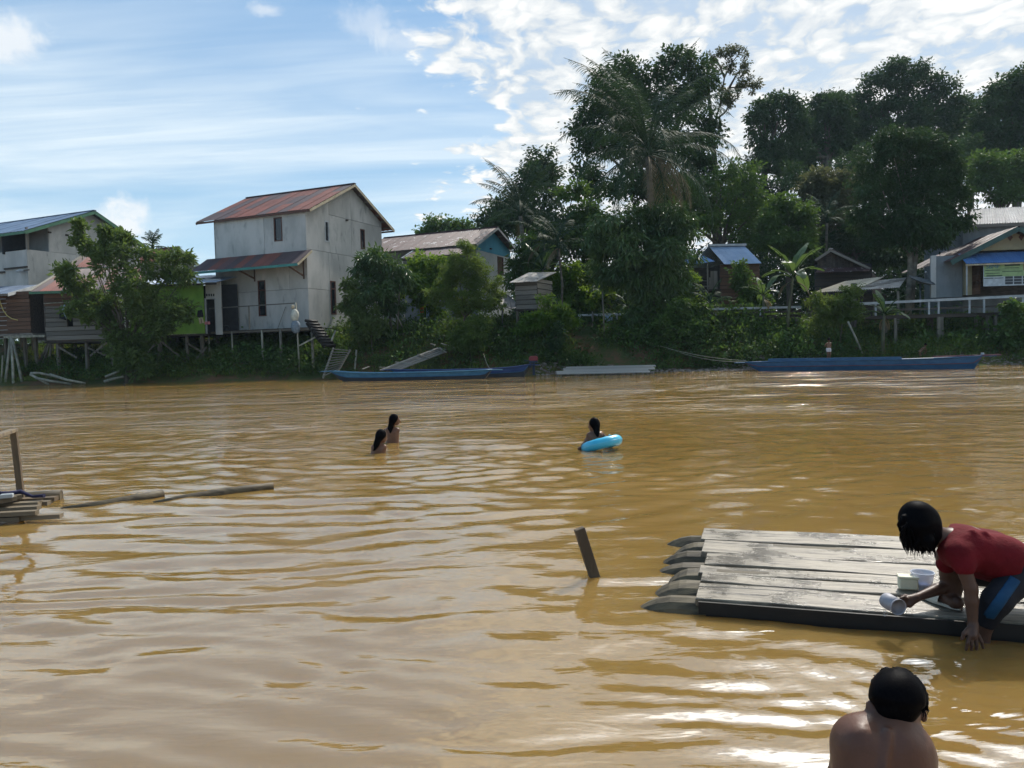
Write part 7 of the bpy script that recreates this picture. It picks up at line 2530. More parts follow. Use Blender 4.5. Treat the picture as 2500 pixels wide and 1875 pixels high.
def woman():
    o = KW(1590, 1575, 3.76)
    root = thing('person', (o[0], o[1], -.35), 'person in red shirt bending over the raft edge holding a scoop', 'person')
    lo, hi = (1.55, 3.45, -.42), (2.98, 4.40, 1.05)
    # ---- body
    B = Sdf(lo, hi, .0065)
    pel = KW(2000, 800, 3.87)
    chest = KW(1420, 600, 3.87); nb = KW(1190, 530, 3.88); head = KW(965, 395, 3.88)
    for s in (-.05, .05):
        off = np.array([0, s, 0])
        B.cone(pel + off, chest + off, .085, .095, .05)
    B.cone(chest, nb, .085, .048, .05)
    B.cone(nb, KW(1060, 450, 3.88), .045, .045, .03)
    # skull, jaw, nose, facing down and left
    fw = np.array([-.80, -.05, -.60]); fw /= np.linalg.norm(fw); upv = np.array([-.6, 0, .8])
    B.ell(head, (.098, .082, .074), .02, (upv, fw))
    B.ell(head + fw * .045 - upv * .06, (.05, .045, .05), .03, (upv, fw))
    B.cone(head + fw * .085 + upv * .005, head + fw * .108 - upv * .025, .010, .014, .012)
    # near arm, hanging to the water
    sh = KW(1360, 730, 3.73); el = KW(1462, 1010, 3.70); wr = KW(1482, 1365, 3.69)
    B.cone(KW(1390, 640, 3.80), sh, .050, .040, .03).cone(sh, el, .037, .031, .02).cone(el, el + (wr - el) * .35, .031, .031, .01).cone(el + (wr - el) * .35, wr, .031, .021, .01)
    palm_ = KW(1488, 1455, 3.672)
    for dy in (-.014, 0, .014):
        B.cone(wr, palm_ + np.array([dy * .9, dy, 0]), .020, .019, .012)
    for (x0, y0, x1, y1, x2, y2, yy) in ((1445, 1465, 1432, 1540, 1415, 1608, 3.655), (1475, 1480, 1472, 1560, 1466, 1625, 3.66), (1508, 1480, 1518, 1560, 1514, 1628, 3.665), (1535, 1465, 1566, 1530, 1580, 1590, 3.675)):
        a, b, c = KW(x0, y0, yy), KW(x1, y1, yy - .008), KW(x2, y2, yy + .004)
        B.cone(a, b, .0098, .0088, .005).cone(b, c, .0088, .0072, .003)
    a, b, c = KW(1440, 1405, 3.675), KW(1395, 1450, 3.655), KW(1375, 1505, 3.655)
    B.cone(a, b, .013, .0105, .008).cone(b, c, .0105, .008, .003)
    # far arm reaching to the scoop
    sh2 = KW(1215, 700, 4.00); el2 = KW(1235, 985, 4.03); wr2 = KW(925, 1108, 3.95)
    B.cone(KW(1330, 620, 3.95), sh2, .055, .046, .04).cone(sh2, el2, .036, .031, .02).cone(el2, el2 + (wr2 - el2) * .3, .031, .030, .01).cone(el2 + (wr2 - el2) * .3, wr2, .030, .020, .01)
    pm = KW(862, 1140, 3.935)
    for dz in (-.013, 0, .013):
        B.cone(wr2, pm + np.array([0, dz * .6, dz]), .019, .0175, .01)
    for i, (x1, y1, x2, y2) in enumerate(((800, 1098, 768, 1112), (800, 1125, 775, 1150), (808, 1155, 790, 1180), (822, 1185, 806, 1200))):
        yy = 3.915 + .004 * i
        a, b, c = KW(850, 1118 + 18 * i, yy + .015), KW(x1 + 16, y1, yy - .004), KW(x2 + 14, y2, yy - .012)
        B.cone(a, b, .0095, .0088, .004).cone(b, c, .0088, .0075, .003)
    a, b, c = KW(885, 1105, 3.95), KW(830, 1085, 3.965), KW(792, 1092, 3.965)
    B.cone(a, b, .0115, .010, .006).cone(b, c, .010, .008, .003)
    # far leg on the raft
    hip2 = KW(1960, 860, 3.97); kn2 = KW(1275, 850, 4.06); an2 = KW(1300, 1195, 4.00)
    B.cone(hip2, kn2, .080, .058, .04).cone(kn2, kn2 + (an2 - kn2) * .35, .052, .050, .02).cone(kn2 + (an2 - kn2) * .35, an2, .050, .030, .02)
    heel = KW(1330, 1262, 3.955); toe = KW(1035, 1120, 4.16)
    heel[2] = max(heel[2], .135); toe[2] = .132
    ball = heel + (toe - heel) * .70; ball[2] = .136
    B.cone(an2, heel + np.array([0, 0, .005]), .032, .028, .02).cone(an2, ball + np.array([0, 0, .01]), .030, .024, .03).cone(heel, ball, .026, .024, .02)
    sdv = np.cross((toe - heel) / np.linalg.norm(toe - heel), [0, 0, 1])
    for i in range(5):
        f = (i - 2) * .014
        B.cone(ball + sdv * f, toe + sdv * f * 1.1 + np.array([0, 0, -.008]) - (toe - heel) / np.linalg.norm(toe - heel) * abs(i - 1) * .010, .012, .009 if i else .011, .006)
    # near leg standing in the water
    hip = KW(1930, 880, 3.78); kn = KW(1715, 1130, 3.70); an = KW(1585, 1560, 3.77)
    B.cone(hip, kn, .070, .050, .04).cone(kn, KW(1600, 1370, 3.76), .044, .034, .02).cone(KW(1600, 1370, 3.76), an, .034, .025, .02)
    ft = an.copy(); ft[2] = -.36
    B.cone(an, ft, .026, .026, .02).cone(ft, ft + np.array([-.16, .06, 0]), .03, .022, .02)
    B.build('body', 'skin_arm', root)
    # ---- shirt
    S = Sdf(lo, hi, .0075)
    for s in (-.058, .058):
        off = np.array([0, s, 0])
        S.cone(KW(1960, 800, 3.87) + off, KW(1700, 700, 3.87) + off, .098, .108, .05)
        S.cone(KW(1700, 700, 3.87) + off, KW(1400, 610, 3.87) + off, .108, .103, .05)
    S.cone(KW(1400, 610, 3.87), KW(1215, 560, 3.88), .100, .062, .04)
    S.cone(KW(1640, 800, 3.87), KW(1560, 800, 3.87), .07, .06, .05)      # cloth hanging at the belly
    S.cone(KW(1390, 640, 3.80), KW(1400, 800, 3.722), .072, .050, .03)
    S.cone(KW(1390, 640, 3.80), KW(1300, 680, 3.82), .075, .070, .03)
    S.cone(KW(1320, 620, 3.95), KW(1225, 775, 4.00), .070, .050, .03)
    S.ell(KW(1350, 680, 3.755), (.066, .070, .070), .03)
    n = KW(1390, 905, 3.7) - KW(1350, 700, 3.72)
    # folds
    for (x0, y0, x1, y1, yy) in ((1480, 470, 1620, 860, 3.745), (1600, 480, 1760, 880, 3.745), (1760, 560, 1860, 880, 3.75), (1420, 520, 1500, 830, 3.74), (1890, 640, 1940, 880, 3.76)):
        S.cone(KW(x0, y0, yy + .03), KW(x1, y1, yy + .015), .010, .016, .03)
    for a, b in ((KW(1975, 790, 3.87), KW(2100, 830, 3.87)), (KW(1185, 540, 3.88), KW(1000, 450, 3.88))):
        n = b - a; v = a - np.array(CAM); v /= np.linalg.norm(v)
        S.cut(a, n - v * (n @ v))
    S.build('shirt', 'shirt_red', root)
    # ---- trousers
    T = Sdf(lo, hi, .0075)
    T.cone(KW(2020, 830, 3.83), KW(1930, 860, 3.80), .105, .100, .05)
    T.cone(KW(2020, 830, 3.93), KW(1940, 850, 3.95), .105, .095, .05)
    T.cone(hip, kn, .086, .064, .03).cone(kn, KW(1594, 1355, 3.755), .064, .048, .03)
    T.cone(hip2, hip2 + (kn2 - hip2) * .93, .092, .066, .04)
    T.cut(KW(1592, 1360, 3.75), KW(1592, 1360, 3.75) - kn)
    T.build('trousers', 'trouser_dark', root)
    # stripe on the camera side of the near leg: a slightly larger leg cut to a band
    P_ = Sdf(lo, hi, .0075)
    hem = KW(1594, 1355, 3.755)
    P_.cone(hip, kn, .091, .069, .03).cone(kn, hem, .069, .053, .03)
    ax = hem - hip; ax /= np.linalg.norm(ax)
    vw = np.array(CAM) - kn; vw -= ax * (vw @ ax); vw /= np.linalg.norm(vw)
    cx = np.cross(ax, vw)
    if cx[0] < 0: cx = -cx
    mid = KW(1745, 1110, 3.70)
    P_.cut(mid + cx * .030, cx).cut(mid - cx * .020, -cx).cut(mid, -vw).cut(hem, ax).cut(KW(1850, 915, 3.75), -ax)
    P_.build('side_stripe', 'stripe_blue', root)
    # ---- hair
    H = Sdf((1.6, 3.6, .35), (2.5, 4.2, 1.0), .0055)
    hc = KW(960, 355, 3.88)
    H.ell(hc, (.102, .094, .092), .02, (upv, fw))
    H.cone(KW(1050, 400, 3.87), KW(1125, 500, 3.83), .042, .028, .03)
    H.ell(KW(980, 385, 3.90), (.080, .092, .082), .03)
    H.cone(KW(1000, 400, 3.82), KW(1055, 560, 3.81), .048, .020, .03)
    H.cone(KW(950, 420, 3.83), KW(985, 560, 3.82), .050, .018, .03)
    H.cone(KW(1020, 400, 3.90), KW(1075, 580, 3.90), .052, .024, .03)
    H.cone(KW(1030, 380, 3.94), KW(1085, 550, 3.96), .048, .026, .03)
    H.cone(KW(885, 380, 3.85), KW(905, 520, 3.85), .040, .012, .03)
    H.cone(KW(1050, 420, 3.85), KW(1095, 570, 3.82), .042, .022, .03)
    H.cone(KW(1040, 350, 3.87), KW(1105, 440, 3.87), .045, .030, .03)
    H.cone(KW(1060, 560, 3.78), KW(1080, 640, 3.77), .026, .010, .02)
    for (x0, y0, xm, ym, x1, y1, r, yy) in ((810, 330, 770, 400, 790, 500, .010, 3.84), (850, 430, 840, 540, 860, 655, .012, 3.83), (890, 500, 875, 590, 905, 662, .010, 3.85), (930, 540, 935, 620, 965, 668, .012, 3.82), (980, 560, 985, 630, 1000, 655, .014, 3.84), (1030, 580, 1045, 630, 1070, 665, .012, 3.80), (840, 400, 815, 500, 830, 600, .007, 3.87), (1085, 590, 1100, 620, 1105, 650, .010, 3.83), (950, 560, 915, 610, 930, 650, .006, 3.80)):
        a, b, c = KW(x0, y0, yy), KW(xm, ym, yy), KW(x1, y1, yy)
        H.cone(a, b, r * 1.4, r, .015).cone(b, c, r, .0035, .006)
    H.build('hair', 'hair_black', root)
    rg = random.Random(6); m = MB()
    for i in range(150):
        x0 = rg.uniform(790, 1120); yy = rg.uniform(3.785, 3.96)
        y0 = 330 + 60 * abs(x0 - 960) / 170 + rg.uniform(0, 120)
        x1 = 835 + (x0 - 790) / 330 * 285 + rg.uniform(-24, 24); y1 = rg.uniform(590, 705)
        if x0 < 870: y1 -= rg.uniform(0, 60)
        elif rg.random() < .25: y1 += rg.uniform(10, 45)
        pts = [Vector(KW(x0 + (x1 - x0) * t ** 1.4 - 14 * math.sin(3.1 * t) * (1 if x0 < 900 else -.4) + 12 * math.sin(7 * t + i * 1.7), y0 + (y1 - y0) * t, yy)) for t in np.linspace(0, 1, 7)]
        r = rg.uniform(.0022, .0055)
        m.tube(pts, [r, r * 1.2, r * 1.2, r, r * .8, r * .55, r * .2], 5)
    tag(m.build('hair_strands', 'hair_black', root, fix=False), kind='stuff')
    # ---- sandal on the foot, top-level thing
    t = thing('sandal', (heel[0], heel[1], .105), 'pale rubber sandal on the foot resting on the raft', 'sandal')
    ud = (toe - heel) / np.linalg.norm(toe - heel); ud[2] = 0; sd = np.array([-ud[1], ud[0], 0])
    L = np.linalg.norm(toe[:2] - heel[:2]) + .05
    pts = []
    N = 24
    for i in range(N):
        a = 2 * math.pi * i / N
        cx = math.cos(a); w = .043 if cx > -.2 else .036
        pts.append(Vector(heel - ud * .02 + ud * (L / 2 + L / 2 * cx) * 1.0 + sd * w * math.sin(a) * (1 + .12 * cx)).to_2d().to_3d() + Vector((0, 0, .103)))
    MB().prism(pts, (0, 0, .014)).build('sole', 'rubber_pale', t)
    c = Vector(ball) - Vector(ud) * .03
    pts = [c + Vector(sd) * (.047 * math.cos(a)) + Vector((0, 0, -.02 + .055 * math.sin(a))) for a in np.linspace(0, math.pi, 11)]
    m = MB(); vs = []
    for p in pts: vs += [p - Vector(ud) * .035, p + Vector(ud) * .035]
    m.face_set(vs, [(2 * i, 2 * i + 2, 2 * i + 3, 2 * i + 1) for i in range(10)], True)
    m.build('strap', 'rubber_pale', t, fix=False)
    return root


woman()


def lathe_axis(c0, c1, prof, N=24):
    """prof: (radius, t along axis in metres) closed loop of a vessel wall"""
    c0 = Vector(c0); d = (Vector(c1) - c0).normalized()
    s = d.cross(Vector((0.1, 0.3, 1))).normalized(); t = s.cross(d)
    vs = []; fs = []
    for r, x in prof:
        for k in range(N):
            a = 2 * math.pi * k / N
            vs.append(c0 + d * x + (s * math.cos(a) + t * math.sin(a)) * r)
    n = len(prof)
    for j in range(n - 1):
        for k in range(N): fs.append((j * N + k, j * N + (k + 1) % N, (j + 1) * N + (k + 1) % N, (j + 1) * N + k))
    fs += [tuple(range(N))[::-1], tuple((n - 1) * N + k for k in range(N))]
    return MB().face_set(vs, fs, True)


def raft_goods():
    # metal scoop in the hand
    back = Vector(KW(645, 1125, 3.93)); mouth = Vector(KW(748, 1185, 3.84))
    L = .105
    d = (mouth - back).normalized()
    t = thing('water_scoop', back, 'dented grey metal scoop held out over the raft edge', 'scoop')
    r = .040
    lathe_axis(back, back + d, [(r * .96, 0), (r, .006), (r, L), (r * .94, L), (r * .93, .008), (r * .2, .006)]).build('cup', 'scoop_metal', t)
    lathe_axis(back + d * (L - .006), back + d * L, [(r * 1.04, 0), (r * 1.04, .008), (r * .98, .008), (r * .98, 0)]).build('rim', 'scoop_metal', t)
    # drops of water falling from it
    for k, (x, y, rr) in enumerate(((640, 1240, .004), (632, 1275, .005), (655, 1262, .003), (625, 1252, .003))):
        p = KW(x, y, 3.86)
        sd = Sdf(p - .02, p + .02, .002); sd.cone(p, p + np.array([0, 0, .008]), rr, rr * .5, .001)
        o = sd.build('water_drop', 'water_drop', None)
        tag(o, 'small drop of water falling from the scoop', 'water drop', 'drops falling from the scoop')
    # soap dish box and tub on the planks
    zt = .112
    p = at_z(2232, 1441, zt)
    t = thing('soap_box', p, 'small cream plastic box beside the clear tub', 'box')
    u = RAFT[1]; v = RAFT[2]
    hx, hy, hz = .050, .032, .033
    pc = p + Vector((-.02, .03, 0))
    prof = []
    m = MB().obox(pc + Vector((0, 0, hz)), u * hx, v * hy, (0, 0, hz)); m.build('case', 'cream_plastic', t, bevel=.008)
    m = MB().obox(pc + Vector((0, 0, hz * 2 + .004)), u * (hx + .003), v * (hy + .003), (0, 0, .006)); m.build('lid', 'cream_plastic', t, bevel=.003)
    q = at_z(2264, 1444, zt)
    t = thing('plastic_tub', q, 'translucent white plastic tub with blue soap inside', 'tub')
    qc = q + Vector((.0, .05, 0))
    r0_, r1, h = .045, .060, .092
    lathe_axis(qc, qc + Vector((0, 0, 1)), [(r0_, 0), (r1, h), (r1 + .003, h), (r1 + .003, h + .004), (r1 - .002, h + .004), (r1 - .003, h - .002), (r0_ - .003, .004)], 28).build('tub_wall', 'tub_plastic', t)
    lathe_axis(qc + Vector((0, 0, .005)), qc + Vector((0, 0, 1)), [(r0_ - .005, 0), (r0_ + .001, .030), (.02, .036)], 20).build('soap_powder', 'powder_blue', t)
    # another sandal lying flat behind the foot: only its strap edge shows


make_mat('scoop_metal', (.36, .35, .37), (.27, .26, .28), .55, 12, 4, metal=.1, bump=.002, bscale=25)
make_mat('cream_plastic', (.76, .72, .52), (.66, .62, .44), .4, 10, spec=.5)
make_mat('powder_blue', (.10, .22, .55), None, .8)


def glassy(name, c, tr, rough):
    mt = bpy.data.materials.new(name); mt.use_nodes = True
    bs = mt.node_tree.nodes['Principled BSDF']
    bs.inputs['Base Color'].default_value = (*c, 1); bs.inputs['Roughness'].default_value = rough
    bs.inputs['Transmission Weight'].default_value = tr; bs.inputs['IOR'].default_value = 1.33
    M[name] = mt


glassy('tub_plastic', (.82, .84, .92), .55, .35)
glassy('water_drop', (.95, .95, .95), .9, .02)
raft_goods()


def KB(x, y, Y): return np.array(at_y(1950 + .20344 * x, 1580 + .20344 * y, Y))


def boy():
    o = KB(1000, 1400, 2.1)
    root = thing('person', (o[0], o[1], -.2), 'shirtless short-haired child crouching with back turned at the shore', 'person')
    lo, hi = (.55, 1.60, -.28), (1.50, 2.75, .74)
    B = Sdf(lo, hi, .0062)
    neck = KB(1090, 980, 2.07); pel = np.array([KB(980, 1500, 2.02)[0] - .01, 1.94, .06])
    up = KB(1000, 1230, 2.06)
    for s in (-.052, .052):
        off = np.array([s, 0, 0])
        B.cone(up + off, pel + off * 1.05, .080, .085, .05)
    B.cone(KB(770, 1110, 2.08), KB(1290, 1280, 2.08), .060, .056, .05)         # shoulder girdle
    B.cone(KB(900, 1040, 2.09), KB(1240, 1080, 2.09), .042, .040, .04)
    B.ell(KB(745, 1260, 2.02), (.032, .018, .058), .045)                        # shoulder blades
    B.ell(KB(1265, 1310, 2.005), (.032, .022, .058), .04)
    for i in range(7):
        B.ell(KB(1075 - 12 * i, 1000 + 85 * i, 2.005 - .006 * i), (.008, .010, .007), .018)
    B.cone(neck, KB(1130, 800, 2.09), .050, .047, .035)
    hd = KB(1192, 590, 2.11)
    upv = np.array([.06, .36, .93]); upv /= np.linalg.norm(upv); fw = np.array([.42, .80, -.35]); fw -= upv * (fw @ upv); fw /= np.linalg.norm(fw)
    B.ell(hd, (.066, .082, .062), .02, (upv, fw))
    B.ell(hd + np.array(fw) * .045 - np.array(upv) * .055, (.042, .042, .045), .03, (upv, fw))   # jaw
    B.cone(hd + np.array(fw) * .09, hd + np.array(fw) * .108 - np.array(upv) * .02, .010, .013, .01)
    # ears
    for (x, y, Y, ex) in ((866, 738, 2.09, -1), (1492, 800, 2.12, 1)):
        c = KB(x, y, Y)
        B.ell(c, (.023, .010, .016), .006, (upv, (ex * .7, -.5, 0)))
        B.cone(c + np.array([0, 0, .012]), c + np.array([ex * .004, -.003, -.014]), .006, .005, .004)
    # arms reaching forward and down
    for s, sh, el, wr in ((-1, KB(690, 1150, 2.09), KB(480, 1620, 2.13), KB(560, 1700, 2.40)), (1, KB(1395, 1320, 2.09), KB(1500, 1640, 2.14), KB(1400, 1720, 2.42))):
        B.cone(sh, el, .050, .037, .035).cone(el, wr, .036, .025, .015)
        pm = wr + np.array([-.0 * s, .06, -.04])
        for k in (-.014, 0, .014): B.cone(wr, pm + np.array([k, 0, 0]), .019, .018, .01)
        for k in range(4):
            a = pm + np.array([(k - 1.5) * .018, .01, 0]); b = a + np.array([(k - 1.5) * .004, .035 - .004 * abs(k - 1), -.015]); c = b + np.array([0, .018, -.02])
            B.cone(a, b, .0088, .008, .004).cone(b, c, .008, .0065, .003)
        a = wr + np.array([-s * .02, .02, 0]); b = a + np.array([-s * .025, .03, -.005]); B.cone(a, b, .011, .009, .006).cone(b, b + np.array([-s * .004, .025, -.012]), .009, .007, .003)
    # folded legs
    for s in (-1, 1):
        hp = pel + np.array([s * .07, .02, -.02]); kn = np.array([pel[0] + s * .09, 2.26, .12]); an = np.array([pel[0] + s * .09, 2.06, -.17])
        B.cone(hp, kn, .078, .052, .04).cone(kn, an, .048, .030, .03)
        B.cone(an, an + np.array([s * .02, .13, -.03]), .03, .022, .02).cone(an, an + np.array([0, -.03, -.03]), .03, .024, .02)
    B.build('body', 'skin_boy', root)
    H = Sdf((.8, 1.9, .35), (1.35, 2.4, .74), .005)
    U_ = np.array(upv); F_ = np.array(fw)
    H.ell(hd + U_ * .015 - F_ * .006, (.060, .084, .067), .02, (upv, fw))
    H.ell(hd - F_ * .028 - U_ * .004, (.056, .058, .060), .03, (upv, fw))
    rg = random.Random(8)
    for i in range(40):
        a = rg.uniform(-2.6, 2.6); e = rg.uniform(.15, 1.35)
        dv = U_ * math.sin(e) + (-F_ * math.cos(a) + np.cross(U_, F_) * math.sin(a)) * math.cos(e)
        p = hd + U_ * .010 - F_ * .006 + dv * np.array([.063, .070, .063]); t_ = np.cross(dv, U_) * rg.uniform(-.4, .4) - U_ + dv * (U_ @ dv)
        H.cone(p, p + t_ * .035 + dv * .002, .0065, .003, .008)
    H.cone(KB(1080, 660, 2.07), KB(1075, 745, 2.062), .046, .026, .03)
    H.cone(KB(1230, 670, 2.07), KB(1250, 775, 2.062), .046, .026, .03)
    H.cone(KB(1440, 600, 2.14), KB(1460, 730, 2.14), .030, .014, .02)
    H.cut(hd + F_ * .050, F_ - U_ * .50)
    H.build('hair', 'hair_black', root)
    m = MB(); side = np.cross(U_, F_)
    for i in range(150):
        a = rg.uniform(-1.9, 1.9); e = rg.uniform(-.25, .5)
        dv = U_ * math.sin(e) + (-F_ * math.cos(a) + side * math.sin(a)) * math.cos(e)
        c0 = hd + U_ * .008 - F_ * .008
        p0 = c0 + dv * .061 * np.array([1.05, 1.05, .96]); p1 = p0 - U_ * rg.uniform(.02, .042) + dv * .005 + side * rg.uniform(-.006, .006); p2 = p1 - U_ * .014 - dv * .004 + side * rg.uniform(-.006, .006)
        m.tube([Vector(p0), Vector(p1), Vector(p2)], [.0022, .0017, .0005], 4)
    for i in range(26):
        a = rg.uniform(0, 6.28); e = rg.uniform(.6, 1.5)
        dv = U_ * math.sin(e) + (-F_ * math.cos(a) + side * math.sin(a)) * math.cos(e)
        p0 = hd + U_ * .010 - F_ * .006 + dv * np.array([.070, .076, .066]); p1 = p0 + dv * rg.uniform(-.004, .003) + side * rg.uniform(-.015, .02)
        m.tube([Vector(p0), Vector(p1)], [.0018, .0005], 4)
    tag(m.build('hair_strands', 'hair_black', root, fix=False), kind='stuff')
    S = Sdf((.6, 1.65, -.25), (1.4, 2.4, .35), .009)
    for s in (-1, 1):
        hp = pel + np.array([s * .07, .02, -.02]); kn = np.array([pel[0] + s * .09, 2.26, .12])
        S.cone(hp, hp + (kn - hp) * .75, .088, .070, .04)
    S.cone(pel + np.array([-.05, 0, .03]), pel + np.array([.05, 0, .03]), .095, .095, .05)
    S.cut(pel + np.array([0, 0, .075]), (0, -.1, 1))
    S.build('shorts', 'shorts_dark', root)


boy()


def bather(label, wl_px, Y, head_px, look, torso_px, arms, hair_to, h=.011, strap=False):
    """child standing in the river: wl_px water crossing, torso goes on below the surface"""
    hd = np.array(at_y(*head_px, Y)); bt = np.array(at_y(*wl_px, Y)); bt[2] = -.02
    root = thing('person', (bt[0], bt[1], -.75), label, 'person')
    lo = np.minimum(hd, bt) - np.array([.45, .35, .85]); hi = np.maximum(hd, bt) + np.array([.45, .35, .25])
    B = Sdf(lo, hi, h)
    lk = np.array(look, float); lk /= np.linalg.norm(lk)
    nk = np.array(at_y(*torso_px, Y))                    # base of the neck
    for s in (-.045, .045):
        off = np.array([s, 0, 0])
        B.cone(nk + off * .8 - np.array([0, 0, .08]), bt + off, .066, .066, .04)
    B.cone(nk - np.array([.085, 0, .035]), nk + np.array([.085, 0, -.035]), .036, .036, .04)
    B.cone(nk, hd, .036, .036, .02)
    B.ell(hd, (.088, .080, .068), .02, ((0, 0, 1), lk))
    B.ell(hd + lk * .038 - np.array([0, 0, .055]), (.036, .036, .038), .025)
    B.cone(hd + lk * .078 - np.array([0, 0, .005]), hd + lk * .096 - np.array([0, 0, .022]), .009, .012, .01)
    for s in (-1, 1):
        sh, el, wr = arms[0 if s < 0 else 1]
        sh, el, wr = [np.array(at_y(*p, Y + dy)) for p, dy in (sh, el, wr)]
        B.cone(sh, el, .036, .028, .03).cone(el, wr, .027, .019, .015)
        pm = wr + (wr - el) / (np.linalg.norm(wr - el) + 1e-6) * .05
        B.cone(wr, pm, .020, .018, .01)
        for k in range(4):
            d = (pm - wr) / (np.linalg.norm(pm - wr) + 1e-6); sd = np.cross(d, [0, 1, .2]); sd /= np.linalg.norm(sd) + 1e-6
            B.cone(pm + sd * (k - 1.5) * .013, pm + sd * (k - 1.5) * .017 + d * .045, .0085, .007, .004)
    for s in (-1, 1):                                     # legs below the surface
        B.cone(bt + np.array([s * .06, 0, -.08]), bt + np.array([s * .07, .0, -.40]), .065, .045, .04).cone(bt + np.array([s * .07, 0, -.40]), bt + np.array([s * .07, .02, -.72]), .045, .03, .02)
    B.build('body', 'skin_wet', root)
    H = Sdf(lo, hi, h * .9)
    H.ell(hd + np.array([0, 0, .014]) - lk * .014, (.092, .084, .078), .02, ((0, 0, 1), lk))
    e = np.array(at_y(*hair_to, Y - .04))
    H.cone(hd - lk * .045 - np.array([0, .02, .02]), nk - lk * .035 - np.array([0, .035, 0]), .055, .045, .03)
    H.cone(nk - lk * .035 - np.array([0, .04, 0]), e - np.array([0, .035, 0]), .042, .018, .02)
    for s in (-.02, .02):
        H.cone(nk + np.array([s, -.05, .0]), e + np.array([s * 1.6, -.045, .015]), .018, .006, .012)
    H.cut(hd + lk * .040, lk + np.array([0, 0, -.45]))
    H.build('hair', 'hair_black', root)
    return root


def KS(x, y): return (860 + x * .31646, 980 + y * .31646)


bather('wet long-haired child standing waist deep and looking across to the swim ring', KS(310, 318), 13.1, KS(328, 142), (.9, .25, -.1), KS(312, 205),
       (((KS(285, 212), 0), (KS(255, 222), .08), (KS(270, 262), .22)), ((KS(340, 222), 0), (KS(344, 275), .06), (KS(338, 322), .10))), KS(305, 245))
bather('wet long-haired child in chest deep water beside the standing child', KS(200, 412), 11.7, KS(228, 268), (.75, .55, -.35), KS(205, 335),
       (((KS(175, 350), 0), (KS(160, 395), .0), (KS(165, 440), .05)), ((KS(234, 350), 0), (KS(240, 395), .03), (KS(232, 440), .08))), KS(180, 385))


def ring_child():
    Y = 11.55
    bather('long-haired child holding on inside the blue swim ring', KS(1880, 330), Y + .10, KS(1862, 178), (-.75, .5, -.2), KS(1868, 238),
           (((KS(1838, 250), .05), (KS(1808, 300), .0), (KS(1775, 340), -.05)), ((KS(1915, 245), .05), (KS(1945, 270), .05), (KS(1965, 285), .0))), KS(1885, 275))
    c = Vector(at_y(*KS(1925, 318), Y)); R, r = .235, .082
    c.z = .075
    m = MB(); N, K = 40, 16
    ax = (Matrix.Rotation(math.radians(-13), 3, 'Y') @ Matrix.Rotation(math.radians(-11), 3, 'X'))
    vs = []; fs = []
    for i in range(N):
        a = 2 * math.pi * i / N
        rr = r * (1 + .02 * math.sin(9 * a))
        for j in range(K):
            b = 2 * math.pi * j / K
            p = Vector(((R + rr * math.cos(b)) * math.cos(a), (R + rr * math.cos(b)) * math.sin(a), rr * math.sin(b)))
            w = 1 + .012 * math.cos(26 * a) * (math.cos(b) < .2)
            vs.append(c + ax @ (p * w))
    for i in range(N):
        for j in range(K):
            fs.append((i * K + j, ((i + 1) % N) * K + j, ((i + 1) % N) * K + (j + 1) % K, i * K + (j + 1) % K))
    m.face_set(vs, fs, True)
    t = thing('swim_ring', (c.x, c.y, 0), 'light blue inflatable swim ring floating tilted on the river', 'swim ring')
    m.build('tube', 'ring_blue', t, fix=False)
    sm = MB(); sm.tube([c + ax @ Vector(((R + r * 1.005) * math.cos(a), (R + r * 1.005) * math.sin(a), 0)) for a in np.linspace(0, 2 * math.pi, 41)], .004, 5); sm.build('seam', 'ring_seam', t)
    v = c + ax @ Vector((R * math.cos(-1.0), R * math.sin(-1.0), r))
    MB().tube([v, v + ax @ Vector((0, 0, .02))], [.014, .011], 8).build('valve', 'ring_seam', t)


make_mat('ring_blue', (.045, .42, .62), (.06, .47, .66), .28, 4, spec=.6)
make_mat('ring_seam', (.10, .50, .68), None, .3)
ring_child()


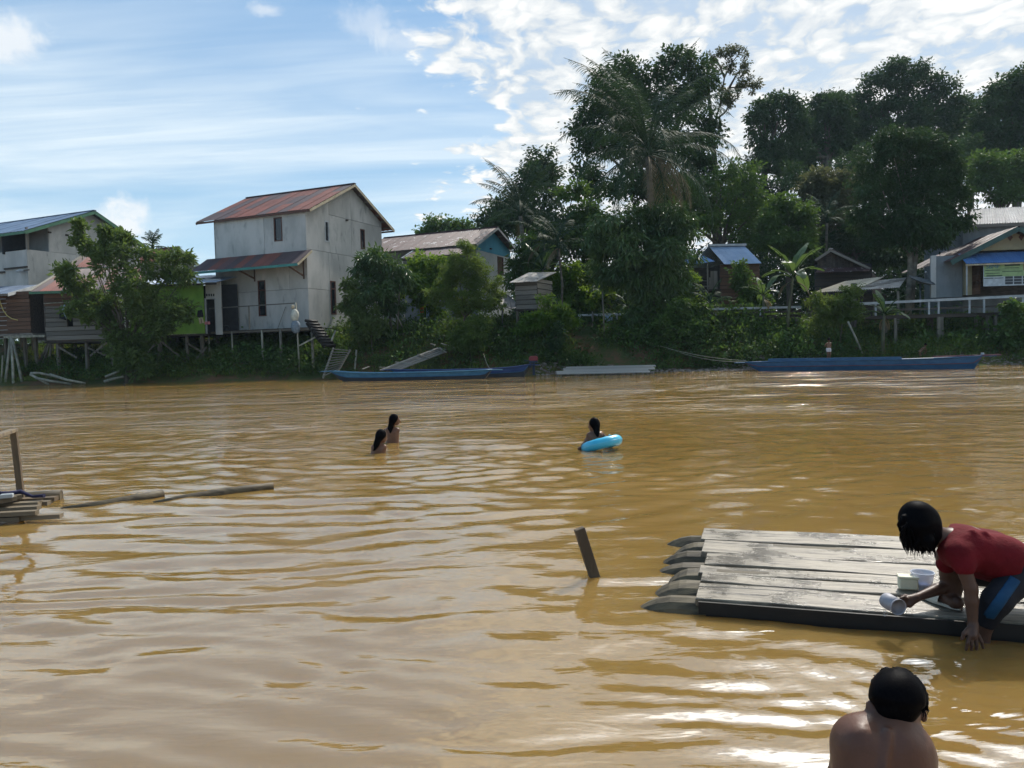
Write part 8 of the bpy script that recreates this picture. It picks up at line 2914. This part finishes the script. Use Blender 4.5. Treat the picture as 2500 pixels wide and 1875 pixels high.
def small_child(label, foot, height, lean, arms, shorts, mat='skin_wet', back=True):
    f = np.array(foot, float); s = height / 1.15
    root = thing('person', tuple(foot), label, 'person')
    def P(x, y, z): return f + np.array([x, y, z]) * s
    lo, hi = P(-.75, -.6, -.1), P(.75, .6, 1.3)
    B = Sdf(lo, hi, .013)
    hx, hz = lean
    hip = P(0, 0, .56); ch = P(hx * .55, 0, .56 + hz * .55); nk = P(hx * .8, 0, .56 + hz * .82); hd = P(hx * 1.05, 0, .56 + hz * 1.06 + .07)
    for o in (-.04, .04):
        e = np.array([o if abs(hx) < .2 else 0, 0 if abs(hx) < .2 else o, 0]) * s
        B.cone(hip + e, ch + e, .068 * s, .070 * s, .04)
    wide = np.array([.10, 0, 0]) * s if abs(hx) < .2 else np.array([0, .10, 0]) * s
    B.cone(nk - wide + np.array([0, 0, -.03]), nk + wide + np.array([0, 0, -.03]), .036 * s, .036 * s, .03)
    B.cone(nk, hd, .038 * s, .04 * s, .02); B.ell(hd, np.array([.070, .078, .088]) * s, .015)
    for sd in (-1, 1):
        e = np.array([.062 * sd if abs(hx) < .2 else .05 * sd, 0 if abs(hx) < .2 else .06 * sd, 0]) * s
        B.cone(hip + e, P(0.02, -.02, .30) + e, .068 * s, .046 * s, .03).cone(P(.02, -.02, .30) + e, P(-.01, .0, .04) + e, .044 * s, .028 * s, .02)
        B.cone(P(-.01, 0, .03) + e, P(-.01, .10 if abs(hx) < .2 else .0, .02) + e + (np.array([.1, 0, 0]) if abs(hx) >= .2 else 0), .026 * s, .018 * s, .015)
        sh = nk + wide * sd * 1.1 - np.array([0, 0, .03])
        el, wr = [P(*q) for q in arms[(sd + 1) // 2]]
        B.cone(sh, el, .033 * s, .026 * s, .025).cone(el, wr, .026 * s, .018 * s, .015)
        d = (wr - el) / (np.linalg.norm(wr - el) + 1e-6)
        B.cone(wr, wr + d * .05, .020 * s, .014 * s, .01)
    B.build('body', mat, root)
    H = Sdf(lo, hi, .011); H.ell(hd + np.array([0, -.005 if back else 0, .02]), np.array([.076, .084, .085]) * s, .02); H.cut(hd - np.array([0, 0, .03]), (0, .3, -1)); H.build('hair', 'hair_black', root)
    S = Sdf(lo, hi, .011)
    S.cone(hip + np.array([-.03, 0, .03]) * s, hip + np.array([.03, 0, .03]) * s, .082 * s, .082 * s, .03)
    for sd in (-1, 1):
        e = np.array([.062 * sd if abs(hx) < .2 else .03 * sd, 0, 0]) * s
        S.cone(hip + e, P(.01, -.01, .46) + e, .078 * s, .070 * s, .02)
    S.cut(hip + np.array([0, 0, .07]) * s, (0, 0, 1)); S.cut(P(0, 0, .42), (0, 0, -1))
    S.build('shorts', shorts, root)


f1 = at_y(2018, 888, 44.0)
_root, _st, _A, _d, _s, _L = b3
tt = (f1.x - _A.x) / _d.x
fp = _A + _d * tt
small_child('small child in white shorts standing in the long blue boat', (fp.x, fp.y, .60), 1.22, (.02, .42), (((-.16, .1, .72), (-.08, .2, .82)), ((.17, .1, .72), (.10, .22, .70))), 'shorts_white')
f2 = at_y(2246, 882, 46.7)
small_child('small child bending with hands on knees behind the long blue boat', (f2.x, f2.y, gz(f2.x, f2.y)), 1.25, (.30, .30), (((.30, -.1, .62), (.22, -.08, .40)), ((.34, .1, .62), (.26, .08, .40))), 'shorts_dark', back=False)


# ------------------------------------------------------------------ thin humid air over the river
def haze():
    m = MB().obox((0, 690, 27.5), (980, 0, 0), (0, 760, 0), (0, 0, 30.5))
    mt = bpy.data.materials.new('haze'); mt.use_nodes = True
    T = NT(mt.node_tree)
    v = T.n('ShaderNodeVolumePrincipled')
    v.inputs['Color'].default_value = (0.66, 0.84, 1.0, 1)
    v.inputs['Density'].default_value = HAZE
    v.inputs['Anisotropy'].default_value = 0.2
    o = T.n('ShaderNodeOutputMaterial'); T.l(v.outputs[0], o.inputs['Volume'])
    M['haze'] = mt
    tag(m.build('haze', 'haze'), kind='stuff')


HAZE = 0.00018
haze()
